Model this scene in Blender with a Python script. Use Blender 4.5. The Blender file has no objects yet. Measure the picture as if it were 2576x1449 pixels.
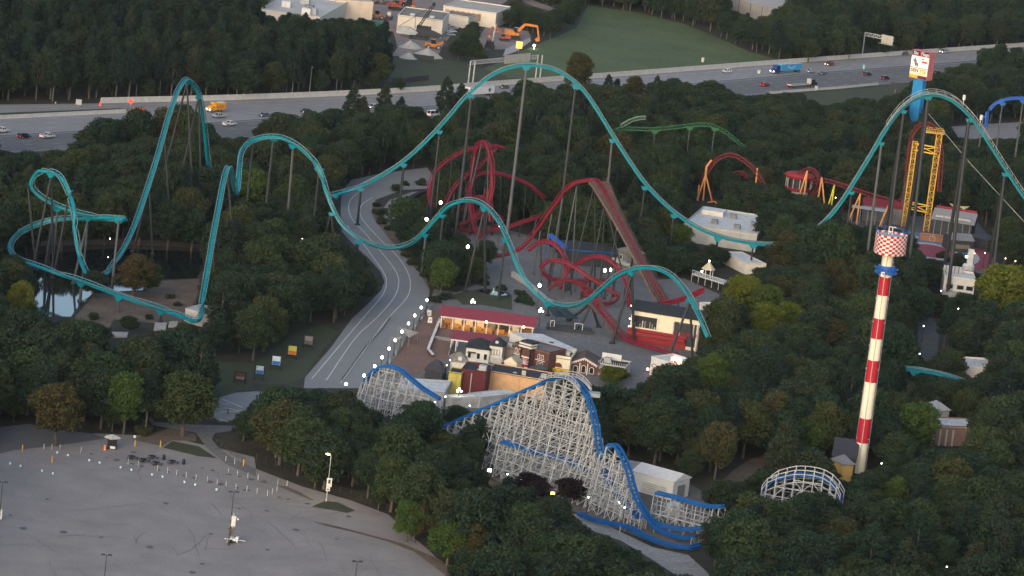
import bpy, math, random
import numpy as np
from mathutils import Vector, Matrix, noise

random.seed(7)
RNG = np.random.default_rng(11)
sc = bpy.context.scene
col = sc.collection

# ------------------------------------------------------------------ camera
CAM_H = 221.0
PITCH = math.radians(11.6)
ROLL = math.radians(6.7)
FPX = 9250.0
W, H = 2576.0, 1449.0
cp, sp, cr, sr = math.cos(PITCH), math.sin(PITCH), math.cos(ROLL), math.sin(ROLL)
FWD = Vector((0, cp, -sp)); UP0 = Vector((0, sp, cp)); RT0 = Vector((1, 0, 0))
CR = RT0 * cr + UP0 * sr
CU = UP0 * cr - RT0 * sr
CPOS = Vector((0, 0, CAM_H))
cam_d = bpy.data.cameras.new('camera'); cam = bpy.data.objects.new('camera', cam_d); col.objects.link(cam)
m = Matrix.Identity(4)
for i in range(3):
    m[i][0] = CR[i]; m[i][1] = CU[i]; m[i][2] = -FWD[i]; m[i][3] = CPOS[i]
cam.matrix_world = m
cam_d.sensor_width = 36.0; cam_d.lens = 36.0 * FPX / W
cam_d.clip_start = 5.0; cam_d.clip_end = 30000.0
sc.camera = cam

# ------------------------------------------------------------------ sky, sun, exposure
SUN_EL = math.radians(16); SUN_AZ = math.radians(200)      # azimuth the light comes from, clockwise from +Y
world = bpy.data.worlds.new('World'); sc.world = world; world.use_nodes = True
wn = world.node_tree.nodes; wl = world.node_tree.links
bg = wn['Background']; sky = wn.new('ShaderNodeTexSky'); sky.sky_type = 'NISHITA'; sky.sun_disc = False
sky.sun_elevation = SUN_EL; sky.sun_rotation = SUN_AZ; sky.air_density = 1.0; sky.dust_density = 2.5; sky.ozone_density = 1.0
wl.new(sky.outputs[0], bg.inputs[0]); bg.inputs[1].default_value = 0.15
sun_d = bpy.data.lights.new('sun', 'SUN'); sun_d.energy = 0.5; sun_d.angle = math.radians(60); sun_d.color = (1.0, 0.97, 0.95)
sun = bpy.data.objects.new('sun', sun_d); col.objects.link(sun)
sdir = Vector((math.sin(SUN_AZ) * math.cos(SUN_EL), math.cos(SUN_AZ) * math.cos(SUN_EL), math.sin(SUN_EL)))
sun.rotation_euler = sdir.to_track_quat('Z', 'Y').to_euler(); sun.location = (0, 0, 400)
sc.view_settings.view_transform = 'Standard'; sc.view_settings.look = 'None'
sc.view_settings.gamma = 1.0; sc.view_settings.exposure = 0.85
sc.render.engine = 'CYCLES'
sc.cycles.use_denoising = True
sc.cycles.volume_bounces = 0; sc.cycles.volume_step_rate = 4.0
HAZE = 0.000018
sc.cycles.max_bounces = 5; sc.cycles.diffuse_bounces = 2; sc.cycles.glossy_bounces = 2
sc.cycles.transmission_bounces = 2; sc.cycles.transparent_max_bounces = 4
sc.cycles.caustics_reflective = False; sc.cycles.caustics_refractive = False
sc.cycles.sample_clamp_indirect = 4.0

# ------------------------------------------------------------------ picture <-> place
def ray(u, v):
    return (CR * ((u - W / 2) / FPX) + CU * (-(v - H / 2) / FPX) + FWD)
def F(u, v, z=0.0):                     # point at height z seen at (u, v)
    d = ray(u, v); t = (z - CAM_H) / d.z
    return CPOS + d * t
def G(u, v): return F(u, v, 0.0)
def proj(p):
    q = p - CPOS; w = q.dot(FWD)
    return (W / 2 + FPX * q.dot(CR) / w, H / 2 - FPX * q.dot(CU) / w)
def TE(u, v, e):                        # point over the ground row e (row on the centre column)
    y = G(W / 2, e).y; d = ray(u, v)
    return CPOS + d * (y / d.y)
def pxm(p): return FPX / (p - CPOS).dot(FWD)
def gz(p): return Vector((p.x, p.y, 0))
def hz(p, v):                           # height over ground point p that shows at row v
    z = 10.0
    for _ in range(4):
        z += (proj(Vector((p.x, p.y, z)))[1] - v) / pxm(p) / 0.98
    return z
KZ = W / 3616.0
def zoomer(ox, oy, k):
    return lambda x, y: ((ox + x / k) * KZ, (oy + y / k) * KZ)
K4 = 1932 / 904
c00, c10, c20, c30 = (zoomer(904 * i, 0, K4) for i in range(4))
c01, c11, c21, c31 = (zoomer(904 * i, 678, K4) for i in range(4))
c02, c12, c22, c32 = (zoomer(904 * i, 1356, K4) for i in range(4))
m1 = zoomer(1480, 1050, 1762 / 450); m2 = zoomer(1860, 1100, 2576 / 600)
r3 = zoomer(1480, 470, 2120 / 600); r4 = zoomer(1880, 820, 2016 / 640); r5 = zoomer(2430, 500, 2576 / 1100)
z6 = zoomer(1240, 1250, 2576 / 500); w4 = zoomer(1600, 1300, 1976 / 900); s6 = zoomer(2620, 1580, 2484 / 480)
y1 = zoomer(900, 0, 2576 / 600); y2 = zoomer(1380, 0, 2576 / 600); s3 = zoomer(3130, 140, 2174 / 300); q5 = zoomer(3200, 820, 2153 / 416)
def Z(f, pts): return [f(*p) for p in pts]

# ------------------------------------------------------------------ materials
MATS = {}
def mat(name, rgb, rough=0.75, var=0.18, scale=0.6, metal=0.0, emit=0.0, ecol=None, scale2=None, rgb2=None, bump=0.0, spec=0.3, amp=0.2):
    if name in MATS: return MATS[name]
    ma = bpy.data.materials.new(name); ma.use_nodes = True
    nt = ma.node_tree; N = nt.nodes; L = nt.links; b = N['Principled BSDF']
    b.inputs['Roughness'].default_value = rough; b.inputs['Metallic'].default_value = metal
    b.inputs['Specular IOR Level'].default_value = spec
    if var > 0:
        geo = N.new('ShaderNodeNewGeometry')
        nz = N.new('ShaderNodeTexNoise'); nz.inputs['Scale'].default_value = scale; nz.inputs['Detail'].default_value = 6; nz.inputs['Roughness'].default_value = 0.65
        L.new(geo.outputs['Position'], nz.inputs['Vector'])
        mr = N.new('ShaderNodeMapRange'); mr.inputs[1].default_value = 0.3; mr.inputs[2].default_value = 0.7
        L.new(nz.outputs[0], mr.inputs[0])
        mx = N.new('ShaderNodeMix'); mx.data_type = 'RGBA'
        lo = rgb2 if rgb2 else [c * (1 - var) for c in rgb]
        hi = rgb if rgb2 else [min(1, c * (1 + var)) for c in rgb]
        mx.inputs[6].default_value = (*lo, 1); mx.inputs[7].default_value = (*hi, 1)
        L.new(mr.outputs[0], mx.inputs[0])
        out = mx.outputs[2]
        if scale2:
            n2 = N.new('ShaderNodeTexNoise'); n2.inputs['Scale'].default_value = scale2; n2.inputs['Detail'].default_value = 3
            L.new(geo.outputs['Position'], n2.inputs['Vector'])
            m2_ = N.new('ShaderNodeMapRange'); m2_.inputs[1].default_value = 0.3; m2_.inputs[2].default_value = 0.7; m2_.inputs[3].default_value = 1 - amp; m2_.inputs[4].default_value = 1 + amp * .8
            L.new(n2.outputs[0], m2_.inputs[0])
            mm = N.new('ShaderNodeMix'); mm.data_type = 'RGBA'; mm.blend_type = 'MULTIPLY'; mm.inputs[0].default_value = 1
            L.new(out, mm.inputs[6]); L.new(m2_.outputs[0], mm.inputs[7]); out = mm.outputs[2]
        L.new(out, b.inputs['Base Color'])
        if bump > 0:
            bp = N.new('ShaderNodeBump'); bp.inputs['Strength'].default_value = bump; bp.inputs['Distance'].default_value = 0.3
            L.new(nz.outputs[0], bp.inputs['Height']); L.new(bp.outputs[0], b.inputs['Normal'])
    else:
        b.inputs['Base Color'].default_value = (*rgb, 1)
    if emit > 0:
        b.inputs['Emission Color'].default_value = (*(ecol or rgb), 1); b.inputs['Emission Strength'].default_value = emit
    MATS[name] = ma
    return ma
M_TEAL = mat('teal_paint', (0.002, 0.185, 0.245), 0.45, 0.15, 0.3)
M_TEALR = mat('teal_rail', (0.11, 0.20, 0.215), 0.45, 0.2, 0.5)  # greyer and lighter than the spine, rail highlights put into the colour
M_GPOST = mat('grey_support', (0.075, 0.08, 0.086), 0.55, 0.15, 0.3)
M_DPOST = mat('dark_support', (0.026, 0.029, 0.034), 0.55, 0.15, 0.3)
M_RED = mat('red_track', (0.19, 0.009, 0.026), 0.5, 0.2, 0.4)
M_REDD = mat('dull_red_track', (0.15, 0.016, 0.026), 0.6, 0.25, 0.5)
M_RUST = mat('brown_steel', (0.115, 0.070, 0.062), 0.7, 0.3, 0.6)
M_WHITE = mat('white_paint', (0.62, 0.61, 0.585), 0.6, 0.1, 0.4)
M_OFFW = mat('weathered_white', (0.42, 0.42, 0.41), 0.7, 0.25, 0.5)
M_TIMB = mat('white_timber', (0.37, 0.385, 0.40), 0.7, 0.25, 0.8)
M_BLUE = mat('blue_track', (0.005, 0.085, 0.29), 0.45, 0.2, 0.5)
M_BLUE2 = mat('deep_blue', (0.02, 0.10, 0.40), 0.45, 0.2, 0.5)
M_ORANGE = mat('orange_steel', (0.62, 0.27, 0.09), 0.5, 0.15, 0.5)
M_YELLOW = mat('yellow_steel', (0.62, 0.36, 0.05), 0.5, 0.15, 0.5)
M_YEL2 = mat('lemon_steel', (0.55, 0.48, 0.04), 0.5, 0.15, 0.5)
M_GREEN = mat('green_track', (0.02, 0.11, 0.045), 0.5, 0.2, 0.5)
M_BLACK = mat('black_paint', (0.015, 0.015, 0.018), 0.6, 0.3, 1.0)
M_DGREY = mat('dark_grey', (0.04, 0.042, 0.048), 0.7, 0.3, 1.0)
M_GREY = mat('mid_grey', (0.2, 0.2, 0.2), 0.7, 0.25, 0.8)
M_LGREY = mat('light_grey', (0.4, 0.4, 0.39), 0.7, 0.2, 0.8)
M_GLASS = mat('window_glass', (0.02, 0.025, 0.03), 0.12, 0.0, spec=0.6)
M_ROOFB = mat('black_roof', (0.028, 0.029, 0.033), 0.8, 0.35, 0.9)
M_ROOFR = mat('red_roof', (0.24, 0.04, 0.058), 0.7, 0.18, 1.2)
M_ROOFW = mat('white_roof', (0.60, 0.59, 0.57), 0.75, 0.18, 0.35, scale2=1.5)
M_CREAM = mat('cream_wall', (0.72, 0.64, 0.48), 0.75, 0.1, 0.6)
M_WWALL = mat('white_wall', (0.66, 0.62, 0.56), 0.75, 0.12, 0.6)
M_MAROON = mat('maroon_wall', (0.10, 0.018, 0.022), 0.75, 0.2, 0.8)
M_REDW = mat('red_wall', (0.24, 0.022, 0.03), 0.75, 0.2, 0.8)
M_TAN = mat('tan_wall', (0.62, 0.38, 0.20), 0.8, 0.14, 0.5)
M_YWALL = mat('yellow_wall', (0.46, 0.38, 0.09), 0.8, 0.14, 0.5)
M_BRICK = mat('brick_wall', (0.12, 0.055, 0.045), 0.85, 0.3, 1.5)
M_CONC = mat('concrete', (0.36, 0.35, 0.33), 0.85, 0.18, 0.5)
M_CONCW = mat('barrier_concrete', (0.46, 0.44, 0.41), 0.85, 0.15, 0.7)
M_TYRE = mat('tyre_rubber', (0.012, 0.012, 0.012), 0.8, 0.0)
M_LAMPW = mat('lamp_white', (1, 1, 1), 0.4, 0, emit=9.0, ecol=(1.0, 0.97, 0.88))
M_LAMPY = mat('lamp_warm', (1, 0.9, 0.6), 0.4, 0, emit=9.0, ecol=(1.0, 0.72, 0.32))
M_FLOOD = mat('flood_light', (1, 1, 1), 0.4, 0, emit=14.0, ecol=(1.0, 1.0, 0.72))
M_HEAD = mat('headlight', (1, 1, 1), 0.3, 0, emit=7.0, ecol=(1.0, 0.98, 0.92))
M_TAIL = mat('tail_light', (0.5, 0.01, 0.02), 0.3, 0, emit=1.6, ecol=(1.0, 0.03, 0.04))
M_DIM = mat('unlit_lens', (0.45, 0.45, 0.42), 0.3, 0)
M_ORSIGN = mat('orange_sign', (0.85, 0.16, 0.03), 0.6, 0.05)
M_ORLIT = mat('lit_orange_sign', (0.9, 0.4, 0.05), 0.5, 0, emit=1.6, ecol=(1.0, 0.45, 0.06))
M_SKIN = mat('skin', (0.42, 0.26, 0.19), 0.6, 0.05)
M_BRASS = mat('bright_orange_counter', (0.55, 0.25, 0.04), 0.6, 0.2, 1.0)

# ------------------------------------------------------------------ mesh building
OFF = {}
class MB:
    def __init__(s): s.v = []; s.f = []; s.mi = []
    def poly(s, pts, mi=0):
        n = len(s.v); s.v += [Vector(p) for p in pts]; s.f.append(tuple(range(n, n + len(pts)))); s.mi.append(mi); return s
    def hexa(s, b, t, mi=0):            # bottom ring, top ring
        n = len(s.v); k = len(b); s.v += [Vector(p) for p in b] + [Vector(p) for p in t]
        s.f.append(tuple(range(n + k - 1, n - 1, -1))); s.f.append(tuple(range(n + k, n + 2 * k))); s.mi += [mi, mi]
        for i in range(k):
            j = (i + 1) % k; s.f.append((n + i, n + j, n + k + j, n + k + i)); s.mi.append(mi)
        return s
    def box(s, c, size, mi=0, rz=0.0):  # c: centre of the bottom face
        cx, cy, cz = c; a, b, h = size[0] / 2, size[1] / 2, size[2]; co, si = math.cos(rz), math.sin(rz)
        r = [(cx + x * co - y * si, cy + x * si + y * co) for x, y in ((-a, -b), (a, -b), (a, b), (-a, b))]
        return s.hexa([(x, y, cz) for x, y in r], [(x, y, cz + h) for x, y in r], mi)
    def beam(s, p, q, w=0.3, h=None, mi=0):
        p = Vector(p); q = Vector(q); h = h or w; d = q - p
        if d.length < 1e-4: return s
        d.normalize(); a = Vector((0, 0, 1)) if abs(d.z) < 0.95 else Vector((1, 0, 0))
        x = d.cross(a).normalized() * (w / 2); y = x.cross(d).normalized() * (h / 2)
        return s.hexa([p - x - y, p + x - y, p + x + y, p - x + y], [q - x - y, q + x - y, q + x + y, q - x + y], mi)
    def tube(s, p, q, r0, r1=None, n=8, mi=0):
        p = Vector(p); q = Vector(q); r1 = r0 if r1 is None else r1; d = q - p
        if d.length < 1e-4: return s
        d.normalize(); a = Vector((0, 0, 1)) if abs(d.z) < 0.95 else Vector((1, 0, 0))
        x = d.cross(a).normalized(); y = x.cross(d)
        c = [(math.cos(2 * math.pi * i / n), math.sin(2 * math.pi * i / n)) for i in range(n)]
        return s.hexa([p + (x * a_ + y * b_) * r0 for a_, b_ in c], [q + (x * a_ + y * b_) * r1 for a_, b_ in c], mi)
    def lathe(s, c, prof, n=16, mi=0, mis=None):   # prof: (r, z) from bottom to top
        c = Vector(c)
        for k in range(len(prof) - 1):
            (ra, za), (rb, zb) = prof[k], prof[k + 1]
            for i in range(n):
                a0, a1 = 2 * math.pi * i / n, 2 * math.pi * (i + 1) / n
                pa = [c + Vector((r * math.cos(a), r * math.sin(a), z)) for r, z, a in ((ra, za, a0), (ra, za, a1), (rb, zb, a1), (rb, zb, a0))]
                if ra < 1e-6: pa = [pa[0], pa[2], pa[3]]
                elif rb < 1e-6: pa = pa[:3]
                s.poly(pa, mis[k] if mis else mi)
        if prof[0][0] > 1e-6: s.poly([c + Vector((prof[0][0] * math.cos(-2 * math.pi * i / n), prof[0][0] * math.sin(-2 * math.pi * i / n), prof[0][1])) for i in range(n)], mi)
        if prof[-1][0] > 1e-6: s.poly([c + Vector((prof[-1][0] * math.cos(2 * math.pi * i / n), prof[-1][0] * math.sin(2 * math.pi * i / n), prof[-1][1])) for i in range(n)], mi)
        return s
    def sphere(s, c, r, n=8, mi=0, sz=1.0):
        k = max(3, n // 2)
        return s.lathe(c, [(r * math.sin(math.pi * i / k) if 0 < i < k else 0.0, -r * sz * math.cos(math.pi * i / k)) for i in range(k + 1)], n, mi)
    def sweep(s, P, X, Y, prof, mi=0, close=False):
        n = len(s.v); k = len(prof)
        for p, x, y in zip(P, X, Y): s.v += [p + x * a + y * b for a, b in prof]
        for i in range(len(P) - 1):
            for j in range(k):
                l = (j + 1) % k; s.f.append((n + i * k + j, n + i * k + l, n + (i + 1) * k + l, n + (i + 1) * k + j)); s.mi.append(mi)
        s.f.append(tuple(range(n + k - 1, n - 1, -1))); e = n + (len(P) - 1) * k; s.f.append(tuple(range(e, e + k))); s.mi += [mi, mi]
        return s
    def mesh(s, name, mats, off=None, smooth=False):
        me = bpy.data.meshes.new(name); off = off or Vector((0, 0, 0))
        me.from_pydata([tuple(p - off) for p in s.v], [], s.f)
        for m_ in (mats if isinstance(mats, (list, tuple)) else [mats]): me.materials.append(m_)
        if any(s.mi): me.polygons.foreach_set('material_index', s.mi)
        if smooth: me.polygons.foreach_set('use_smooth', [True] * len(me.polygons))
        me.update(); return me
    def build(s, name, mats, parent=None, smooth=False, local=False, stuff=False):
        if not s.v: return None
        if parent is not None: off = Vector((0, 0, 0)) if local else OFF[parent.name]
        elif local: off = Vector((0, 0, 0))
        else:
            xs = [p.x for p in s.v]; ys = [p.y for p in s.v]
            off = Vector(((min(xs) + max(xs)) / 2, (min(ys) + max(ys)) / 2, min(p.z for p in s.v)))
        o = bpy.data.objects.new(name, s.mesh(name, mats, off, smooth)); col.objects.link(o)
        if parent is not None: o.parent = parent
        else: o.location = off
        OFF[o.name] = off
        if stuff: o['kind'] = 'stuff'
        return o
def tag(o, label, cat, group=None):
    o['label'] = label; o['category'] = cat
    if group: o['group'] = group
    return o
def struct(o): o['kind'] = 'structure'; return o
def thing(name, loc, label, cat, group=None, local=False):
    o = bpy.data.objects.new(name, None); col.objects.link(o); o.location = loc; o.empty_display_size = 0.5
    OFF[o.name] = Vector((0, 0, 0)) if local else Vector(loc)
    return tag(o, label, cat, group)
def copy_tree(o, parent=None):
    c = o.copy(); col.objects.link(c); c.parent = parent
    OFF[c.name] = OFF.get(o.name, Vector((0, 0, 0)))
    for ch in list(o.children): copy_tree(ch, c)
    return c
def text_part(name, s, size, ma, parent, mtx, local_off=None, bold=0.0, align='CENTER', width=None):
    cu = bpy.data.curves.new(name, 'FONT'); cu.body = s; cu.size = size; cu.align_x = align; cu.align_y = 'CENTER'; cu.extrude = 0.03; cu.offset = bold
    t = bpy.data.objects.new(name + '_curve', cu); col.objects.link(t)
    dg = bpy.context.evaluated_depsgraph_get()
    me = bpy.data.meshes.new_from_object(t.evaluated_get(dg)); bpy.data.objects.remove(t); bpy.data.curves.remove(cu)
    if width:
        xs = [v.co.x for v in me.vertices]; k = width / (max(xs) - min(xs)); me.transform(Matrix.Diagonal((k, k, 1, 1)))
    me.transform(mtx); off = OFF[parent.name]; me.transform(Matrix.Translation(-off))
    me.materials.clear(); me.materials.append(ma)
    o = bpy.data.objects.new(name, me); col.objects.link(o); o.parent = parent; OFF[o.name] = off
    return o
def face_mtx(p, xdir, ydir):
    x = Vector(xdir).normalized(); y = Vector(ydir).normalized(); z = x.cross(y)
    mm = Matrix.Identity(4)
    for i in range(3): mm[i][0] = x[i]; mm[i][1] = y[i]; mm[i][2] = z[i]; mm[i][3] = p[i]
    return mm
def spline(P, ds=1.5, smooth=2):
    P = [Vector(p) for p in P]; Q = [P[0] * 2 - P[1]] + P + [P[-1] * 2 - P[-2]]; out = []
    for i in range(1, len(Q) - 2):
        a, b, c, d = Q[i - 1:i + 3]
        for k in range(10):
            t = k / 10
            out.append(0.5 * ((2 * b) + (c - a) * t + (2 * a - 5 * b + 4 * c - d) * t * t + (3 * b - a - 3 * c + d) * t ** 3))
    out.append(P[-1])
    for _ in range(smooth):
        out = [out[0]] + [(out[i - 1] + out[i] * 2 + out[i + 1]) / 4 for i in range(1, len(out) - 1)] + [out[-1]]
    res = [out[0]]; acc = 0.0
    for i in range(1, len(out)):
        seg = out[i] - out[i - 1]; l = seg.length
        if l < 1e-6: continue
        while acc + l >= ds:
            t = (ds - acc) / l; np_ = out[i - 1] + (out[i] - out[i - 1]) * t
            res.append(np_); out[i - 1] = np_; l = (out[i] - np_).length; acc = 0.0
            if l < 1e-6: break
        acc += l
    if (res[-1] - out[-1]).length > 0.3: res.append(out[-1])
    return res
def frames(P, bank=0.0, vmax=40.0):
    n = len(P); T = [(P[min(i + 1, n - 1)] - P[max(i - 1, 0)]).normalized() for i in range(n)]
    ups = []
    for i in range(n):
        up = Vector((0, 0, 1))
        if bank > 0:
            a, b = max(0, i - 3), min(n - 1, i + 3); L = (P[b] - P[a]).length + 1e-6
            k = (T[b] - T[a]) / L; k.z = 0
            up = up + k * bank * max(5.0, vmax - P[i].z) * 2
        ups.append(up)
    for _ in range(6): ups = [ups[0]] + [(ups[i - 1] + ups[i] + ups[i + 1]) / 3 for i in range(1, n - 1)] + [ups[-1]]
    X, Y = [], []
    px = None
    for t, u in zip(T, ups):
        x = t.cross(u)
        if x.length < 0.15 and px is not None: x = px - t * px.dot(t)
        x.normalize(); px = x; X.append(x); Y.append(x.cross(t))
    return T, X, Y
# ================================================================== the setting
NOTREE = []      # ground polygons (world xy) on which no tree stands
CLEAR = []       # (u, v, e) samples that no nearer tree may cover
def in_poly(x, y, P):
    r = False; j = len(P) - 1
    for i in range(len(P)):
        if (P[i][1] > y) != (P[j][1] > y) and x < (P[j][0] - P[i][0]) * (y - P[i][1]) / (P[j][1] - P[i][1]) + P[i][0]: r = not r
        j = i
    return r
def clear_poly(P, e=-1e9, step=13):
    us = [p[0] for p in P]; vs = [p[1] for p in P]
    u = min(us)
    while u <= max(us):
        v = min(vs)
        while v <= max(vs):
            if in_poly(u, v, P): CLEAR.append((u, v, e))
            v += step
        u += step
    for i in range(len(P)):
        a, b = P[i], P[(i + 1) % len(P)]; n = max(1, int(math.hypot(a[0] - b[0], a[1] - b[1]) / step))
        for k in range(n): CLEAR.append((a[0] + (b[0] - a[0]) * k / n, a[1] + (b[1] - a[1]) * k / n, e))
def clear_line(P, es, step=12):
    for i in range(len(P) - 1):
        a, b = P[i], P[i + 1]; n = max(1, int(math.hypot(a[0] - b[0], a[1] - b[1]) / step))
        for k in range(n + 1):
            t = k / n; e = es if not isinstance(es, (list, tuple)) else es[i] + (es[i + 1] - es[i]) * t
            CLEAR.append((a[0] + (b[0] - a[0]) * t, a[1] + (b[1] - a[1]) * t, e))
def flat(name, P, z, ma, clear=False, notree=True, parent=None):
    pts = [F(u, v, z) for u, v in P]
    a = sum(pts[i].x * pts[(i + 1) % len(pts)].y - pts[(i + 1) % len(pts)].x * pts[i].y for i in range(len(pts)))
    if a < 0: pts = pts[::-1]
    o = MB().poly(pts).build(name, ma, parent)
    if parent is None: struct(o)
    if notree: NOTREE.append([(p.x, p.y) for p in pts])
    if clear: clear_poly(P)
    return o
def ribbon(mb, P, w, mi=0, z=None):       # flat strip along world points
    L, R = [], []
    for i, p in enumerate(P):
        d = P[min(i + 1, len(P) - 1)] - P[max(i - 1, 0)]; d.z = 0; d.normalize(); s = Vector((-d.y, d.x, 0)) * (w / 2)
        L.append(p + s); R.append(p - s)
    for i in range(len(P) - 1): mb.poly([R[i], R[i + 1], L[i + 1], L[i]], mi)

M_FLOOR = mat('forest_floor', (0.040, 0.036, 0.024), 0.95, 0.4, 0.12, scale2=0.9)
M_GRASS = mat('mown_grass', (0.098, 0.122, 0.042), 0.95, 0.35, 0.03, scale2=0.5, rgb2=(0.056, 0.082, 0.030))
M_GRASSD = mat('verge_grass', (0.050, 0.070, 0.024), 0.95, 0.35, 0.12, scale2=1.5, rgb2=(0.055, 0.048, 0.034))
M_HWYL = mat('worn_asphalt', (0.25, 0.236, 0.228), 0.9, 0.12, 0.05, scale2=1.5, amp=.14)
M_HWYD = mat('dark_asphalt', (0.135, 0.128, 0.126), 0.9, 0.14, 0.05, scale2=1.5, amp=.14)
M_ROAD = mat('road_asphalt', (0.235, 0.23, 0.225), 0.9, 0.08, 0.06, scale2=2.5, amp=.14)
M_LOT = mat('parking_asphalt', (0.268, 0.240, 0.222), 0.9, 0.15, 0.09, scale2=2.5, amp=.16)
M_PAVE = mat('paving_concrete', (0.165, 0.158, 0.152), 0.9, 0.16, 0.09, scale2=0.7)
M_PLAZA = mat('brick_paving', (0.21, 0.12, 0.088), 0.9, 0.16, 0.15, scale2=1.3)
M_GRAVEL = mat('yard_gravel', (0.30, 0.235, 0.20), 0.95, 0.2, 0.06, scale2=0.7, rgb2=(0.20, 0.165, 0.15))
M_DIRT = mat('dry_earth', (0.14, 0.105, 0.08), 0.95, 0.3, 0.15, scale2=0.9)
M_LINE = mat('road_paint', (0.62, 0.61, 0.58), 0.8, 0.25, 0.8)
M_PATCH = mat('tar_patch', (0.12, 0.114, 0.112), 0.9, 0.3, 0.8)
M_WATER = mat('pond_water', (0.010, 0.013, 0.013), 0.04, 0.0, spec=0.9)

g = MB(); R_ = 9000
g.poly([(-R_, -200, 0), (R_, -200, 0), (R_, 2 * R_, 0), (-R_, 2 * R_, 0)]); struct(g.build('ground', M_FLOOR))

FAR = [(-300, 272), (0, 263), (253, 260), (644, 250), (1027, 233), (1288, 213), (1658, 185), (1932, 164), (2285, 138), (2576, 118), (2900, 96)]
MID = [(-300, 358), (0, 340), (300, 322), (596, 303), (900, 280), (1288, 248), (1658, 216), (1932, 192), (2172, 173), (2576, 142), (2900, 117)]
NEAR = [(-300, 402), (0, 386), (300, 372), (620, 354), (980, 324), (1300, 294), (1658, 262), (1932, 237), (2300, 207), (2576, 184), (2900, 156)]
def lerp_line(A, u):
    for i in range(len(A) - 1):
        if A[i][0] <= u <= A[i + 1][0]:
            t = (u - A[i][0]) / (A[i + 1][0] - A[i][0]); return A[i][1] + (A[i + 1][1] - A[i][1]) * t
    return A[-1][1]
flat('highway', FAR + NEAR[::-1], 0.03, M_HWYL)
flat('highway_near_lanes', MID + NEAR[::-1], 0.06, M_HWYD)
US = list(range(-300, 2901, 80))
lm = MB()
for fa, fb, ts in ((FAR, MID, (0.16, 0.33, 0.5, 0.67, 0.84)), (MID, NEAR, (0.2, 0.4, 0.6, 0.8))):
    for t in ts:
        L = spline([F(u, lerp_line(fa, u) * (1 - t) + lerp_line(fb, u) * t, 0.09) for u in US], 4.0, 3)
        for i in range(0, len(L) - 1, 3): ribbon(lm, L[i:i + 2], 0.16)
for A, dv in ((FAR, 6), (MID, -1), (MID, 4), (NEAR, -4)):
    ribbon(lm, spline([F(u, lerp_line(A, u) + dv, 0.09) for u in US], 6.0, 3), 0.2)
o = lm.build('lane_markings', M_LINE); struct(o)
# grass median on the left between the ramp and the main lanes
flat('grass_median', [(-300, 300), (0, 284), (150, 278), (300, 272), (330, 274), (300, 281), (0, 297), (-300, 314)], 0.07, M_GRASSD)

# the curved park road
RL = Z(c11, [(370, 1400), (560, 1180), (720, 960), (860, 830), (945, 740), (970, 680), (940, 600), (860, 510), (730, 390), (650, 300), (640, 200), (640, 60)]) + [(862, 478), (885, 452), (960, 436), (1075, 421)]
RR = [(1088, 440), (1083, 474), (1010, 478)] + Z(c11, [(900, 60), (870, 150), (900, 220), (980, 320), (1060, 420), (1150, 520), (1240, 620), (1310, 740), (1300, 850), (1180, 1030), (1000, 1270), (880, 1400), (850, 1480), (360, 1480)])
flat('park_road', RL + RR, 0.05, M_ROAD, clear=True)
lm = MB()
for pts in ([(770, 5), (712, 60), (700, 130), (730, 210), (840, 330), (960, 470), (1050, 590), (1078, 680), (1040, 800), (900, 960), (750, 1100), (530, 1420)],
            [(880, 40), (800, 95), (785, 165), (830, 240), (950, 370), (1080, 500), (1150, 620), (1165, 720), (1130, 810), (1000, 950), (820, 1190), (640, 1440)],
            [(690, 250), (720, 300), (800, 380), (890, 500), (965, 610), (985, 680), (960, 770), (870, 880), (740, 1030), (420, 1410)]):
    ribbon(lm, spline([F(*p, 0.09) for p in Z(c11, pts)], 2.0, 3), 0.26)
struct(lm.build('road_lines', M_LINE))
flat('side_path', Z(c11, [(960, 120), (1010, 60), (1180, 0), (1330, -10), (1300, 150), (1270, 300), (1180, 330), (1050, 300), (980, 220)]), 0.04, M_ROAD)
flat('planting_strip', Z(c11, [(900, 60), (950, 110), (985, 230), (1060, 310), (1110, 430), (1220, 560), (1290, 660), (1310, 740), (1240, 620), (1150, 520), (1060, 420), (980, 320), (900, 220), (870, 150)]), 0.055, M_DIRT)

# park paving, plaza, coaster yard
flat('park_paving', [(1000, 1012), (900, 990), (930, 905), (1010, 860), (1075, 775), (1092, 728), (1150, 735), (1235, 700), (1190, 650), (1150, 580), (1230, 566), (1330, 592), (1420, 640), (1560, 672), (1640, 704), (1720, 700), (1810, 740), (1790, 860), (1740, 915), (1660, 960), (1600, 1030), (1250, 1040), (1120, 1030)], 0.04, M_PAVE)
flat('brick_plaza', Z(c11, [(1030, 1275), (1290, 895), (1400, 875), (1480, 960), (1480, 1240), (1290, 1340), (1170, 1400), (1050, 1390)]), 0.07, M_PLAZA)
flat('garden_bed', Z(c11, [(1480, 780), (1600, 745), (1760, 730), (1932, 780), (1932, 890), (1700, 850), (1560, 850)]), 0.075, M_GRASSD)

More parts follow.
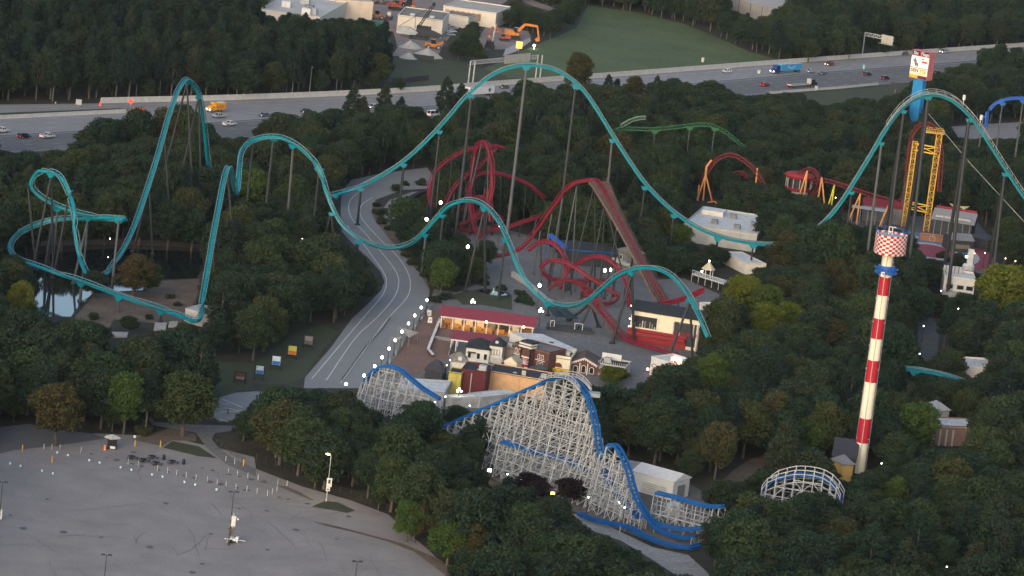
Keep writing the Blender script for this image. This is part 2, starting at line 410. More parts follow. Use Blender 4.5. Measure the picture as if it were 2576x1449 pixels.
# parking lot, its road and paths
LOT = [(-200, 1140), (0, 1128), (110, 1108), (240, 1090), (420, 1098), (560, 1130), (640, 1150)] + Z(c12, [(0, 640), (340, 770), (720, 880), (1000, 985), (1130, 1110), (1300, 1250), (1420, 1370), (1520, 1500), (1560, 1640)]) + [(900, 1900), (-400, 1900)]
flat('parking_lot', LOT, 0.03, M_LOT, clear=False)
clear_poly(Z(c02, [(0, 500), (700, 470), (1250, 490), (1932, 690), (1932, 1449), (0, 1449)]), step=20)
clear_poly(Z(c12, [(0, 700), (720, 930), (900, 1020), (1050, 1180), (1180, 1280), (1000, 1449), (0, 1449)]), step=20)
flat('lot_access_road', Z(c02, [(-200, 340), (0, 325), (220, 300), (330, 330), (700, 375), (800, 410), (600, 440), (330, 475), (100, 500), (-200, 580)]), 0.05, M_HWYD, clear=False)
clear_poly(Z(c02, [(0, 335), (220, 315), (380, 350), (640, 400), (300, 460), (0, 540)]))
flat('footpath', Z(c02, [(1080, 200), (1140, 230), (1160, 285), (1450, 305), (1780, 315), (1765, 350), (1620, 372), (1600, 420), (1660, 490), (1760, 560), (1932, 640), (1932, 700), (1700, 600), (1560, 480), (1480, 370), (1150, 310)]), 0.06, M_PAVE)
flat('crossing_pavement', Z(c02, [(1660, 100), (1780, 65), (1932, 55), (2000, 60), (1960, 130), (1860, 200), (1850, 260), (1660, 285), (1600, 240)]), 0.05, M_ROAD)
clear_poly(Z(c02, [(1690, 100), (1900, 70), (1850, 180), (1700, 270)]))
clear_poly(Z(c02, [(1150, 300), (1700, 330), (1620, 400), (1700, 520), (1500, 540), (1200, 420)]))
lm = MB()
for a, b in (((1670, 150), (1740, 150)), ((1680, 115), (1830, 175)), ((1700, 180), (1850, 205)), ((1660, 265), (1720, 285)), ((1660, 212), (1860, 200))):
    ribbon(lm, [F(*c02(*a), 0.09), F(*c02(*b), 0.09)], 0.35)
struct(lm.build('crossing_lines', M_LINE))
flat('lot_grass_island', Z(c02, [(1230, 480), (1300, 430), (1500, 470), (1640, 560), (1500, 545)]), 0.055, M_GRASSD)
flat('lot_verge', Z(c02, [(1000, 420), (1100, 380), (1300, 330), (1480, 380), (1480, 430), (1300, 425), (1220, 470)]), 0.045, M_DIRT)
flat('lot_island', Z(c12, [(420, 925), (520, 882), (620, 892), (750, 955), (690, 972), (540, 945)]), 0.07, M_GRASSD)
flat('lot_dirt_strip', Z(c12, [(150, 765), (230, 770), (330, 815), (440, 880), (400, 870), (270, 815)]), 0.07, M_DIRT)
flat('lot_dirt_edge', Z(c12, [(430, 1040), (520, 1050), (760, 1110), (1100, 1200), (1400, 1330), (1500, 1449), (1440, 1449), (1200, 1270), (1000, 1190), (700, 1110), (520, 1070)]), 0.065, M_DIRT)
# tar patches on the lot
pm = MB()
PATCHES = [(690, 525), (805, 555), (880, 573), (1010, 515), (1000, 602), (1075, 620), (1200, 648), (1270, 663), (1390, 690), (1465, 708), (1585, 738), (1665, 755), (1790, 782), (1860, 800), (1530, 635), (1605, 652), (1725, 682), (1805, 697), (1900, 720), (358, 870), (760, 1157), (480, 1117), (1255, 900), (1590, 1132), (1805, 940), (1455, 1422), (1525, 1357), (180, 1090), (1130, 1230), (80, 990)]
PATCHES2 = [(60, 738), (175, 855), (245, 870), (390, 903), (78, 955), (85, 1250), (610, 1170), (700, 1000), (300, 1100)]
for p in [c02(*p) for p in PATCHES] + [c12(*p) for p in PATCHES2]:
    c = F(*p, 0.075); a = random.uniform(0.35, 0.75); n = 10
    pm.poly([c + Vector((math.cos(2 * math.pi * i / n) * a * random.uniform(.8, 1.5), math.sin(2 * math.pi * i / n) * a * random.uniform(.7, 1.3) * 1.4, 0)) for i in range(n)])
struct(pm.build('tar_patches', M_PATCH))
rc_ = random.Random(21); cm_ = MB()
for k in range(70):                                   # sealed cracks and worn bay lines
    a = F(rc_.uniform(-40, 1050), rc_.uniform(1140, 1500), .07); d = rc_.choice((.35, .35, 1.9, rc_.uniform(0, 3.1))); P = [a]
    for i in range(rc_.randint(4, 14)): d += rc_.uniform(-.18, .18); P.append(P[-1] + Vector((math.cos(d), math.sin(d), 0)) * 1.6)
    if all(in_poly(p.x, p.y, NOTREE[[i for i in range(len(NOTREE)) if len(NOTREE[i]) == len(LOT)][0]]) for p in P): ribbon(cm_, P, rc_.uniform(.07, .15))
struct(cm_.build('crack_seals', mat('crack_sealant', (0.165, 0.152, 0.145), .9, .2, .8)))
cm_ = MB(); o0 = F(430, 1330, .072)
for i in range(-9, 14):
    for j in range(-3, 4):
        p = o0 + Vector((i * 5.4 + j * 2.5, j * 15.5 - i * 1.2, 0))
        if rc_.random() < .55 and in_poly(*proj(p), [(-100, 1200), (560, 1190), (900, 1330), (1040, 1400), (1000, 1500), (-100, 1500)]): ribbon(cm_, [p, p + Vector((.6, rc_.uniform(2, 4.8), 0))], .09)
struct(cm_.build('worn_bay_lines', mat('worn_paint', (0.36, 0.34, 0.32), .9, .3, 1.5)))
flat('east_street', Z(c31, [(1130, 940), (1300, 960), (1290, 1100), (1270, 1300), (1150, 1300), (1130, 1150)]), 0.04, mat('street_asphalt', (.09, .088, .09), .9, .2, .3)); clear_poly(Z(c31, [(1160, 990), (1270, 1000), (1260, 1220), (1165, 1220)]), step=10)

# grass behind the posters, service road, fields, yard, pond
flat('poster_verge', Z(c01, [(1100, 1300), (1400, 1270), (1932, 1290)]) + Z(c11, [(300, 1060), (520, 1000), (620, 1060), (440, 1270), (370, 1400), (250, 1449), (0, 1449)]) + [(560, 1000), (530, 960)], 0.035, M_GRASSD, clear=False)
clear_poly([(555, 905), (640, 895), (760, 850), (800, 850), (850, 830), (770, 940), (720, 965), (560, 985)], step=12)
flat('service_road', Z(c22, [(440, 985), (520, 975), (620, 1010), (830, 1120), (1060, 1230), (1330, 1290), (1560, 1500), (1400, 1560), (1250, 1449), (1050, 1320), (820, 1180), (640, 1120), (460, 1045)]), 0.06, mat('pale_concrete', (0.29, 0.275, 0.26), 0.9, 0.14, 0.2, scale2=0.8), clear=False)
clear_poly(Z(c22, [(480, 1000), (620, 1020), (830, 1130), (1060, 1240), (1310, 1300), (1440, 1430), (1300, 1440), (1060, 1300), (830, 1165), (640, 1100)]))
flat('service_verge', Z(c22, [(440, 1045), (640, 1120), (820, 1180), (1050, 1320), (1250, 1449), (1100, 1449), (900, 1310), (640, 1180), (430, 1110)]), 0.03, M_GRASSD)
flat('coaster_yard', [(1130, 1090), (1180, 1060), (1330, 1120), (1520, 1170), (1580, 1160), (1740, 1220), (1830, 1270), (1800, 1330), (1740, 1385), (1680, 1380), (1540, 1325), (1480, 1300), (1380, 1262), (1240, 1205)], 0.03, mat('bare_ground', (0.13, 0.12, 0.105), 0.95, 0.3, 0.15, scale2=0.8))
flat('mown_field', [(1478, 14), (1600, 30), (1720, 60), (1800, 92), (1880, 128), (1960, 150), (1658, 178), (1478, 190), (1378, 198), (1250, 196), (1200, 178), (1250, 160), (1330, 120), (1400, 92), (1450, 70)], 0.03, M_GRASS, clear=True)
flat('grass_bank', [(960, 200), (985, 150), (1060, 140), (1180, 160), (1270, 190), (1280, 205), (1027, 226)], 0.035, M_GRASSD, clear=False)
clear_poly([(1000, 190), (1010, 150), (1130, 170), (1180, 195), (1060, 215)])
flat('yard_ground', [(600, -60), (640, 60), (800, 70), (900, 62), (990, 80), (1000, 120), (985, 140), (1060, 146), (1098, 150), (1112, 118), (1140, 82), (1175, 48), (1250, 20), (1320, -30), (1330, -60)], 0.025, M_GRAVEL)
flat('gravel_pad', Z(y2, [(1320, 580), (1450, 400), (1750, 420), (2080, 470), (2130, 570), (1740, 745), (1390, 760)]), 0.03, M_GRAVEL)
clear_poly([(985, 100), (1012, 40), (810, 45), (790, 0), (1300, 0), (1240, 25), (1150, 75), (1130, 110), (1090, 140), (1030, 135)])
clear_poly([(1212, 85), (1270, 70), (1350, 75), (1350, 100), (1280, 135), (1220, 128)])
flat('yard_ramp', Z(y2, [(1700, 850), (1740, 740), (2110, 570), (2130, 620), (1900, 780)]), 0.06, M_CONC)
flat('dirt_lane', Z(y2, [(2050, -60), (2200, 20), (2500, 130), (2400, 160), (2150, 90), (1990, 20)]), 0.04, M_GRAVEL, clear=True)
flat('pond', Z(c01, [(300, 470), (800, 425), (1250, 440), (1520, 450), (1540, 560), (1480, 650), (1200, 660), (1080, 740), (700, 760), (540, 940), (270, 940), (180, 700)]), 0.04, M_WATER)
clear_poly(Z(c01, [(420, 500), (820, 470), (820, 640), (680, 760), (560, 860), (380, 900), (340, 700)]), step=16)
clear_poly(Z(c01, [(1150, 430), (1490, 450), (1500, 600), (1180, 650)]), step=16)
flat('pond_bank', Z(c01, [(560, 950), (720, 770), (1100, 750), (1230, 670), (1500, 655), (1530, 720), (1460, 900), (1400, 1000), (1150, 990), (860, 960), (820, 1030), (640, 1010)]), 0.03, M_DIRT)
clear_poly(Z(c01, [(1200, 690), (1480, 660), (1480, 850), (1300, 860)]), step=16)
flat('pond_far_path', Z(c01, [(250, 370), (900, 350), (1250, 365), (1530, 400), (1520, 425), (1200, 405), (800, 395), (250, 410)]), 0.05, M_DIRT)
flat('east_plaza', Z(q5, [(330, 520), (500, 560), (700, 480), (1000, 560), (1250, 590), (1600, 590), (1800, 690), (2050, 850), (2160, 900), (2160, 1449), (1900, 1000), (1500, 780), (1200, 720), (600, 640), (420, 600)]), 0.04, M_PAVE)
clear_poly(Z(q5, [(1270, 610), (1600, 600), (1760, 690), (1980, 840), (1800, 830), (1500, 760), (1280, 690)]))
flat('ride_yard', [(2105, 575), (2190, 540), (2350, 545), (2460, 560), (2500, 610), (2440, 640), (2330, 640), (2210, 600)], 0.04, mat('dark_paving', (0.10, 0.098, 0.10), 0.9, 0.25, 0.2))
flat('far_road', [(2330, 330), (2400, 318), (2480, 312), (2700, 300), (2700, 345), (2490, 352), (2380, 345), (2250, 350), (2200, 362), (2180, 350)], 0.05, M_HWYL)
clear_poly([(2400, 325), (2470, 318), (2560, 310), (2560, 345), (2480, 345), (2410, 338)])
flat('highway_verge', [(1940, 243), (2060, 232), (2210, 219), (2300, 210), (2330, 208), (2310, 262), (2240, 262), (2150, 258), (2080, 282), (2020, 270)], 0.035, M_GRASSD)
clear_poly([(2040, 240), (2200, 226), (2280, 220), (2240, 240), (2150, 245), (2070, 262)])
flat('service_track', Z(c22, [(1560, 760), (1680, 640), (1800, 570), (1932, 520), (2020, 480), (2060, 500), (1932, 600), (1790, 700), (1700, 790)]), 0.04, M_DIRT)
clear_poly(Z(c22, [(1640, 700), (1780, 600), (1932, 540), (1920, 600), (1760, 700)]))
# ================================================================== roller coasters
TRK = {}
def clear_track(P3, w=9, every=5):
    for p in P3[::every]:
        u, v = proj(p); e = proj(Vector((0, p.y, 0)))
        # ground row on the centre column for this distance
        CLEAR.append((u, v, row_of(p.y)))
def row_of(y):
    q = Vector((0, y, 0)) - CPOS; w = q.dot(FWD)
    # walk to the centre column: rows tilt with the roll, so take x with u = W/2
    lo = -600.0; hi = 600.0
    for _ in range(30):
        mid = (lo + hi) / 2
        if proj(Vector((mid, y, 0)))[0] < W / 2: lo = mid
        else: hi = mid
    return proj(Vector((lo, y, 0)))[1]
def track(parent, pts, mspine, mrail, kind='box', bank=0.0, ds=1.4, gauge=1.5, sm=2, key=None, hide=False, vmax=40, rr=0.13):
    P = spline(pts, ds, sm); T, X, Y = frames(P, bank, vmax)
    if kind == 'box':
        MB().sweep(P, X, Y, [(-0.36, -0.95), (0.36, -0.95), (0.42, -0.2), (-0.42, -0.2)]).build('track_spine', mspine, parent)
    elif kind == 'tube':
        MB().sweep(P, X, Y, [(0.42 * math.cos(a), -0.5 + 0.42 * math.sin(a)) for a in [k * math.pi / 4 for k in range(8)]]).build('track_spine', mspine, parent)
    elif kind == 'truss':
        MB().sweep(P, X, Y, [(-0.14, -1.1), (0.14, -1.1), (0.14, -0.85), (-0.14, -0.85)]).build('track_spine', mspine, parent)
    elif kind == 'ibox':
        pass
    if kind == 'ibox':
        for s in (-1, 1):
            MB().sweep(P, X, Y, [(s * gauge / 2 - 0.16, -0.62), (s * gauge / 2 + 0.16, -0.62), (s * gauge / 2 + 0.16, 0.08), (s * gauge / 2 - 0.16, 0.08)]).build('rail', mrail, parent)
    else:
        for s in (-1, 1):
            MB().sweep(P, X, Y, [(s * gauge / 2 + rr * math.cos(a), 0.18 + rr * math.sin(a)) for a in [k * math.pi / 3 for k in range(6)]]).build('rail', mrail, parent)
    tb = MB(); st = 1 if kind != 'truss' else 1
    for i in range(0, len(P), st):
        p, x, y = P[i], X[i], Y[i]; lo = -0.15 if kind != 'truss' else -1.0
        if kind == 'ibox': tb.beam(p - x * gauge / 2 - y * 0.5, p + x * gauge / 2 - y * 0.5, 0.2)
        else:
            for s in (-1, 1): tb.beam(p + y * lo, p + x * s * gauge / 2 + y * 0.12, 0.16 if kind != 'truss' else 0.1)
            if kind == 'truss' and i + 1 < len(P):
                for s in (-1, 1): tb.beam(p + y * lo, P[i + 1] + X[i + 1] * s * gauge / 2 + Y[i + 1] * 0.12, 0.09)
    tb.build('cross_ties', mspine if kind != 'ibox' else mrail, parent, stuff=True)
    if key: TRK.setdefault(key, []).append((P, T, X, Y))
    if not hide: clear_track(P)
    return P, T, X, Y
def near_track(key, u, v):
    best = None
    for P, T, X, Y in TRK[key]:
        for p, t, x, y in zip(P, T, X, Y):
            a, b = proj(p); d = (a - u) ** 2 + (b - v) ** 2
            if best is None or d < best[0]: best = (d, p, t, x, y)
    return best[1:]
def support(parent, key, u, v, legs=((0, 0),), r=0.55, ma=None, conn=None, name='support'):
    p, t, x, y = near_track(key, u, v)
    top = p - y * 1.5; h = Vector((t.x, t.y, 0))
    h = h.normalized() if h.length > 0.05 else Vector((1, 0, 0)); sd = Vector((-h.y, h.x, 0))
    if conn:
        MB().hexa([p - y * 0.9 + h * a * 1.5 + x * b * 0.5 for a, b in ((-1, -1), (1, -1), (1, 1), (-1, 1))], [top - Vector((0, 0, 0.6)) + h * a * 0.6 + x * b * 0.45 for a, b in ((-1, -1), (1, -1), (1, 1), (-1, 1))]).build('track_connector', conn, parent)
    for a, b in legs:
        foot = gz(top) + h * a + sd * b
        MB().tube(foot, top, r * .72, r * 0.6, 10).tube(foot, foot + Vector((0, 0, 0.5)), r * 1.4, r * 1.4, 10).build(name, ma or M_GPOST, parent)

# ------------------------------------------------------------------ teal steel hyper coaster
GO = thing('roller_coaster', gz(TE(1325, 160, 612)), 'long teal steel roller coaster with tall camelback hills on grey posts', 'roller coaster')
E1 = 612
OUT = [(2760, 755), (2640, 575), (2576, 490), (2520, 405), (2460, 312), (2420, 268), (2385, 244), (2345, 235), (2305, 244), (2265, 272), (2225, 325), (2190, 385), (2150, 450), (2110, 512), (2065, 562), (2010, 597), (1955, 611), (1900, 609), (1830, 597), (1760, 572), (1690, 525), (1630, 465), (1590, 410), (1545, 340), (1505, 275), (1470, 225), (1430, 190), (1385, 168), (1325, 160), (1270, 170), (1225, 193), (1170, 240), (1130, 287), (1080, 342), (1020, 398), (960, 438), (900, 468), (845, 487)]
MIDP = [(790, 494, 608), (735, 497, 603), (660, 490, 598), (590, 478, 595), (548, 455, 598), (530, 420, 603), (521, 375, 609), (513, 300, 617), (500, 235, 627), (475, 197, 636), (450, 222, 651), (425, 290, 680), (400, 380, 716), (375, 460, 747), (345, 550, 777), (315, 618, 803), (285, 663, 826), (258, 692, 845), (228, 698, 852), (208, 662, 850), (195, 600, 846), (185, 530, 842), (170, 478, 836), (150, 442, 830), (122, 426, 826), (97, 436, 822), (81, 464, 819), (98, 489, 818), (140, 514, 820), (200, 534, 825), (258, 545, 832), (300, 549, 838), (314, 551, 832), (300, 552, 822), (220, 547, 812), (130, 553, 807), (62, 577, 812), (32, 604, 826), (29, 628, 845), (52, 652, 862), (105, 670, 875), (200, 702, 886), (300, 738, 901), (400, 772, 915), (455, 793, 925), (485, 806, 930), (499, 801, 925), (506, 770, 914), (520, 690, 890), (535, 600, 862), (550, 520, 835), (563, 452, 812), (573, 420, 796), (580, 424, 780), (587, 455, 764), (593, 482, 746), (598, 478, 732), (601, 440, 718), (605, 394, 706), (617, 366, 698), (645, 349, 692), (690, 343, 690), (730, 353, 692), (770, 380, 695), (800, 420, 697), (822, 475, 700), (838, 518, 702), (862, 562, 704), (905, 598, 706), (950, 617, 707), (990, 622, 709), (1030, 611, 712), (1065, 581, 717), (1100, 541, 722), (1140, 509, 729), (1180, 500, 735), (1220, 515, 744), (1255, 555, 753), (1285, 620, 763), (1315, 688, 773), (1350, 735, 780), (1390, 760, 786), (1430, 768, 792), (1470, 757, 800), (1510, 727, 810), (1550, 693, 820), (1590, 675, 830), (1630, 669, 840), (1670, 678, 850), (1705, 703, 860), (1735, 745, 868), (1755, 785, 875), (1770, 815, 881), (1784, 846, 886)]
pts_out = [TE(u, v, E1) for u, v in OUT]
track(GO, pts_out + [TE(*p) for p in MIDP], M_TEAL, M_TEALR, 'box', bank=0.35, key='go', sm=5, vmax=60, hide=True)
hid = [(560, 690), (575, 600)]
Pgo = TRK['go'][0][0]
for p in Pgo[::4]:
    u, v = proj(p)
    if (1905 < u < 2105 and v > 500) or (525 < u < 840 and v > 400 and v < 500) or (u < 110 and v > 640) or (u > 1775 and u < 1860 and v > 830): continue
    CLEAR.append((u, v, row_of(p.y)))
track(GO, [TE(2180, 940, 885), TE(2240, 925, 882), TE(2292, 925, 880), TE(2345, 933, 882), TE(2395, 946, 886), TE(2450, 968, 892), TE(2520, 1005, 900)], M_TEAL, M_TEALR, 'box', key='go2', hide=True)
clear_line([(2290, 928), (2345, 934), (2398, 950)], 880)
support(GO, 'go2', 2300, 926, ma=M_GPOST, conn=M_TEAL); support(GO, 'go2', 2390, 946, ma=M_GPOST, conn=M_TEAL)
for u, v, legs, r in [(1325, 160, ((0, -14), (0, 14)), 0.75), (1180, 235, ((0, -5), (0, 5)), 0.7), (1455, 210, ((0, -6), (0, 6)), 0.65), (1546, 345, ((-1, 0),), 0.6), (1630, 465, ((0, 0),), 0.55), (1700, 530, ((0, 0),), 0.55), (1810, 592, ((0, 0),), 0.6), (1900, 609, ((0, 0),), 0.5), (1095, 325, ((0, -3), (0, 3)), 0.6), (1005, 410, ((0, 0),), 0.7), (905, 466, ((0, 0),), 0.6), (845, 488, ((0, 0),), 0.55),
                      (2207, 358, ((0, 4),), 0.7), (2262, 275, ((0, -8), (0, 8)), 0.7), (2330, 236, ((0, -14), (0, 14)), 0.8), (2445, 295, ((0, -11), (0, 9)), 0.85), (2540, 435, ((0, -8), (0, 8)), 0.7), (2130, 480, ((0, 0),), 0.6),
                      (740, 358, ((0, 2),), 0.6), (690, 344, ((0, -5), (0, 5)), 0.6), (645, 350, ((0, 0),), 0.55), (800, 420, ((0, 0),), 0.55), (845, 535, ((-3, 0), (3, 0)), 0.6), (905, 598, ((0, 0), (-4, 0)), 0.55), (1065, 580, ((0, 0),), 0.55), (1110, 530, ((0, 0),), 0.55), (1218, 514, ((0, -4), (0, 4)), 0.6), (1275, 600, ((0, 0),), 0.5), (1385, 758, ((0, 0),), 0.55), (1482, 752, ((0, -3), (0, 4), (-9, 0)), 0.65), (1592, 676, ((0, -4), (0, 4)), 0.65), (1735, 745, ((0, -6), (0, 4)), 0.55)]:
    support(GO, 'go', u, v, legs, r, M_GPOST if u in (1325, 2207, 1546, 1065, 740) else M_DPOST, M_TEAL)
for u, v, legs in [(478, 197, ((0, -7), (0, 7))), (500, 240, ((0, -5), (0, 5))), (415, 330, ((0, 5),)), (375, 460, ((0, -3), (0, 3))), (82, 466, ((0, -5),)), (130, 427, ((0, -5), (0, 5))), (170, 478, ((0, 3),)), (150, 517, ((0, 0),)), (220, 540, ((0, 0), (3, -9))), (300, 549, ((0, 6), (0, -9))), (130, 553, ((0, 0), (0, 7))), (60, 578, ((0, -4),)), (300, 738, ((0, 0),)), (200, 702, ((0, 0),)), (400, 772, ((0, 0),)), (535, 600, ((0, -3), (0, 3))), (560, 465, ((0, -5), (0, 5))), (573, 420, ((0, -6),))]:
    support(GO, 'go', u, v, legs, 0.5, M_GPOST if u in (220, 300, 150, 200) else M_DPOST, M_TEAL)
# lift catwalk and handrails on the climbing side
sel = [(p, x, y) for p, x, y in zip(TRK['go'][0][0], TRK['go'][0][2], TRK['go'][0][3]) if 2225 < proj(p)[0] and proj(p)[1] < 700]
sel = [q for q in sel if q[0].y > G(W / 2, 640).y]
for s in (-1, 1):
    P = [q[0] + q[1] * s * 1.7 + q[2] * 0.1 for q in sel]; X = [q[1] for q in sel]; Y = [q[2] for q in sel]
    MB().sweep(P, X, Y, [(-0.45, -0.06), (0.45, -0.06), (0.45, 0.06), (-0.45, 0.06)]).build('catwalk', M_TEALR, GO)
    rb = MB(); Q = [p + x * s * 0.45 + Vector((0, 0, 1.1)) for p, x in zip(P, X)]
    for i in range(len(Q) - 1): rb.beam(Q[i], Q[i + 1], 0.09)
    for i in range(0, len(Q), 2): rb.beam(P[i] + X[i] * s * 0.45, Q[i], 0.08)
    rb.build('handrail', M_LGREY, GO)
for u, v in ((2430, 262), (2470, 318)):
    p, t, x, y = near_track('go', u, v)
    MB().beam(p + x * 2.2, p + x * 2.2 + Vector((0, 0, 2.6)), 0.15).box(p + x * 2.2 + Vector((0, 0, 2.2)), (0.8, 0.6, 1.6)).build('lift_beacon', M_WHITE, GO)
MB().tube(TE(2335, 285, 600), TE(2440, 410, 606), 0.07, n=5).tube(TE(2440, 410, 606), TE(2620, 605, 612), 0.07, n=5).build('guy_cable', M_LGREY, GO)

# ------------------------------------------------------------------ red flying coaster
RC = thing('roller_coaster', G(1400, 690), 'red looping roller coaster with brown lift hill on grey paving', 'roller coaster')
def rtrk(z, pts, e, **k):
    n = len(pts); L = []
    for i, p in enumerate(pts):
        u, v = z(*p) if z else p
        ee = e if not isinstance(e, tuple) else e[0] + (e[1] - e[0]) * i / (n - 1)
        q = TE(u, v, ee); q.z = max(q.z, 1.6); L.append(q)
    return track(RC, L, k.pop('ma', M_RED), k.pop('mr', M_RED), k.pop('kind', 'tube'), **k)
rtrk(r3, [(175, 940), (150, 890), (135, 800), (130, 700), (160, 580), (210, 470), (300, 380), (420, 290), (560, 220), (700, 175), (850, 155), (990, 158), (1060, 175)], (606, 570), key='rc')
rtrk(r3, [(900, 1100), (880, 860), (905, 700), (915, 590), (910, 450), (900, 330), (870, 190), (830, 112), (780, 95), (730, 140), (695, 250), (672, 400), (660, 560), (668, 760), (690, 960), (720, 1060)], (606, 582), key='rc')
rtrk(r3, [(760, 1400), (745, 1350), (700, 1200), (660, 1000), (635, 850), (620, 760), (630, 650), (680, 560), (760, 500), (900, 485), (1050, 505), (1200, 550), (1330, 610), (1450, 690), (1560, 800)], (618, 560), key='rc')
rtrk(r3, [(330, 880), (420, 700), (530, 580), (620, 500), (740, 420), (860, 290), (960, 180)], (590, 575), ma=M_REDD, key='rc')
rtrk(r3, [(430, 1275), (590, 1270), (780, 1240), (940, 1200), (1110, 1165), (1280, 1105), (1450, 1050), (1560, 1000)], (606, 590), key='rc')
rtrk(r3, [(850, 700), (850, 740), (820, 830), (760, 960), (660, 1060), (560, 1130), (420, 1150)], (594, 598), ma=M_REDD, key='rc')
rtrk(r3, [(300, 1190), (450, 1140), (600, 1100), (720, 1050), (840, 1000), (960, 1010), (1040, 1060), (1010, 1130), (900, 1160)], (600, 592), ma=M_REDD, key='rc', hide=True)
rtrk(r3, [(560, 960), (600, 860), (680, 800), (780, 790), (870, 840), (900, 930), (850, 1010), (740, 1040)], (588, 596), ma=M_REDD, key='rc', hide=True)
rtrk(r4, [(180, 620), (260, 560), (380, 520), (500, 560), (640, 620), (700, 690), (640, 730), (520, 700)], (738, 730), ma=M_REDD, mr=M_REDD, key='rc2', hide=True)
# first drop off the lift, with the lift behind it
rtrk(None, [(1670, 756), (1640, 705), (1600, 630), (1560, 555), (1530, 498), (1513, 466), (1498, 452), (1478, 451), (1449, 457), (1425, 473), (1410, 492), (1381, 530), (1347, 579), (1316, 617), (1285, 634), (1250, 642)], (735, 668), key='rcl', hide=False, sm=3)
sel = [(p, x, y) for p, x, y in zip(*[TRK['rcl'][0][k] for k in (0, 2, 3)]) if proj(p)[0] > 1500]
for s in (-1, 1):
    P = [q[0] + q[1] * s * 2.1 - q[2] * 0.2 for q in sel]; X = [q[1] for q in sel]; Y = [q[2] for q in sel]
    MB().sweep(P, X, Y, [(-1.25, -0.5), (1.25, -0.5), (1.25, 0.1), (-1.25, 0.1)]).build('lift_catwalk', M_RUST, RC)
    rb = MB(); Q = [p + x * s * 0.9 + Vector((0, 0, 1.1)) for p, x in zip(P, X)]
    for i in range(len(Q) - 1): rb.beam(Q[i], Q[i + 1], 0.1)
    for i in range(0, len(Q), 2): rb.beam(P[i] + X[i] * s * 0.9, Q[i], 0.08)
    rb.build('handrail', M_RUST, RC)
mb = MB()
for i in range(0, len(sel), 6):
    p, x, y = sel[i]; mb.beam(p - x * 3 - y * 1.0, p + x * 3 - y * 1.0, 0.4)
mb.build('lift_cross_beams', M_RUST, RC)
rtrk(r4, [(-40, 190), (0, 150), (80, 100), (160, 90), (240, 120), (300, 170), (350, 250), (378, 330), (372, 450), (335, 560), (310, 620)], (700, 722), key='rc2')
rtrk(r4, [(770, 575), (680, 520), (560, 440), (470, 378), (400, 340), (300, 310), (200, 300), (130, 340), (100, 400), (130, 450), (200, 500), (300, 525), (450, 532), (600, 527), (750, 527), (900, 532)], (732, 705), key='rc2')
rtrk(r4, [(380, 440), (450, 380), (520, 330), (600, 285), (700, 260), (780, 265), (870, 310), (940, 370), (990, 440), (1030, 520), (1050, 600), (1075, 740), (1070, 860)], (712, 745), key='rc2')
rtrk(r4, [(560, 440), (680, 520), (770, 575), (870, 635), (950, 690), (940, 735), (850, 785), (760, 822), (700, 840)], (728, 752), ma=M_REDD, mr=M_REDD, key='rc2')
rtrk(r4, [(560, 610), (600, 660), (660, 710), (760, 800)], (735, 745), key='rc2')
bk = rtrk(r4, [(690, 770), (780, 880), (880, 1000), (960, 1110), (1040, 1220), (1150, 1285), (1300, 1338), (1480, 1362), (1600, 1362)], (806, 856), key='rcb', sm=3)
sel = [(p, x, y) for p, x, y in zip(bk[0], bk[2], bk[3]) if proj(p)[0] < r4(1020, 0)[0]]
for s in (-1, 1):
    P = [q[0] + q[1] * s * 1.7 - q[2] * 0.2 for q in sel]; X = [q[1] for q in sel]; Y = [q[2] for q in sel]
    MB().sweep(P, X, Y, [(-0.6, -0.2), (0.6, -0.2), (0.6, 0.1), (-0.6, 0.1)]).build('brake_catwalk', M_RUST, RC)
for dv in (0, 14): rtrk(r4, [(1430, 775 + dv), (1600, 745 + dv), (1760, 690 + dv), (1900, 625 + dv)], (760, 770), key='rct')
random.seed(3)
for key, step in (('rc', 4), ('rc2', 4), ('rcb', 5), ('rct', 12)):
    for P, T, X, Y in TRK[key]:
        for i in range(4, len(P) - 2, step):
            p = P[i]
            if p.z < 2.5: continue
            lean = random.uniform(-0.14, 0.14) * p.z
            MB().tube(gz(p) + Vector((lean, lean * 0.6, 0)), p - Y[i] * 0.6, 0.22, 0.2, 7).build('support', random.choice((M_GPOST, M_DPOST, M_DPOST, M_DPOST)), RC)
for u, v, legs in [(1530, 500, ((0, -3), (0, 3), (-14, 0))), (1500, 453, ((0, -5), (0, 5))), (1560, 560, ((0, -3), (0, 3))), (1600, 635, ((0, -2), (0, 2))), (1413, 488, ((0, 2),)), (1450, 457, ((0, 3), (0, -3))), (1381, 530, ((0, 2),)), (1350, 575, ((0, 1),))]:
    support(RC, 'rcl', u, v, legs, 0.34, M_GPOST if u < 1460 else M_DPOST)

# ------------------------------------------------------------------ red and yellow launch coaster
DD = thing('roller_coaster', G(2300, 575), 'dark red coaster with vertical yellow lift tower and orange supports', 'roller coaster')
def dtrk(pts, e, **k):
    n = len(pts); L = []
    for i, p in enumerate(pts):
        ee = e if not isinstance(e, tuple) else e[0] + (e[1] - e[0]) * i / (n - 1)
        q = TE(*r5(*p), ee); q.z = max(q.z, 1.5); L.append(q)
    return track(DD, L, M_REDD, M_REDD, 'truss', gauge=1.5, **k)
dtrk([(95, 420), (120, 310), (170, 215), (220, 150), (290, 110), (350, 100), (420, 120), (500, 175), (560, 235), (610, 310), (650, 380), (690, 450)], (445, 452), key='dd')
dtrk([(240, 420), (300, 315), (370, 260), (440, 250), (500, 290)], (425, 432), key='dd', hide=True)
dtrk([(870, 330), (910, 262), (950, 235), (1000, 215), (1050, 240), (1085, 290), (1085, 350), (1060, 400), (1020, 440)], (438, 446), key='dd')
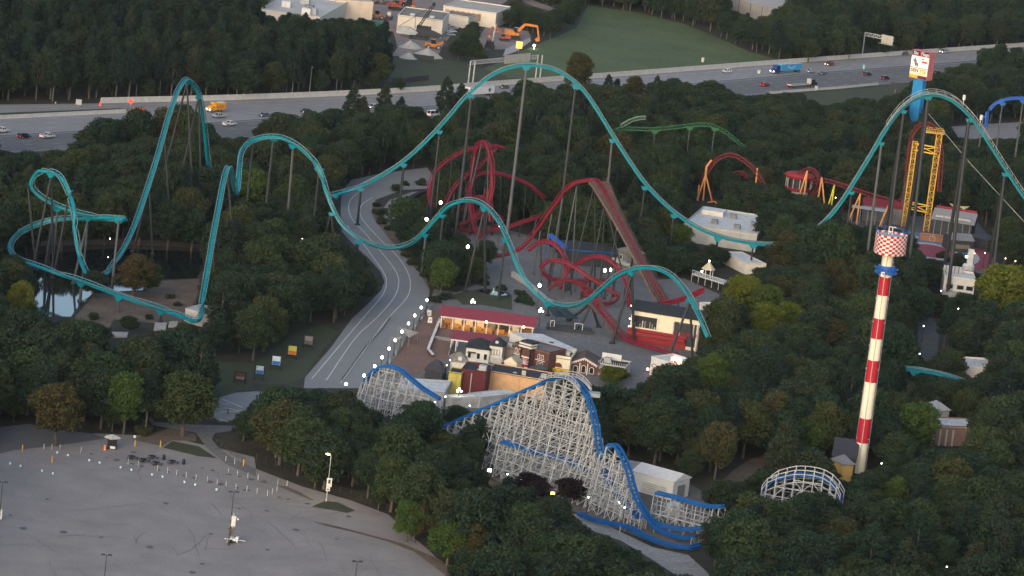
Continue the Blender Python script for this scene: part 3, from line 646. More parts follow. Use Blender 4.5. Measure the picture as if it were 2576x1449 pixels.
dtrk([(1020, 330), (1110, 312), (1200, 328), (1330, 370), (1450, 412), (1600, 458), (1700, 490), (1760, 480), (1785, 440), (1800, 380), (1810, 250), (1825, 110), (1850, -40), (1880, -110), (1920, -150), (1990, -155), (2040, -120), (2070, -50), (2095, 60), (2090, 220), (2075, 420)], (440, 462), key='dd', sm=3)
def lattice_tower(parent, name, base, w, h, lev, ma, t=0.22):
    mb = MB(); cs = [(-w / 2, -w / 2), (w / 2, -w / 2), (w / 2, w / 2), (-w / 2, w / 2)]
    b = Vector(base)
    for x, y in cs: mb.beam(b + Vector((x, y, 0)), b + Vector((x, y, h)), t * 1.25)
    n = int(h / lev)
    for k in range(n):
        z0, z1 = h * k / n, h * (k + 1) / n
        for i in range(4):
            (xa, ya), (xb, yb) = cs[i], cs[(i + 1) % 4]
            mb.beam(b + Vector((xa, ya, z1)), b + Vector((xb, yb, z1)), t * 0.8)
            if k % 2: xa, ya, xb, yb = xb, yb, xa, ya
            mb.beam(b + Vector((xa, ya, z0)), b + Vector((xb, yb, z1)), t * 0.7)
    return mb.build(name, ma, parent)
tA = gz(TE(*c31(1045, 100), 455)); tB = gz(TE(*c31(1205, 200), 460))
hA = hz(tA, 356); hB = hz(tB, 336)
lattice_tower(DD, 'lift_tower', tA, 1.5, hA, 1.9, M_YELLOW, .15)
lattice_tower(DD, 'lift_tower', tB, 1.8, hB, 2.0, M_YELLOW, .15)
mb = MB()
for f in (0.22, 0.9):
    a = tA + Vector((0, 0, hA * f)); b = tB + Vector((0, 0, hA * f))
    mb.beam(a, b, 0.4).beam(a + Vector((0, 0, 2.4)), b + Vector((0, 0, 2.4)), 0.4).beam(a, b + Vector((0, 0, 2.4)), 0.25).beam(b, a + Vector((0, 0, 2.4)), 0.25)
mb.build('tower_bridge', M_YELLOW, DD)
mb = MB(); tt = tB + Vector((-1.8, 0, hB))
mb.box(tt, (6.5, 4, 0.3))
for i in range(9):
    a = tt + Vector((-3.2 + 0.8 * i, -2, 0.3)); mb.beam(a, a + Vector((0, 0, 1.2)), 0.12); a = a + Vector((0, 4, 0)); mb.beam(a, a + Vector((0, 0, 1.2)), 0.12)
for y in (-2, 2): mb.beam(tt + Vector((-3.2, y, 1.5)), tt + Vector((3.2, y, 1.5)), 0.12)
mb.build('crown_platform', M_YELLOW, DD)
def strut(px, feet, e, ma, r=0.32, z=r5):
    top = TE(*z(*px), e)
    for f in feet:
        ft = G(*z(*f)) if f[1] > 400 else TE(*z(*f), e)
        ft = TE(*z(*f), e); ft.z = max(0.0, min(ft.z, 1.2)) if ft.z < 6 else 0
        q = TE(*z(*f), e); q.z = 0
        MB().tube(q, top, r, r * 0.8, 8).build('support', ma, DD)
strut((145, 270), ((60, 600), (110, 590), (205, 440)), 448, M_ORANGE)
MB().tube(TE(*r5(145, 270), 448), TE(*r5(152, 208), 448), 0.4, 0.38, 8).tube(TE(*r5(152, 208), 448), TE(*r5(193, 155), 446), 0.38, 0.38, 8).build('support_elbow', M_ORANGE, DD)
strut((90, 360), ((62, 610),), 450, M_ORANGE); strut((572, 218), ((575, 300),), 450, M_ORANGE); strut((222, 495), ((225, 590), (150, 585)), 452, M_ORANGE)
strut((985, 240), ((900, 410), (960, 450)), 446, M_ORANGE); strut((1105, 295), ((1075, 430), (1150, 520)), 452, M_ORANGE)
strut((1210, 360), ((1150, 470), (1185, 520)), 456, M_YEL2); strut((1425, 430), ((1315, 630), (1395, 660)), 470, M_ORANGE); strut((1668, 500), ((1570, 690), (1650, 665)), 476, M_ORANGE)
for k, P_ in enumerate(TRK['dd'][3][0][6:60:9]): MB().tube(gz(P_), P_ - Vector((0, 0, 0.8)), 0.2, 0.2, 6).build('support', M_GPOST, DD)

# ------------------------------------------------------------------ green coaster and far blue coaster
GC = thing('roller_coaster', G(1700, 420), 'thin green lattice coaster track rising from the treetops', 'roller coaster')
L = Z(c20, [(760, 985), (830, 960), (880, 962), (1000, 966), (1080, 966), (1200, 955), (1310, 942), (1400, 932), (1470, 932), (1530, 945), (1600, 980), (1650, 1015), (1700, 1055), (1760, 1110)])
track(GC, [TE(u, v, 390) for u, v in L], M_GREEN, M_GREEN, 'truss', key='gc', gauge=1.0, rr=.08)
track(GC, [TE(*p, 372) for p in Z(c20, [(820, 945), (860, 920), (900, 900), (950, 885), (1010, 880)])], mat('pale_green_track', (0.13, 0.2, 0.15), 0.6), mat('pale_green_track', (0.13, 0.2, 0.15)), 'truss', key='gc')
for x, y in ((1070, 966), (1325, 942), (1550, 950)): support(GC, 'gc', *c20(x, y), ((0, -1), (0, 1)), 0.3, M_GPOST, M_GREEN)
BC = thing('roller_coaster', G(2560, 420), 'curved blue coaster track standing beside the far road', 'roller coaster')
L = Z(c30, [(1650, 960), (1655, 900), (1658, 850), (1680, 810), (1720, 775), (1780, 750), (1850, 738), (1932, 738), (2010, 750), (2080, 790), (2130, 850)])
track(BC, [TE(u, v, 330) for u, v in L], M_BLUE2, M_BLUE2, 'tube', key='bc')
for x, y in ((1765, 752), (1915, 738), (1658, 880)): support(BC, 'bc', *c30(x, y), ((0, -1.5), (0, 1.5)), 0.4, M_GPOST, M_BLUE2)

# ------------------------------------------------------------------ white lattice coaster with blue rails
TC = thing('roller_coaster', G(1390, 1235), 'white timber lattice coaster with bright blue rails', 'roller coaster')
def wtrk(z, pts, es, **k):
    k.setdefault('ds', 1.12)
    n = len(pts); L = []
    for i, p in enumerate(pts):
        e = es[0] + (es[1] - es[0]) * i / (n - 1) if len(es) == 2 else es[i]
        q = TE(*z(*p), e); q.z = max(q.z, 1.3); L.append(q)
    return track(TC, L, M_BLUE, M_BLUE, 'ibox', gauge=1.3, sm=k.pop('sm', 3), **k)
def bents(P, X, T, step, hmin=2.0, batter=0.2, rows=True, th=0.17, lev=2.2, wide=1.3, over=0.0):
    idx = list(range(0, len(P), step)); prev = None; lb = MB(); rb = MB()
    for i in idx:
        p = P[i]; h = p.z - 0.8
        if h < hmin: prev = None; continue
        x = Vector((X[i].x, X[i].y, 0))
        if x.length < 0.05: continue
        x.normalize(); b = gz(p)
        n = max(1, round(h / lev)); zs = [h * k / n for k in range(n + 1)]
        def col_at(s, outer, z, b=b, x=x, h=h):
            o = wide + (batter * (h - z) if outer else 0.0); return b + x * s * o + Vector((0, 0, z))
        mb = MB()
        for s in (-1, 1):
            mb.beam(col_at(s, 0, 0), col_at(s, 0, h + over), th)
            if h > 5: mb.beam(col_at(s, 1, 0), col_at(s, 1, h), th)
        for k, z in enumerate(zs[1:], 1):
            mb.beam(col_at(-1, h > 5, z), col_at(1, h > 5, z), th * 0.85)
            z0 = zs[k - 1]
            if k % 2: mb.beam(col_at(-1, 0, z0), col_at(1, 0, z), th * 0.7)
            else: mb.beam(col_at(1, 0, z0), col_at(-1, 0, z), th * 0.7)
            if h > 5 and h - z0 > 3:
                for s in (-1, 1): mb.beam(col_at(s, 0, z), col_at(s, 1, z0), th * 0.7)
        mb.build('bent', M_TIMB, TC)
        if prev:
            ph, pc, pzs = prev; hh = min(h, ph); nn = max(1, int(hh / lev))
            for s in (-1, 1):
                for outer in ((0, 1) if hh > 5 else (0,)):
                    for k in range(1, nn + 1, 2 if (hh > 5 and not outer) else 1):
                        z = k * lev
                        if z > hh + 0.2: break
                        lb.beam(pc(s, outer, z), col_at(s, outer, z), th * 0.8)
                        if (k + i // step) % 2 == 0: lb.beam(pc(s, outer, z - lev), col_at(s, outer, z), th * 0.65)
                        elif outer and k % 3 == 1: lb.beam(col_at(s, outer, z - lev), pc(s, outer, z), th * 0.65)
            if over > 1:
                for s in (-1, 1):
                    for dz in (over - .1, over * .5, -.9): rb.beam(pc(s, 0, ph + dz), col_at(s, 0, h + dz), th * .8)
        prev = (h, col_at, zs)
    lb.build('ledgers', M_TIMB, TC, stuff=True); rb.build('guard_rail', M_TIMB, TC, stuff=True)
mainP = wtrk(w4, [(-60, 445), (20, 407), (200, 325), (400, 240), (560, 165), (700, 105), (770, 76), (830, 64), (900, 70), (960, 100), (1010, 150), (1050, 220), (1080, 300), (1100, 380), (1118, 470), (1130, 560), (1145, 650), (1165, 740), (1200, 840), (1240, 920), (1300, 1000), (1370, 1080), (1450, 1150)],
             [1142, 1150, 1165, 1180, 1192, 1203, 1208, 1213, 1218, 1223, 1227, 1231, 1234, 1237, 1240, 1243, 1247, 1251, 1256, 1262, 1270, 1280, 1292], key='tc')
Pm, Tm, Xm, Ym = mainP
bents(Pm, Xm, Tm, 3, batter=0.24, th=.19, lev=2.3)
# a second lattice plane carrying a lower crossing track on the near side
near = [p + Vector((3.0, -17, 0)) for p in Pm]
lowP = wtrk(w4, [(380, 560), (520, 600), (640, 645), (740, 665), (840, 690), (960, 740), (1060, 800)], (1200, 1236), key='tc', hide=True)
bents(lowP[0], lowP[2], lowP[1], 2)
t2 = wtrk(w4, [(1180, 640), (1220, 585), (1270, 597), (1310, 660), (1340, 725), (1370, 805), (1390, 890), (1420, 980), (1460, 1060), (1520, 1150), (1580, 1230), (1660, 1290), (1740, 1315), (1810, 1312), (1880, 1290)], (1252, 1322), key='tc')
bents(t2[0], t2[2], t2[1], 3, batter=0.2, th=.19)
t3 = wtrk(w4, [(980, 1120), (1070, 1158), (1200, 1190), (1300, 1205), (1380, 1230), (1460, 1278), (1540, 1330), (1620, 1370), (1720, 1390), (1830, 1382), (1920, 1360)], [1282, 1292, 1300, 1306, 1310, 1318, 1326, 1332, 1336, 1336, 1330], key='tc')
bents(t3[0], t3[2], t3[1], 3, hmin=1.0, batter=0.15, over=0.6)
t4 = wtrk(w4, [(1480, 1130), (1540, 1170), (1600, 1200), (1700, 1225), (1800, 1240), (1880, 1236), (1960, 1220)], (1292, 1302), key='tc')
bents(t4[0], t4[2], t4[1], 3, hmin=1.0, batter=0.15)
t5 = wtrk(w4, [(1575, 957), (1700, 985), (1800, 1015), (1900, 1042), (2000, 1062), (2090, 1060)], (1268, 1292), key='tc')
bents(t5[0], t5[2], t5[1], 2, batter=0.15)
t6 = wtrk(z6, [(190, 900), (215, 760), (235, 640), (255, 520), (300, 420), (370, 330), (450, 260), (540, 212), (650, 190), (760, 210), (860, 250), (960, 312), (1060, 400), (1180, 500), (1300, 600), (1400, 665), (1500, 725), (1620, 800)], (1062, 1092), key='tc')
bents(t6[0], t6[2], t6[1], 2, batter=0.3)
t7 = wtrk(s6, [(400, 760), (470, 670), (530, 600), (620, 560), (750, 525), (880, 492), (1000, 472), (1200, 482), (1400, 512), (1550, 572), (1650, 645), (1730, 735), (1795, 840), (1840, 960)], (1206, 1214), key='tc')
bents(t7[0], t7[2], t7[1], 2, batter=0.2, wide=2.2, over=2.2, th=0.24)
# crest catwalk with its white balustrade
sel = [(p, x) for p, x in zip(Pm, Xm) if w4(690, 0)[0] < proj(p)[0] and proj(p)[1] < w4(0, 200)[1]]
for s in (1, -1):
    P = [p + Vector((x.x, x.y, 0)).normalized() * s * 1.9 for p, x in sel]; mb = MB()
    for i in range(len(P) - 1):
        mb.beam(P[i], P[i + 1], 0.7, 0.12)
        for z in (0.5, 1.1): mb.beam(P[i] + Vector((0, 0, z)), P[i + 1] + Vector((0, 0, z)), 0.12)
        mb.beam(P[i], P[i] + Vector((0, 0, 1.1)), 0.1)
    mb.build('crest_walkway', M_TIMB, TC)
MB().box(TE(*w4(1090, 185), 1200) - Vector((0, 0, 1)), (3.2, 2.5, 0.9)).build('crest_platform', M_OFFW, TC)
# ================================================================== tower, sign, buildings
def clear_thing(P, pos):                      # keep nearer trees off the outline P (pixels) of a thing standing at pos
    clear_poly(P, row_of(pos.y) - 4)

# ------------------------------------------------------------------ red and white drop tower
tb = gz(TE(2160, 1180, 1086)); TH = hz(tb, 600)
TW = thing('drop_tower', tb, 'tall red and white striped drop tower with checkered drum on top', 'drop tower')
bands = [1112, 1051, 960, 905, 851, 800, 742, 696]
zs = [0.0] + [hz(tb, v) for v in bands] + [hz(tb, 628)]
rad = lambda z: 1.62 - 0.30 * z / TH
M_TRED = mat('tower_red', (0.40, 0.012, 0.03), 0.5, 0.1, 0.5); M_TWH = mat('tower_cream', (0.74, 0.68, 0.55), 0.55, 0.08, 0.4)
for k in range(len(zs) - 1):
    MB().lathe(tb, [(rad(zs[k]), zs[k]), (rad(zs[k + 1]), zs[k + 1])], 28).build('white_band' if k % 2 == 0 else 'red_band', M_TWH if k % 2 == 0 else M_TRED, TW, smooth=False)
for a in range(6):
    an = math.radians(20 + 60 * a); d = Vector((math.cos(an), math.sin(an), 0))
    MB().beam(tb + d * 1.95, tb + d * 1.62 + Vector((0, 0, zs[-1])), 0.1, 0.14).build('guide_rail', M_DGREY if a % 2 else M_LGREY, TW)
    mb = MB()
    for z in range(3, int(zs[-1]), 6): mb.beam(tb + d * 1.3 + Vector((0, 0, z)), tb + d * 1.95 + Vector((0, 0, z)), 0.14)
    mb.build('rail_bracket', M_LGREY, TW)
z0, z1 = hz(tb, 637) , hz(tb, 588); NS, NR = 30, 9; R0 = 3.95
def drum_pt(i, z):       # a rounded three-lobed drum
    a = 2 * math.pi * i / NS; r = R0 * (1 + 0.07 * math.cos(3 * (a - math.radians(-112))))
    return tb + Vector((r * math.cos(a), r * math.sin(a), z))
mb = MB()
for i in range(NS):
    for k in range(NR):
        za, zb = z0 + (z1 - z0) * k / NR, z0 + (z1 - z0) * (k + 1) / NR
        mb.poly([drum_pt(i, za), drum_pt(i + 1, za), drum_pt(i + 1, zb), drum_pt(i, zb)], (i + k) % 2)
mb.build('checkered_drum', [M_TRED, M_WHITE], TW)
MB().poly([drum_pt(i, z1 - 0.5) for i in range(NS)]).poly([drum_pt(-i, z0 + 0.3) for i in range(NS)]).build('drum_deck', M_LGREY, TW)
mb = MB()
for i in range(0, NS, 3): mb.beam(drum_pt(i, z1), drum_pt(i, z1 + 1.0), 0.1)
for i in range(NS): mb.beam(drum_pt(i, z1 + 1.0), drum_pt(i + 1, z1 + 1.0), 0.08)
mb.build('drum_railing', M_BLUE2, TW)
mb = MB()
for x in (-0.6, 0.3): mb.beam(tb + Vector((x, 0.6, z1 - 0.3)), tb + Vector((x, 0.6, z1 + 1.6)), 0.18).beam(tb + Vector((x, 0.6, z1 + 1.6)), tb + Vector((x + 0.8, 0.6, z1 + 1.6)), 0.18)
mb.build('winch_frame', M_WHITE, TW)
zg = hz(tb, 684)
mb = MB().lathe(tb + Vector((0, 0, zg)), [(1.75, 0), (2.1, 0), (2.1, 1.6), (1.75, 1.6)], 24); ring = mb.build('gondola_ring', M_BLUE2, TW)
for i in range(20):
    a = 2 * math.pi * i / 20; d = Vector((math.cos(a), math.sin(a), 0)); c = tb + d * 2.5 + Vector((0, 0, zg - 0.3))
    MB().box(c, (0.55, 0.5, 0.35), 0, a).box(c - d * 0.25 + Vector((0, 0, 0.3)), (0.18, 0.5, 1.0), 0, a).beam(c + Vector((0, 0, 1.0)), c + d * 0.6 + Vector((0, 0, 1.3)), 0.12).build('seat', M_BLUE2, ring)
MB().box(tb + Vector((-0.9, -2.3, zg - 0.7)), (0.9, 0.5, 1.0)).build('control_box', M_WHITE, TW)
clear_thing([(2218, 575), (2288, 590), (2275, 645), (2262, 690), (2235, 900), (2195, 1150), (2150, 1165), (2180, 960), (2205, 760), (2222, 690), (2215, 640)], tb)

# ------------------------------------------------------------------ entrance sign on its blue pylon
sb = gz(TE(2297, 330, 218))
SG = thing('entrance_sign', sb, 'tall park entrance sign on blue pylon beside the highway', 'sign')
aS = math.radians(37); dx = Vector((math.cos(aS), -math.sin(aS), 0)); dy = Vector((math.sin(aS), math.cos(aS), 0)); nrm = -dy
c0 = TE(2316, 165, 218); c0 = sb + (c0 - gz(c0)) * 0 + Vector((0, 0, 0))
zt = hz(sb, 128); zb = hz(sb, 198); SWd = 8.4; SD = 4.2
def srect(mb, s0, s1, za, zb_, off, th, mi=0):
    o = sb + nrm * (SD / 2 + off)
    a = [o + dx * s0, o + dx * s1, o + dx * s1 - nrm * th, o + dx * s0 - nrm * th]
    mb.hexa([p + Vector((0, 0, za)) for p in a], [p + Vector((0, 0, zb_)) for p in a], mi); return mb
M_PINK = mat('pink_sign_side', (0.50, 0.15, 0.17), 0.6, 0.15, 0.6)
srect(MB(), -SWd / 2, SWd / 2, zb, zt, 0, SD).build('cabinet', M_PINK, SG)
hh = zt - zb
M_SLIT = mat('backlit_white_panel', (0.8, 0.78, 0.72), 0.5, 0.05, 0.5, emit=0.12, ecol=(1, 0.95, 0.85))
name_p = srect(MB(), -SWd / 2 + 0.2, SWd / 2 - 0.2, zt - hh * 0.175, zt - hh * 0.015, 0.12, 0.12); name_p = name_p.build('name_panel', M_BLACK, SG)
srect(MB(), -0.55, 0.15, zt - hh * 0.178, zt - hh * 0.012, 0.16, 0.04).build('red_divider', M_TRED, SG)
ad = srect(MB(), -SWd / 2 + 0.1, SWd / 2 - 0.1, zt - hh * 0.60, zt - hh * 0.20, 0.12, 0.12).build('advert_panel', M_SLIT, SG)
low = srect(MB(), -SWd / 2 + 0.1, SWd / 2 - 0.1, zt - hh * 0.865, zt - hh * 0.625, 0.12, 0.12).build('lower_panel', mat('backlit_cream_panel', (0.8, 0.72, 0.55), 0.5, 0.05, 0.5, emit=0.10, ecol=(1, 0.9, 0.65)), SG)
srect(MB(), -SWd / 2 + 0.1, -0.2, zt - hh * 0.965, zt - hh * 0.875, 0.12, 0.12).build('yellow_strip', M_YEL2, SG)
srect(MB(), 0.0, SWd / 2 - 0.1, zt - hh * 0.985, zt - hh * 0.885, 0.12, 0.12).build('dark_strip', mat('plum_panel', (0.09, 0.03, 0.05), 0.6, 0.1), SG)
def stext(s, x, zf, w, ma, nm='lettering', size=1.5, bold=0.03):
    text_part(nm, s, size, ma, SG, face_mtx(sb + nrm * (SD / 2 + 0.17) + dx * x + Vector((0, 0, zt - hh * zf)), dx, (0, 0, 1)), bold=bold, width=w)
stext('Six', -2.25, 0.10, 2.3, M_WHITE); stext('Flags', 2.1, 0.10, 3.6, M_WHITE)
M_OLIVE = mat('mustard_letters', (0.42, 0.34, 0.03), 0.6, 0.1)
stext('DEN', -2.0, 0.715, 3.5, M_BLACK); stext('YSE', 1.95, 0.715, 3.3, M_OLIVE)
stext('OUTDOOR LIGHTING', 0.0, 0.81, 6.6, M_OLIVE, size=0.6, bold=0.0)
# advert picture: a grey machine shape and a red caption block, in flat pieces
for s0, s1, a, b in ((-2.6, -1.9, .27, .36), (-2.9, -1.4, .34, .42), (-2.4, -1.2, .41, .50), (-1.5, -0.7, .44, .53), (-2.2, -1.4, .50, .56), (-3.2, -2.7, .33, .38), (-1.1, -0.5, .49, .57)):
    srect(MB(), s0, s1, zt - hh * b, zt - hh * a, 0.16, 0.04).build('picture_piece', M_GREY, ad)
srect(MB(), 1.0, 1.7, zt - hh * .31, zt - hh * .255, 0.16, 0.04).build('picture_piece', M_BLACK, ad)
srect(MB(), 0.9, 3.6, zt - hh * .415, zt - hh * .345, 0.16, 0.04).build('caption_block', mat('red_print', (0.6, 0.08, 0.06), 0.6, 0.1), ad)
MB().hexa([sb + dx * a * 2.3 + dy * b * 1.4 for a, b in ((-1, -1), (1, -1), (1, 1), (-1, 1))], [sb + dx * a * 2.3 + dy * b * 1.4 + Vector((0, 0, zb + 0.2)) for a, b in ((-1, -1), (1, -1), (1, 1), (-1, 1))]).build('pylon', mat('sky_blue_pylon', (0.02, 0.20, 0.46), 0.5, 0.15, 0.4), SG)
clear_thing([(2285, 118), (2350, 130), (2335, 210), (2315, 280), (2290, 285), (2292, 200)], sb)

# ------------------------------------------------------------------ building kit
M_SASH = mat('window_frame_white', (0.66, 0.63, 0.57), 0.6, 0.05)
class Bld:
    def __init__(s, name, label, tl, tr, h, depth, wall, roof, kind='flat', rise=1.5, over=0.35, cat='building', group=None, clear=True, inset=0.0, z0=0.0, par=0.5, skew=0.0):
        A = F(*tl, h); B = F(*tr, h); s.A = gz(A); s.B = gz(B); s.h = h
        s.d = (s.B - s.A); s.L = s.d.length; s.d = s.d.normalized(); s.n = Vector((-s.d.y, s.d.x, 0)); s.D = depth
        if skew: s.n = (s.n + s.d * skew).normalized()
        s.o = thing(name, (s.A + s.B) / 2 + Vector((0, 0, z0)), label, cat, group); s.wall = None
        q = lambda t, y, z: s.A + s.d * t + s.n * y + Vector((0, 0, z)); s.q = q; L, D = s.L, depth
        if wall: s.wall = MB().hexa([q(0, 0, z0), q(L, 0, z0), q(L, D, z0), q(0, D, z0)], [q(0, 0, h), q(L, 0, h), q(L, D, h), q(0, D, h)]).build('wall', wall, s.o)
        v = over; mb = MB(); mi = 0
        if kind == 'flat':
            mb.hexa([q(-0.1, -0.1, h + .004), q(L + .1, -0.1, h + .004), q(L + .1, D + .1, h + .004), q(-.1, D + .1, h + .004)], [q(-0.1, -0.1, h + 0.15), q(L + .1, -0.1, h + .15), q(L + .1, D + .1, h + .15), q(-.1, D + .1, h + .15)])
            s.roof = mb.build('roof', roof, s.o)
            if par > 0:
                pb = MB()
                for a, b in (((0, 0), (L, 0)), ((L, 0), (L, D)), ((L, D), (0, D)), ((0, D), (0, 0))):
                    pb.beam(q(a[0], a[1], h + 0.15 + par / 2), q(b[0], b[1], h + 0.15 + par / 2), 0.28, par)
                pb.build('parapet', wall or roof, s.roof)
        else:
            e = [q(-v, -v, h), q(L + v, -v, h), q(L + v, D + v, h), q(-v, D + v, h)]; th = Vector((0, 0, 0.18))
            if kind == 'gable': r = [q(-v, D / 2, h + rise), q(L + v, D / 2, h + rise)]; faces = [(e[0], e[1], r[1], r[0]), (e[2], e[3], r[0], r[1])]; ends = [(e[1], e[2], r[1]), (e[3], e[0], r[0])]
            elif kind == 'gablefront': r = [q(L / 2, -v, h + rise), q(L / 2, D + v, h + rise)]; faces = [(e[3], e[0], r[0], r[1]), (e[1], e[2], r[1], r[0])]; ends = [(e[0], e[1], r[0]), (e[2], e[3], r[1])]
            elif kind == 'hip':
                k = min(D, L) * 0.45; r = [q(k, D / 2, h + rise), q(L - k, D / 2, h + rise)]; faces = [(e[0], e[1], r[1], r[0]), (e[2], e[3], r[0], r[1]), (e[1], e[2], r[1]), (e[3], e[0], r[0])]; ends = []
            elif kind == 'pyramid': r = [q(L / 2, D / 2, h + rise)]; faces = [(e[i], e[(i + 1) % 4], r[0]) for i in range(4)]; ends = []
            elif kind == 'shed': r = [q(-v, D + v, h + rise), q(L + v, D + v, h + rise)]; faces = [(e[0], e[1], r[1], r[0])]; ends = [(e[1], e[2], r[1]), (e[3], e[0], r[0]), (e[2], e[3], r[0], r[1])]
            for f in faces:
                mb.poly([p + th for p in f]); mb.poly([p for p in f][::-1])
                for i in range(len(f)): a, b = f[i], f[(i + 1) % len(f)]; mb.poly([a, b, b + th, a + th])
            s.roof = mb.build('roof', roof, s.o)
            if ends and wall:
                eb = MB()
                for f in ends: eb.poly([p * 1.0 for p in f])
                eb.build('gable_wall', wall, s.o)
        cx_ = q(L / 2, D / 2, 0); NOTREE.append([(lambda p: (p.x, p.y))(cx_ + (q(a, c, 0) - cx_) * 1.0 + (q(a, c, 0) - cx_).normalized() * 2.5) for a, c in ((0, 0), (L, 0), (L, D), (0, D))])
        if clear:
            zt_ = h + (rise if kind not in ('flat', 'shed') else 0.6)
            Pp = [proj(q(0, 0, max(z0, 0.5))), proj(q(L, 0, max(z0, 0.5))), proj(q(L, 0, h)), proj(q(L, D, zt_)), proj(q(0, D, zt_)), proj(q(0, 0, h))]
            clear_thing(Pp, s.A if s.A.y < s.B.y else s.B)
    def win(s, t, z, w, h, arched=False, frame=None, glass=None, name='window', side=None):
        q = s.q; off = -0.06
        if side == 'right': pt = lambda a, zz, o: s.q(s.L - o * 1.0, a, zz)
        else: pt = lambda a, zz, o: s.q(a, o, zz)
        def outline(g):
            P = [(t - w / 2 - g, z - g), (t + w / 2 + g, z - g), (t + w / 2 + g, z + h)]
            if arched: P += [(t + (w / 2 + g) * math.cos(a), z + h + (w / 2 + g) * math.sin(a)) for a in [math.pi * k / 6 for k in range(1, 6)]]
            else: P[-1] = (t + w / 2 + g, z + h + g)
            P.append((t - w / 2 - g, z + h + (0 if arched else g)))
            return P
        fr = outline(0.16)
        o = MB().hexa([pt(a, b, -0.012) for a, b in fr], [pt(a, b, -0.10) for a, b in fr]).build(name, frame or M_SASH, s.o)
        MB().hexa([pt(a, b, -0.104) for a, b in outline(0)], [pt(a, b, -0.13) for a, b in outline(0)]).build('pane', glass or M_GLASS, o)
        return o
    def block(s, name, t, y, z, sx, sy, sz, ma, parent=None):
        q = s.q; b = [q(t - sx / 2, y - sy / 2, z), q(t + sx / 2, y - sy / 2, z), q(t + sx / 2, y + sy / 2, z), q(t - sx / 2, y + sy / 2, z)]
        return MB().hexa(b, [p + Vector((0, 0, sz)) for p in b]).build(name, ma, parent or s.o)
    def ac(s, t, y, k=1.0, ma=None):
        s.block('roof_unit', t, y, s.h + 0.16, 1.6 * k, 1.6 * k, 1.1 * k, ma or M_LGREY, s.roof)

# ------------------------------------------------------------------ main street
# red roofed open pavilion
b = Bld('open_pavilion', 'long open cafe pavilion with red roof and warm lit counters', m1(300, 250), m1(1590, 412), 3.6, 11, None, M_ROOFR, 'gable', rise=1.7, over=0.5)
for k in range(9):
    t = 0.3 + (b.L - 0.6) * k / 8
    b.block('post', t, 0.1, 0, 0.3, 0.3, 3.55, M_WHITE); b.block('post', t, b.D - 0.1, 0, 0.3, 0.3, 3.55, M_WHITE)
b.block('fascia_beam', b.L / 2, -0.15, 3.15, b.L, 0.2, 0.4, M_WHITE)
b.block('back_wall', b.L / 2, b.D * 0.72, 0, b.L - 1, 0.3, 3.3, mat('warm_interior', (0.45, 0.24, 0.09), 0.8, 0.3, 0.6))
b.block('floor_slab', b.L / 2, b.D / 2, 0.08, b.L, b.D, 0.06, mat('warm_boards', (0.42, 0.2, 0.06), 0.7, 0.25, 0.8))
for t in (4.0, 7.2, 10.4, 13.6, 17.0, 20.4):
    if t < b.L - 1: b.block('counter', t, 2.6, 0.14, 2.3, 0.8, 1.0, random.choice((M_BRASS, M_BRASS, M_YEL2)))
    if t < b.L - 1: b.block('stall_back', t + 0.8, 5.2, 0.14, 2.0, 0.5, 2.4, random.choice((M_DGREY, M_WWALL, M_CREAM, M_GREY)))
for t in (2.0, 8.9, 15.2): b.block('planter', t, -0.3, 0.07, 0.6, 0.6, 1.2, M_DGREY)
for t in (3, 6.5, 10, 13.5, 17, 20.5):
    p = b.q(t, 3.0, 3.2); ld = bpy.data.lights.new('pavilion_lamp_light', 'POINT'); ld.energy = 90; ld.color = (1.0, 0.62, 0.25); ld.shadow_soft_size = 0.3
    lo = bpy.data.objects.new('ceiling_lamp_light', ld); col.objects.link(lo); lo.location = p - OFF[b.o.name]; lo.parent = b.o
    MB().sphere(p + Vector((0, 0, 0.1)), 0.14).build('ceiling_lamp', M_LAMPY, b.o)
for px in ((930, 340), (1445, 410)): MB().sphere(F(*m1(*px), 3.8) , 0.33).build('eave_lamp', M_LAMPY, b.o)
b = Bld('open_pavilion', 'small lean red roof shelter on white posts before the cafe', m1(440, 572), m1(1045, 650), 3.4, 6.5, None, M_ROOFR, 'shed', rise=0.9, over=0.3)
for t in (0.2, 1.6, b.L * 0.5, b.L - 0.3):
    b.block('post', t, 0.1, 0, 0.26, 0.26, 3.35, M_WHITE); b.block('post', t, b.D - 0.2, 0, 0.26, 0.26, 3.4, M_WHITE)
b.block('fascia_beam', b.L / 2, -0.2, 3.05, b.L, 0.16, 0.36, M_WHITE)
b = Bld('shop_building', 'white shop with black hipped roof behind the white gallery', m1(655, 692), m1(975, 735), 3.7, 9, M_WWALL, M_ROOFB, 'hip', rise=2.0)
b.block('awning', b.L * 0.25, -0.7, 2.6, 2.2, 1.3, 0.15, M_DGREY)
for t in (1.0, b.L * .55, b.L * .85): b.win(t, 1.0, 0.8, 1.5)
b = Bld('shop_building', 'tall white gallery house with three arched windows and black pyramid roof', m1(977, 662), m1(1157, 690), 4.8, 4.6, M_WWALL, M_ROOFB, 'pyramid', rise=2.2)
for t in (0.28, 0.5, 0.72): b.win(b.L * t, 2.5, 0.5, 1.1, True, frame=M_GREY, glass=M_SASH)
b.block('dormer', b.L / 2, 0.8, 5.2, 0.8, 0.9, 0.9, M_SASH, b.roof)
bal = MB()
for k in range(12):
    p = b.q(b.L * (0.25 + 0.9 * k / 11), -1.4, 1.0); bal.beam(p, p + Vector((0, 0, 1.0)), 0.12)
bal.beam(b.q(b.L * .25, -1.4, 2.0), b.q(b.L * 1.15, -1.4, 2.0), 0.14).beam(b.q(b.L * .25, -1.4, 1.0), b.q(b.L * 1.15, -1.4, 1.0), 0.2).build('balustrade', M_WHITE, b.o)
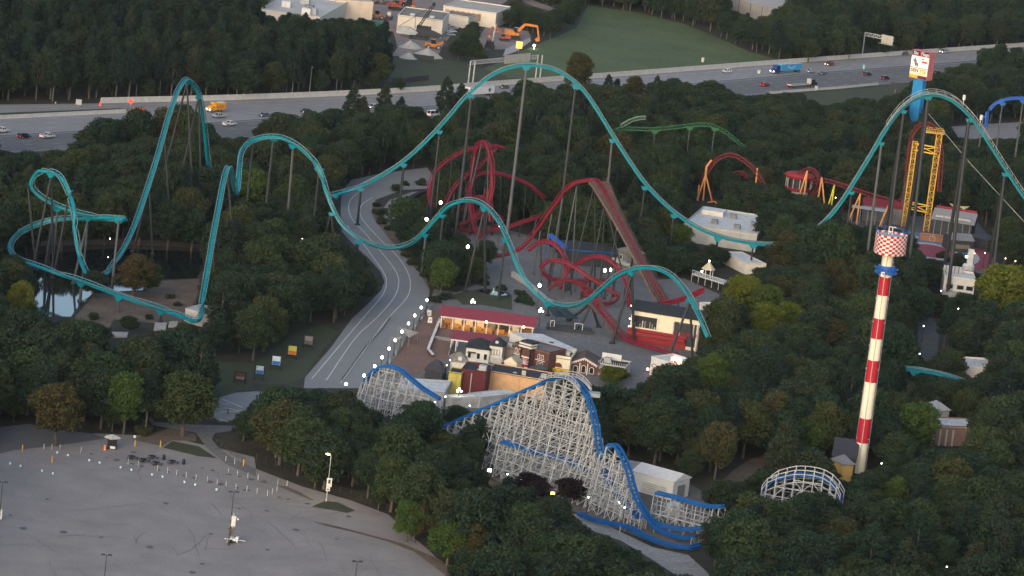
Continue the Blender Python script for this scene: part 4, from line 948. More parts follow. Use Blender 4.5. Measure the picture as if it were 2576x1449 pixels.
b = Bld('shop_building', 'low grey brick annex with stone roof beside the white gallery', m1(1157, 700), m1(1325, 725), 3.7, 6, mat('grey_brick', (0.2, 0.17, 0.15), .85, .25, 1.5), M_ROOFB, 'flat')
b.ac(1.5, 2.5, 0.9); b.ac(2.8, 4.3, 0.7)
b = Bld('town_hall', 'dark brick town hall with arched white windows and cornice', m1(1320, 645), m2(345, 640), 5.9, 7.5, M_BRICK, mat('slate_roof', (0.17, 0.165, 0.15), 0.85, 0.2, 1.0), 'flat', par=0.35)
L = b.L
for t in (0.07, 0.17, 0.72, 0.82): b.win(L * t, 3.9, 0.55, .75, True, glass=mat('warm_pane', (0.16, 0.05, 0.03), .3, 0))
for t in (0.07, 0.17, 0.72, 0.82): b.win(L * t, 1.5, 0.58, 1.15, True, glass=mat('warm_pane', (0.16, 0.05, 0.03)))
b.block('string_course', L * 0.12, -0.12, 3.3, L * 0.22, 0.24, 0.22, M_SASH); b.block('string_course', L * 0.77, -0.12, 3.3, L * 0.26, 0.24, 0.22, M_SASH)
b.block('entrance_bay', L * 0.44, -0.7, 0.1, L * 0.3, 1.6, 6.2, M_BRICK)
b.block('cornice', L * 0.44, -1.0, 6.32, L * 0.36, 2.6, 0.4, M_SASH); b.block('cornice', L * 0.44, -1.0, 7.1, L * 0.36, 2.6, 0.35, M_SASH)
b.block('bay_attic', L * 0.44, -0.7, 6.73, L * 0.32, 2.0, 0.36, M_BRICK); b.block('bay_roof', L * 0.44, -0.2, 7.46, L * 0.34, 3.0, 0.5, M_ROOFB)
for t in (0.31, 0.57): b.block('column', L * t, -1.7, 0.1, 0.35, 0.35, 6.2, M_BLACK)
b.win(L * 0.44, 4.0, 1.1, .9, True, frame=M_BRICK, glass=mat('red_glass', (0.4, 0.02, 0.03), .4, 0)) 
dr = b.block('entrance_arch', L * 0.44, -1.55, 0.1, 1.7, 0.12, 3.1, mat('red_door', (0.38, 0.02, 0.05), .6, .1))
mb = MB()
for a in range(7):
    an = math.pi * (a + 0.5) / 7; c = b.q(L * .44, -1.7, 1.6)
    mb.beam(c, c + b.d * 1.6 * math.cos(an) + Vector((0, 0, 1.8 * math.sin(an))), 0.16)
mb.build('fan_rib', M_SASH, dr)
b.block('sign_band', L * 0.44, -1.58, 3.4, L * .24, 0.1, 0.4, M_CREAM)
for t in (0.33, 0.55): b.block('balustrade', L * t, -2.2, 0.1, 1.5, 0.25, 1.0, M_WHITE)
b = Bld('theatre', 'cream theatre front with fan window and yellow marquee', m2(345, 690), m2(662, 738), 4.3, 9, M_CREAM, M_ROOFB, 'flat', par=0.7)
b.win(b.L * .45, 1.9, b.L * .4, 0.15, True, frame=M_SASH, glass=mat('warm_pane', (0.16, 0.05, 0.03)))
mq = b.block('marquee', b.L / 2, -0.6, .9, b.L, 1.0, 0.75, mat('marquee_yellow', (0.65, 0.42, 0.03), .6, .1)); b.block('marquee_strip', b.L * .25, -1.16, 1.15, b.L * .32, 0.06, 0.22, M_DGREY, mq); b.block('marquee_strip', b.L * .75, -1.16, 1.1, b.L * .28, 0.06, 0.2, M_DGREY, mq)
b.ac(b.L * .7, 5, 1.1)
b = Bld('shop_building', 'brick shop with white scalloped gable and arched doors', m2(668, 752), m2(1075, 805), 3.3, 8, M_BRICK, mat('brown_roof', (0.09, 0.06, 0.05), .85, .25, 1.), 'gablefront', rise=1.7, over=0.5)
for t in (0.2, 0.5, 0.8): b.win(b.L * t, 0.6, b.L * .14, 1.4 if t == .5 else 1.1, True)
for t in (0.35, 0.64): b.block('pilaster', b.L * t, -0.12, 0, 0.28, 0.2, 3.3, M_SASH)
for s in (0, 1):
    mb = MB()
    for k in range(6):
        t0, t1 = (k / 6, (k + 1) / 6)
        f = lambda t: b.q((b.L / 2) * t if s == 0 else b.L - (b.L / 2) * t, -0.62, 3.15 + 1.7 * t)
        p, q_ = f(t0), f(t1); mb.poly([p, q_, q_ - Vector((0, 0, .35)), (p + q_) / 2 - Vector((0, 0, .75)), p - Vector((0, 0, .35))])
    mb.build('bargeboard', M_WHITE, b.o)
b = Bld('shop_building', 'grey corner shop with black roof and white parapet screen', m2(1080, 805), m2(1500, 872), 3.0, 8, mat('pale_grey_wall', (0.42, 0.40, 0.37), .8, .12, .6), M_ROOFB, 'flat', par=0.45)
for k in range(6): b.win(b.L * (0.07 + 0.17 * k), 0.8, 0.55, 1.2, glass=M_GLASS if k % 2 else mat('red_glass', (0.4, 0.02, 0.03)))
b.block('parapet_screen', b.L * .3, b.D - 0.4, 3.2, b.L * .7, 0.25, 1.7, M_WHITE, b.roof); b.ac(b.L * .25, 4, 1.2)
mb = MB()
for k in range(14): p = b.q(b.L * (k / 13), 0, 3.6); mb.beam(p, p + Vector((0, 0, .7)), .14)
mb.build('roof_railing', M_LGREY, b.roof)
b = Bld('hall_building', 'low hall with wide white membrane roof behind brick town hall', m2(262, 545), m2(755, 577), 4.8, 17, M_WWALL, M_ROOFW, 'flat', par=0.0, skew=-0.38)
b.block('roof_hatch', b.L * .6, 6, 4.96, 0.9, 0.8, 0.25, M_DGREY, b.roof)
b = Bld('shop_building', 'maroon blank wall building with black sunken roof', m1(592, 1003), m1(927, 1052), 6.6, 8.5, M_MAROON, M_ROOFB, 'flat', par=0.25)
b.block('downpipe', b.L * .42, -0.12, 0, 0.22, 0.2, 6.1, M_OFFW); b.ac(b.L * .8, 2.5, 1.2, M_OFFW); b.ac(b.L * .6, 5.5, 0.9, M_MAROON); b.block('roof_pipe', b.L * .66, 2, 6.8, 1.1, .2, .2, M_OFFW, b.roof)
b = Bld('shop_building', 'narrow mustard yellow building beside maroon wall', m1(413, 1040), m1(588, 1066), 5.8, 5.5, M_YWALL, M_ROOFB, 'flat', par=0.2)
b.block('downpipe', b.L * .6, -0.1, 0, 0.16, 0.16, 5.2, M_YWALL)
b = Bld('shop_building', 'long tan rear wall building with black roof', m1(930, 1022), m1(1730, 1155), 5.0, 9.5, M_TAN, M_ROOFB, 'flat', par=0.2)
for t in (.12, .58): b.block('downpipe', b.L * t, -0.1, 0, 0.16, 0.16, 5.0, M_TAN)
b.ac(b.L * .95, 3, .9); b.block('skylight', b.L * .45, 3, 5.17, 0.9, .6, .12, M_WHITE, b.roof)
for t, y in ((.02, 2), (.62, 1.5)): b.block('ladder_frame', b.L * t, y, 5.17, 1.1, .15, 1.3, M_OFFW, b.roof)
b = Bld('shop_building', 'pale gabled shop front above black roof of tan building', m1(1180, 890), m1(1350, 925), 5.3, 3.5, M_CREAM, mat('buff_roof', (0.4, 0.34, 0.24), .8, .2, .8), 'gablefront', rise=1.6, over=0.3, z0=0.0)
b = Bld('shop_building', 'white cottage shop with mossy stone roof beside brick plaza', m1(455, 885), m1(668, 905), 4.6, 6, M_WWALL, mat('stone_roof', (0.24, 0.21, 0.17), .9, .3, 1.2), 'hip', rise=1.9)
b.block('dormer', b.L * .5, .5, 4.9, 1.0, .8, 1.0, M_WHITE, b.roof)
b = Bld('shop_building', 'dark kiosk with steep black hipped roof at plaza edge', m1(85, 1005), m1(325, 1040), 3.0, 6.5, M_DGREY, mat('charcoal_roof', (0.05, 0.05, 0.055), .8, .3, .9), 'hip', rise=2.4)
b = Bld('service_building', 'low service block with broad white roof beside the blue rails', m1(-330, 1290), m1(345, 1330), 3.4, 14, M_OFFW, M_ROOFW, 'flat', par=0.2, skew=0.35, clear=False)
clear_poly(Z(z6, [(900, 450), (1100, 390), (1800, 490), (1700, 640), (1250, 640), (950, 760)]), row_of(b.A.y) - 3)
b = Bld('service_building', 'small white flat annex below maroon wall', m1(455, 1405), m1(835, 1395), 2.6, 3.0, M_OFFW, M_ROOFW, 'flat', par=0.2, clear=False)
b = Bld('service_building', 'white flat annex below tan wall', m1(845, 1400), m1(1340, 1340), 2.6, 4.5, M_OFFW, M_ROOFW, 'flat', par=0.2, clear=False)
clear_poly(Z(m1, [(500, 1250), (830, 1380), (900, 1290), (1330, 1330), (1200, 1400), (850, 1440), (500, 1420)]), row_of(b.A.y) - 3)
# low walls of the plaza terrace
TW2 = thing('terrace_wall', G(*c11(1345, 1070)), 'low zigzag terrace wall with white coping stones on brick plaza', 'wall')
Lw = [F(*p, 0.9) for p in Z(c11, [(1390, 955), (1378, 985), (1366, 1015), (1354, 1045), (1342, 1075), (1330, 1105), (1318, 1135), (1306, 1165), (1300, 1185), (1318, 1205), (1335, 1228)])]
for i in range(len(Lw) - 1):
    a, c = Lw[i], Lw[i + 1]; MB().beam(gz(a) + Vector((0, 0, .45)), gz(c) + Vector((0, 0, .45)), 0.5, 0.8).build('wall_block', M_BRICK, TW2)
    MB().beam(a + (c - a) * .06 + Vector((0, 0, .06)), a + (c - a) * .9 + Vector((0, 0, .06)), 0.75, 0.22).build('coping_stone', M_WHITE, TW2)
MB().beam(G(*c11(1480, 1130)) + Vector((0, 0, .5)), G(*c11(1455, 1230)) + Vector((0, 0, .5)), .3, 1.0).beam(G(*c11(1340, 1110)) + Vector((0, 0, .5)), G(*c11(1480, 1130)) + Vector((0, 0, .5)), .3, 1.0).build('cross_wall', M_GREY, TW2)
# black tents in the street
for px, nm in (((200, 960), 'grey market umbrella over black cart before the town hall'), ((60, 985), 'dark folded market umbrella beside grey umbrella')):
    p = G(*m2(px[0], px[1] + 20)); U = thing('market_umbrella', p, nm, 'umbrella'); s = 1.0 if px[0] > 100 else 0.6
    MB().beam(p, p + Vector((0, 0, 2.8)), .1).build('pole', M_DGREY, U); MB().lathe(p + Vector((0, 0, 2.3)), [(2.2 * s, 0), (2.1 * s, 0.25), (1.0 * s, 0.75), (0.0, 1.0)], 8).build('canopy', mat('charcoal_canvas', (0.09, 0.09, 0.10), .9, .2), U)
    MB().box(p + Vector((0, -.6, 0)), (2.2 * s, 1.1, 1.0)).build('cart', M_LGREY if s == 1 else M_DGREY, U)

# ------------------------------------------------------------------ food stand with red lettering
b = Bld('food_stand', 'white funnel cake stand with lit sign box among trees', m2(1890, 712), m2(2300, 840), 4.6, 9, M_WHITE, M_ROOFW, 'flat', par=0.5, clear=False)
clear_poly(Z(m2, [(1860, 780), (1890, 705), (2370, 620), (2370, 690), (2310, 790), (2180, 800), (2000, 800), (1900, 880)]), row_of(b.A.y) - 2)
rp = b.block('name_board', b.L * .6, -0.1, 1.9, b.L * .6, 0.14, 1.3, M_TRED)
text_part('lettering', 'FUNNEL', 1.0, M_WHITE, b.o, face_mtx(b.q(b.L * .6, -0.2, 2.55), b.d, (0, 0, 1)), width=b.L * .5, bold=.02)
fr = [b.q(b.L * .14 + 0.9 * math.cos(a), -.1, 2.9 + .45 * math.sin(a)) for a in [k * math.pi / 8 for k in range(16)]]
mb = MB()
for i in range(16): mb.beam(fr[i], fr[(i + 1) % 16], .12)
mb.build('oval_emblem', M_DGREY, b.o)
b.block('lit_sign_box', b.L * .8, 1.2, 4.7, 2.6, 1.6, 1.9, mat('lit_food_sign', (0.9, 0.7, 0.55), .5, 0, emit=0.9, ecol=(1.0, 0.62, 0.42)))
for k, t in enumerate((.72, .82, .88)): b.block('sign_motif', b.L * t, .36, 4.9 + .3 * (k % 2), .6, .06, .7, mat('red_print', (0.6, 0.08, 0.06)))
MB().sphere(b.q(-0.5, -.4, 1.5), .4).build('corner_lamp', mat('pink_lamp', (1, .4, .35), .4, 0, emit=5, ecol=(1, .35, .3)), b.o)

# ------------------------------------------------------------------ red coaster station
b = Bld('station_building', 'coaster station with cream wall, red base and black roof', r4(1108, 862), r4(1870, 985), 9.0, 13, M_CREAM, M_ROOFB, 'gable', rise=1.6, over=0.6)
L = b.L
b.block('red_base', L * 0.40, -0.25, 0, L * .86, .5, 3.9, M_REDW); b.block('red_apron', L * .40, -0.9, 2.3, L * .84, 1.6, .9, M_REDW)
wo = b.block('shaded_window_panel', L * .215, -.08, 4.4, L * .36, .12, 3.2, M_BLACK)  # black slab on the solid wall, interior shade put into its colour
for t in (.04, .39): b.block('opening_frame', L * t, -.16, 4.3, .3, .2, 3.5, M_SASH, wo)
b.block('opening_frame', L * .215, -.16, 7.7, L * .37, .2, .3, M_SASH, wo)
for k in range(9): b.block('machinery', L * (.07 + .036 * k), -.2, 4.4, .35, .2, random.uniform(.5, 2.6), random.choice((M_GREY, M_DGREY, M_OFFW)), wo)
b.block('shaded_platform_panel', L * .80, -.07, 1.0, L * .32, .1, 6.6, M_DGREY)  # dark slab behind the posts, its colour stands for the platform's shade
for t in (.63, .72, .82, .92, .985): b.block('platform_post', L * t, -.3, 0, .3, .3, 7.6, M_OFFW if t != .82 else M_DPOST)
b.block('platform_rail', L * .8, -.35, 4.0, L * .34, .1, .9, M_REDD); b.block('lit_door', L * .66, -.32, .1, .9, .1, 2.1, mat('lit_doorway', (.6, .4, .15), .6, 0, emit=.25, ecol=(1, .7, .25)))
for z in (6.4, 9.1, 10.2, 4.2): MB().sphere(b.q(-.3, -.2, z), .16).build('corner_lamp', M_LAMPW, b.o)
b = Bld('service_building', 'small white balcony house behind the coaster station', r4(1860, 800), r4(1995, 860), 6.5, 5, M_WWALL, M_ROOFW, 'flat', clear=False)
for t in (.3, .7): b.win(b.L * t, 3.2, .8, 1.5, True)
b = Bld('shade_building', 'dark shelter with long blue roof edge behind red loops', r4(372, 188), r4(965, 228), 5.0, 9, M_DGREY, M_DGREY, 'shed', rise=.8, clear=False)
b.block('blue_fascia', b.L / 2, -.45, 4.6, b.L, .15, .45, M_BLUE)
A_ = F(*r4(190, 22), 9.0); B_ = F(*r4(368, 178), 6.0)
tag(MB().beam(A_, B_, 2.2, .5).beam(gz(A_), A_, .3).beam(gz(B_), B_, .3).build('blue_canopy', M_BLUE2), 'sloping blue canopy on posts beside dark shelter', 'canopy')
b = Bld('queue_house', 'grey timber queue house with balcony beside the brown lift hill', r4(955, 190), r4(1060, 235), 7.0, 6, mat('grey_boards', (.16, .15, .14), .85, .25, .9), mat('slate_roof', (.17, .165, .15)), 'hip', rise=1.4, clear=False)
b.block('balcony', b.L * .7, -.8, 3.4, b.L * 1.6, 1.4, .9, M_LGREY); b.win(b.L * .4, 4.5, 1.2, 1.2)

# ------------------------------------------------------------------ buildings by the teal valley
b = Bld('service_building', 'white block with flat roof and rooftop units behind teal track', c21(1300, 245), c21(1850, 330), 5.6, 36, mat('stained_white_wall', (.44, .43, .40), .85, .18, .4), M_ROOFW, 'flat', par=.45)
for t, y in ((.35, 9), (.68, 6), (.85, 16), (.5, 24)): b.ac(b.L * t, y, 1.3, M_GREY)
b.block('penthouse', b.L * .22, 26, 5.8, b.L * .3, 7, 1.6, M_WWALL, b.roof)
b = Bld('service_building', 'small white flat roofed store below the teal track valley', c21(1590, 455), c21(1770, 545), 3.4, 7, M_WWALL, M_ROOFW, 'flat', par=.2)
GZ = thing('gazebo', G(*c21(1475, 660)), 'cream gazebo with lit finial on a white railed deck', 'gazebo'); p = G(*c21(1475, 690))
zb_ = 2.6
dk = MB().hexa([F(*c21(x, y), zb_) - Vector((0, 0, .4)) for x, y in ((1360, 615), (1600, 690), (1640, 672), (1400, 600))], [F(*c21(x, y), zb_) for x, y in ((1360, 615), (1600, 690), (1640, 672), (1400, 600))]).build('deck', M_OFFW, GZ)
mb = MB(); a = F(*c21(1360, 615), zb_); c_ = F(*c21(1600, 690), zb_)
for k in range(20): q_ = a + (c_ - a) * k / 19; mb.beam(q_, q_ + Vector((0, 0, 1.1)), .12).beam(gz(q_), q_, .16) if k % 4 == 0 else mb.beam(q_, q_ + Vector((0, 0, 1.1)), .1)
mb.beam(a + Vector((0, 0, 1.1)), c_ + Vector((0, 0, 1.1)), .15).build('deck_railing', M_OFFW, GZ)
pg = F(*c21(1475, 640), zb_)
for k in range(6): q_ = pg + Vector((1.5 * math.cos(k * math.pi / 3), 1.5 * math.sin(k * math.pi / 3), 0)); MB().beam(q_, q_ + Vector((0, 0, 2.4)), .16).build('post', M_WHITE, GZ)
MB().lathe(pg + Vector((0, 0, 2.4)), [(2.2, 0), (1.2, 1.1), (.4, 2.0), (0, 2.7)], 6).build('roof', mat('cream_roof', (.55, .48, .34), .7, .15), GZ)
MB().sphere(pg + Vector((0, 0, 5.0)), .3).build('finial_lamp', M_LAMPY, GZ); MB().sphere(pg + Vector((-2.0, -.6, 1.6)), .25).build('deck_lamp', M_LAMPW, GZ)
clear_thing(Z(c21, [(1350, 610), (1440, 590), (1475, 545), (1510, 590), (1600, 660), (1590, 705), (1400, 650)]), p)

# ------------------------------------------------------------------ around the launch coaster
b = Bld('ride_hall', 'ride hall with corrugated roof and air school lettering', r5(2030, 640), r5(2350, 690), 6.0, 11, M_DGREY, mat('corrugated_roof', (.22, .22, .23), .6, .2, 2.0), 'gable', rise=3.0, over=.8)
text_part('lettering', 'DARE DEVIL AIR SCHOOL', 1.2, M_CREAM, b.o, face_mtx(b.q(b.L * .5, -.3, 7.3), b.d, Vector((0, .75, .66))), width=b.L * .9, bold=.03)
b.block('red_ridge', b.L / 2, b.D * .62, 8.6, b.L * 1.05, .8, 1.2, M_REDW); wg = thing if False else None
mb = MB(); c_ = b.q(b.L * .56, b.D * .55, 10.6)
mb.sphere(c_, .6, 8)
for s in (-1, 1):
    for k in range(4): mb.beam(c_ + b.d * s * (.4 + .2 * k) + Vector((0, 0, -.1 * k)), c_ + b.d * s * (3.4 - .5 * k) + Vector((0, 0, .55 - .45 * k)), .28, .2)
mb.build('winged_emblem', mat('gold_emblem', (.45, .38, .2), .5, .1), b.o)
for k in range(6): b.block('post', b.L * (.05 + .18 * k), -.6, 0, .25, .25, 5.9, M_GREY)
b = Bld('loading_station', 'long grey station roof on posts beside red launch track', r5(1355, 545), r5(1690, 590), 5.4, 5, None, mat('pale_metal_roof', (.36, .36, .37), .6, .15, 1.), 'flat', par=0)
for k in range(6):
    for y in (.3, b.D - .3): b.block('post', b.L * (.03 + .188 * k), y, 0, .25, .25, 5.4, M_GREY)
b = Bld('loading_station', 'dark station hall with red roof beside yellow lift tower', r5(1450, 520), r5(1820, 570), 5.6, 6, mat('grey_cladding', (.13, .13, .135), .8, .2, .8), M_REDD, 'gable', rise=2.0, clear=False)
PV = thing('round_pavilion', gz(TE(*r5(905, 420), 436)), 'round red roofed control pavilion beside orange struts', 'pavilion'); p = gz(TE(*r5(905, 430), 436))
h0 = hz(p, r5(0, 285)[1])
MB().lathe(p, [(3.6, 0), (3.6, h0 - 5)], 20).build('drum_base', M_LGREY, PV); MB().lathe(p + Vector((0, 0, h0 - 5)), [(4.4, 0), (4.6, .4), (4.6, .9), (4.2, 1.0)], 20).build('balcony', M_REDW, PV)
MB().lathe(p + Vector((0, 0, h0 - 4.4)), [(3.2, 0), (3.2, 3.8)], 20).build('glazed_room', M_DGREY, PV)
for k in range(12): q_ = p + Vector((4.6 * math.cos(k * math.pi / 6), 4.6 * math.sin(k * math.pi / 6), h0 - 4)); MB().beam(q_, q_ + Vector((0, 0, 3.6)), .2).build('post', M_OFFW, PV)
MB().lathe(p + Vector((0, 0, h0 - .6)), [(5.0, 0), (5.4, .8), (4.6, 1.6), (0, 2.4)], 24).build('roof', M_REDW, PV)
clear_thing(Z(r5, [(795, 240), (1030, 270), (1000, 390), (810, 380)]), p)
clear_poly(Z(r5, [(1330, 520), (1700, 580), (2030, 520), (2350, 560), (2350, 660), (2030, 680), (1900, 660), (1330, 620)]), 440)
# medallion on the ground, orange deck
mp = MB(); cc = G(*q5(470, 350))
M_MED = [mat('medallion_white', (.4, .4, .4), .8, .2), mat('medallion_red', (.27, .05, .07), .8, .2), mat('medallion_blue', (.10, .16, .27), .8, .2)]
for k, (ra, rb, mi) in enumerate(((0, 7.5, 1), (7.5, 9.5, 0), (9.5, 14, 2), (14, 16, 0), (16, 21, 1))):
    for i in range(28):
        a0, a1 = 2 * math.pi * i / 28, 2 * math.pi * (i + 1) / 28
        mp.poly([cc + Vector((r * math.cos(a), r * math.sin(a) * 1.6, .07)) for r, a in ((ra, a0), (rb, a0), (rb, a1), (ra, a1))][(1 if ra == 0 else 0):], (mi + (i // 7) * (k == 4)) % 3)
struct(mp.build('paved_medallion', M_MED)); NOTREE.append([(cc.x + 24 * math.cos(a), cc.y + 34 * math.sin(a)) for a in [k * math.pi / 6 for k in range(12)]])
clear_poly(Z(q5, [(345, 200), (560, 230), (720, 330), (760, 420), (640, 500), (520, 490), (350, 370)]))
OD = thing('ride_platform', G(*q5(480, 190)), 'orange railed ride platform with cart wheel beside yellow tower', 'platform'); p = G(*q5(480, 150))
MB().box(p, (9, 5, 1.4)).build('deck', mat('rust_orange', (.34, .15, .08), .7, .2), OD)
mb = MB()
for k in range(12): q_ = p + Vector((-4.5 + .82 * k, -2.5, 1.4)); mb.beam(q_, q_ + Vector((0, 0, 1.2)), .12)
mb.beam(p + Vector((-4.5, -2.5, 2.6)), p + Vector((4.5, -2.5, 2.6)), .15).beam(p + Vector((4.5, -2.5, 2.6)), p + Vector((8, -4, 1.1)), .15).beam(p + Vector((4.5, -2.5, .6)), p + Vector((8, -4, .1)), .3).build('railing', M_ORANGE, OD)
mb = MB()
for k in range(14): a0, a1 = 2 * math.pi * k / 14, 2 * math.pi * (k + 1) / 14; w = p + Vector((-.5, -2.8, 1.0)); mb.beam(w + Vector((math.cos(a0), 0, math.sin(a0))), w + Vector((math.cos(a1), 0, math.sin(a1))), .16)
mb.build('cart_wheel', M_OFFW, OD)
b = Bld('restaurant', 'white villa style restaurant with terrace roof and pylon posts before it', q5(700, 830), q5(1260, 900), 6.5, 12, M_WWALL, M_ROOFW, 'flat', par=.6, clear=False)
for t in (.2, .55, .85): b.win(b.L * t, 3.4, 2.0, 1.2, frame=M_OFFW)
b.block('lower_terrace', b.L * .45, -1.6, 0, b.L * .95, 3.0, 2.6, M_OFFW)
for k in range(8): b.block('terrace_post', b.L * (.05 + .12 * k), -3.3, 0, .2, .2, 3.4, M_LGREY)
b.block('upper_screen', b.L * .3, 9, 6.7, b.L * .6, .3, 2.2, M_OFFW, b.roof)
for k in range(4): b.block('screen_mullion', b.L * (.08 + .14 * k), 8.8, 6.7, .2, .2, 2.2, M_DGREY, b.roof)
clear_poly(Z(q5, [(600, 640), (940, 650), (1400, 830), (1250, 1000), (1180, 1080), (690, 1100), (700, 800)]), row_of(b.A.y) - 4)
AC = thing('ride_pylon', gz(F(*q5(1140, 690), 4)), 'white slab pylon standing on round drum above restaurant roof', 'pylon'); p = gz(F(*q5(1130, 690), 3))
MB().lathe(p, [(2.0, 0), (2.0, 4.4), (1.6, 4.9)], 18).build('drum', M_WHITE, AC); zt_ = hz(p, q5(0, 310)[1])
MB().box(p + Vector((.2, 0, 4.9)), (1.9, 1.2, zt_ - 4.9)).build('slab', M_WHITE, AC); MB().sphere(p + Vector((-1.2, -.4, zt_ - 2.6)), .35).build('wall_lamp', M_LAMPW, AC)
clear_thing(Z(q5, [(1100, 310), (1200, 310), (1190, 690), (1040, 690)]), p)
NEON = thing('game_booth', G(*q5(1950, 1010)), 'small booth with pink and green neon strips', 'booth'); p = G(*q5(1950, 1020))
MB().box(p, (7.2, 4, 2.4)).build('cabin', M_DGREY, NEON)
MB().box(p + Vector((-1.4, -2.1, 2.0)), (3.6, .15, .3)).box(p + Vector((2.6, -2.1, 2.05)), (2.0, .15, .3)).build('pink_neon', mat('neon_pink', (.9, .1, .6), .4, 0, emit=2.5, ecol=(1, .08, .6)), NEON)
MB().box(p + Vector((0, -2.1, 1.3)), (6.4, .15, .35)).build('green_neon', mat('neon_green', (.1, .8, .5), .4, 0, emit=1.6, ecol=(.1, 1, .55)), NEON)
clear_thing(Z(q5, [(1780, 850), (2100, 910), (2090, 990), (1800, 990)]), p)
b = Bld('service_building', 'dim building with white roof edge half hidden in trees', c32(1215, 320), c32(1700, 340), 5.0, 9, mat('pink_stucco', (.22, .15, .13), .8, .2), M_ROOFW, 'flat', par=.3, clear=False)
for k in range(4): b.block('porch_post', b.L * (.08 + .1 * k), -.4, 0, .4, .4, 4.4, M_OFFW)
clear_poly(Z(c32, [(1220, 310), (1480, 320), (1480, 360), (1380, 480), (1250, 480)]), row_of(b.A.y) - 4)
# booth at the tower foot
b = Bld('ticket_hut', 'yellow walled hut with grey roof at the striped tower foot', s6(1830, 318), s6(2040, 318), 4.4, 5, mat('ochre_wall', (.52, .33, .10), .8, .12), mat('grey_shingle', (.2, .2, .2), .85, .2), 'hip', rise=1.8, clear=False)
clear_poly(Z(s6, [(1700, 200), (1960, 190), (2040, 310), (1980, 500), (1900, 500), (1830, 330)]), row_of(b.A.y) - 3)
b = Bld('ride_shed', 'long dark roofed ride shed behind the striped tower', c32(490, 545), c32(660, 570), 5.0, 16, M_DGREY, mat('dark_slate', (.045, .045, .055), .8, .2), 'gable', rise=3.0, clear=False)
clear_poly(Z(c32, [(500, 400), (660, 320), (670, 480), (640, 540), (500, 540)]), row_of(b.A.y) - 3)
# white shed by the coaster
b = Bld('storage_shed', 'long white shed with low gable roof beside the blue rails', w4(1400, 800), w4(1712, 886), 4.6, 7.5, M_WHITE, mat('white_metal_roof', (.58, .57, .55), .6, .12, .6), 'gable', rise=1.5, over=.35)
b.win(3.7, 0.1, 3.4, 3.2, side='right', name='door', frame=M_OFFW, glass=M_GREY)
for k in range(5): b.block('louvre', b.L * .55, -.12, .6 + .5 * k, b.L * .6, .14, .2, M_OFFW)
b2 = Bld('storage_shed', 'grey roofed shed end joined to the white shed', w4(1330, 800), w4(1420, 815), 4.0, 7.5, M_GREY, M_GREY, 'gable', rise=1.8, clear=False)
b3 = Bld('utility_cabinet', 'white utility cabin standing under the lattice track', w4(1648, 1060), w4(1700, 1085), 3.0, 2.4, M_WHITE, M_ROOFW, 'shed', rise=.6, cat='cabin', clear=False)

# ------------------------------------------------------------------ construction yard and far buildings
def yb(name, label, tl, tr, h, d, wall, roof, **k): return Bld(name, label, tl, tr, h, d, wall, roof, **k)
M_YW = mat('cream_metal_wall', (.62, .55, .46), .7, .1, .3); M_YR = mat('buff_flat_roof', (.40, .36, .32), .85, .15, .15)
b = yb('warehouse', 'pale flat roofed warehouse with rooftop units behind pines', y1(60, 160), y1(985, 285), 7.5, 62, M_YW, mat('pale_flat_roof', (.50, .46, .42), .85, .15, .1), par=.6, clear=False)
for t, y in ((.28, 22), (.68, 18), (.72, 8), (.8, 10), (.45, 40)): b.ac(b.L * t, y, 2.4, random.choice((M_GREY, M_LGREY, M_WHITE)))
clear_poly(Z(y1, [(120, 60), (980, 60), (980, 250), (700, 180), (160, 150)]), row_of(b.A.y) - 4)
b = yb('warehouse', 'cream corrugated warehouse beyond the excavators', y1(1240, -10), y1(1800, 30), 9, 30, mat('peach_metal_wall', (.66, .53, .42), .7, .1, .3), M_YR, par=0, clear=False)
for k in range(12): b.block('wall_rib', b.L * (k + .5) / 12, -.1, 0, .25, .18, 8.9, M_YW)
clear_poly(Z(y1, [(1250, 10), (1790, 10), (1790, 110), (1300, 90)]), row_of(b.A.y) - 4)
b = yb('warehouse', 'cream depot with brown flat roof and skylights behind the crane', y2(110, 240), y2(790, 325), 7.5, 30, M_YW, mat('brown_flat_roof', (.20, .175, .155), .9, .15, .2), par=.4)
for t in (.28, .72): b.block('skylight', b.L * t, 8, 7.7, 2.0, 4.5, .4, M_WHITE, b.roof)
b.block('roller_door', b.L * .6, -.1, 0, 6.5, .15, 4.6, M_DGREY)
b = yb('warehouse', 'cream warehouse with long strip windows at yard back', y2(800, 100), y2(1600, 215), 6.5, 30, M_YW, M_YR, par=.4, clear=False)
for k in range(7): b.win(b.L * (.08 + .1 * k), 2.2, b.L * .08, 3.4, frame=M_YW, glass=mat('brown_pane', (.36, .22, .15), .4, 0))
clear_poly(Z(y2, [(810, 10), (1400, 40), (1250, 120), (810, 100)]), row_of(b.A.y) - 4)
b = yb('warehouse', 'low cream store with brown roof before strip window warehouse', y2(770, 205), y2(1180, 270), 5, 16, M_YW, mat('brown_flat_roof', (.20, .175, .155)), par=.3, clear=False)
clear_poly(Z(y2, [(780, 150), (1150, 190), (1100, 300), (790, 280)]), row_of(b.A.y) - 4)
b = yb('warehouse', 'grey panelled shed beyond the woods', c20(1640, -30), c20(1960, 70), 9, 30, mat('grey_panel_wall', (.34, .31, .29), .7, .15, .3), M_YR, par=0, clear=False)
for k in range(3): b.block('panel_joint', b.L * (.25 + .27 * k), -.06, 0, .3, .1, 8.9, M_DGREY)
clear_poly(Z(c20, [(1660, 0), (1932, 40), (1932, 120), (1720, 90)]), row_of(b.A.y) - 4)

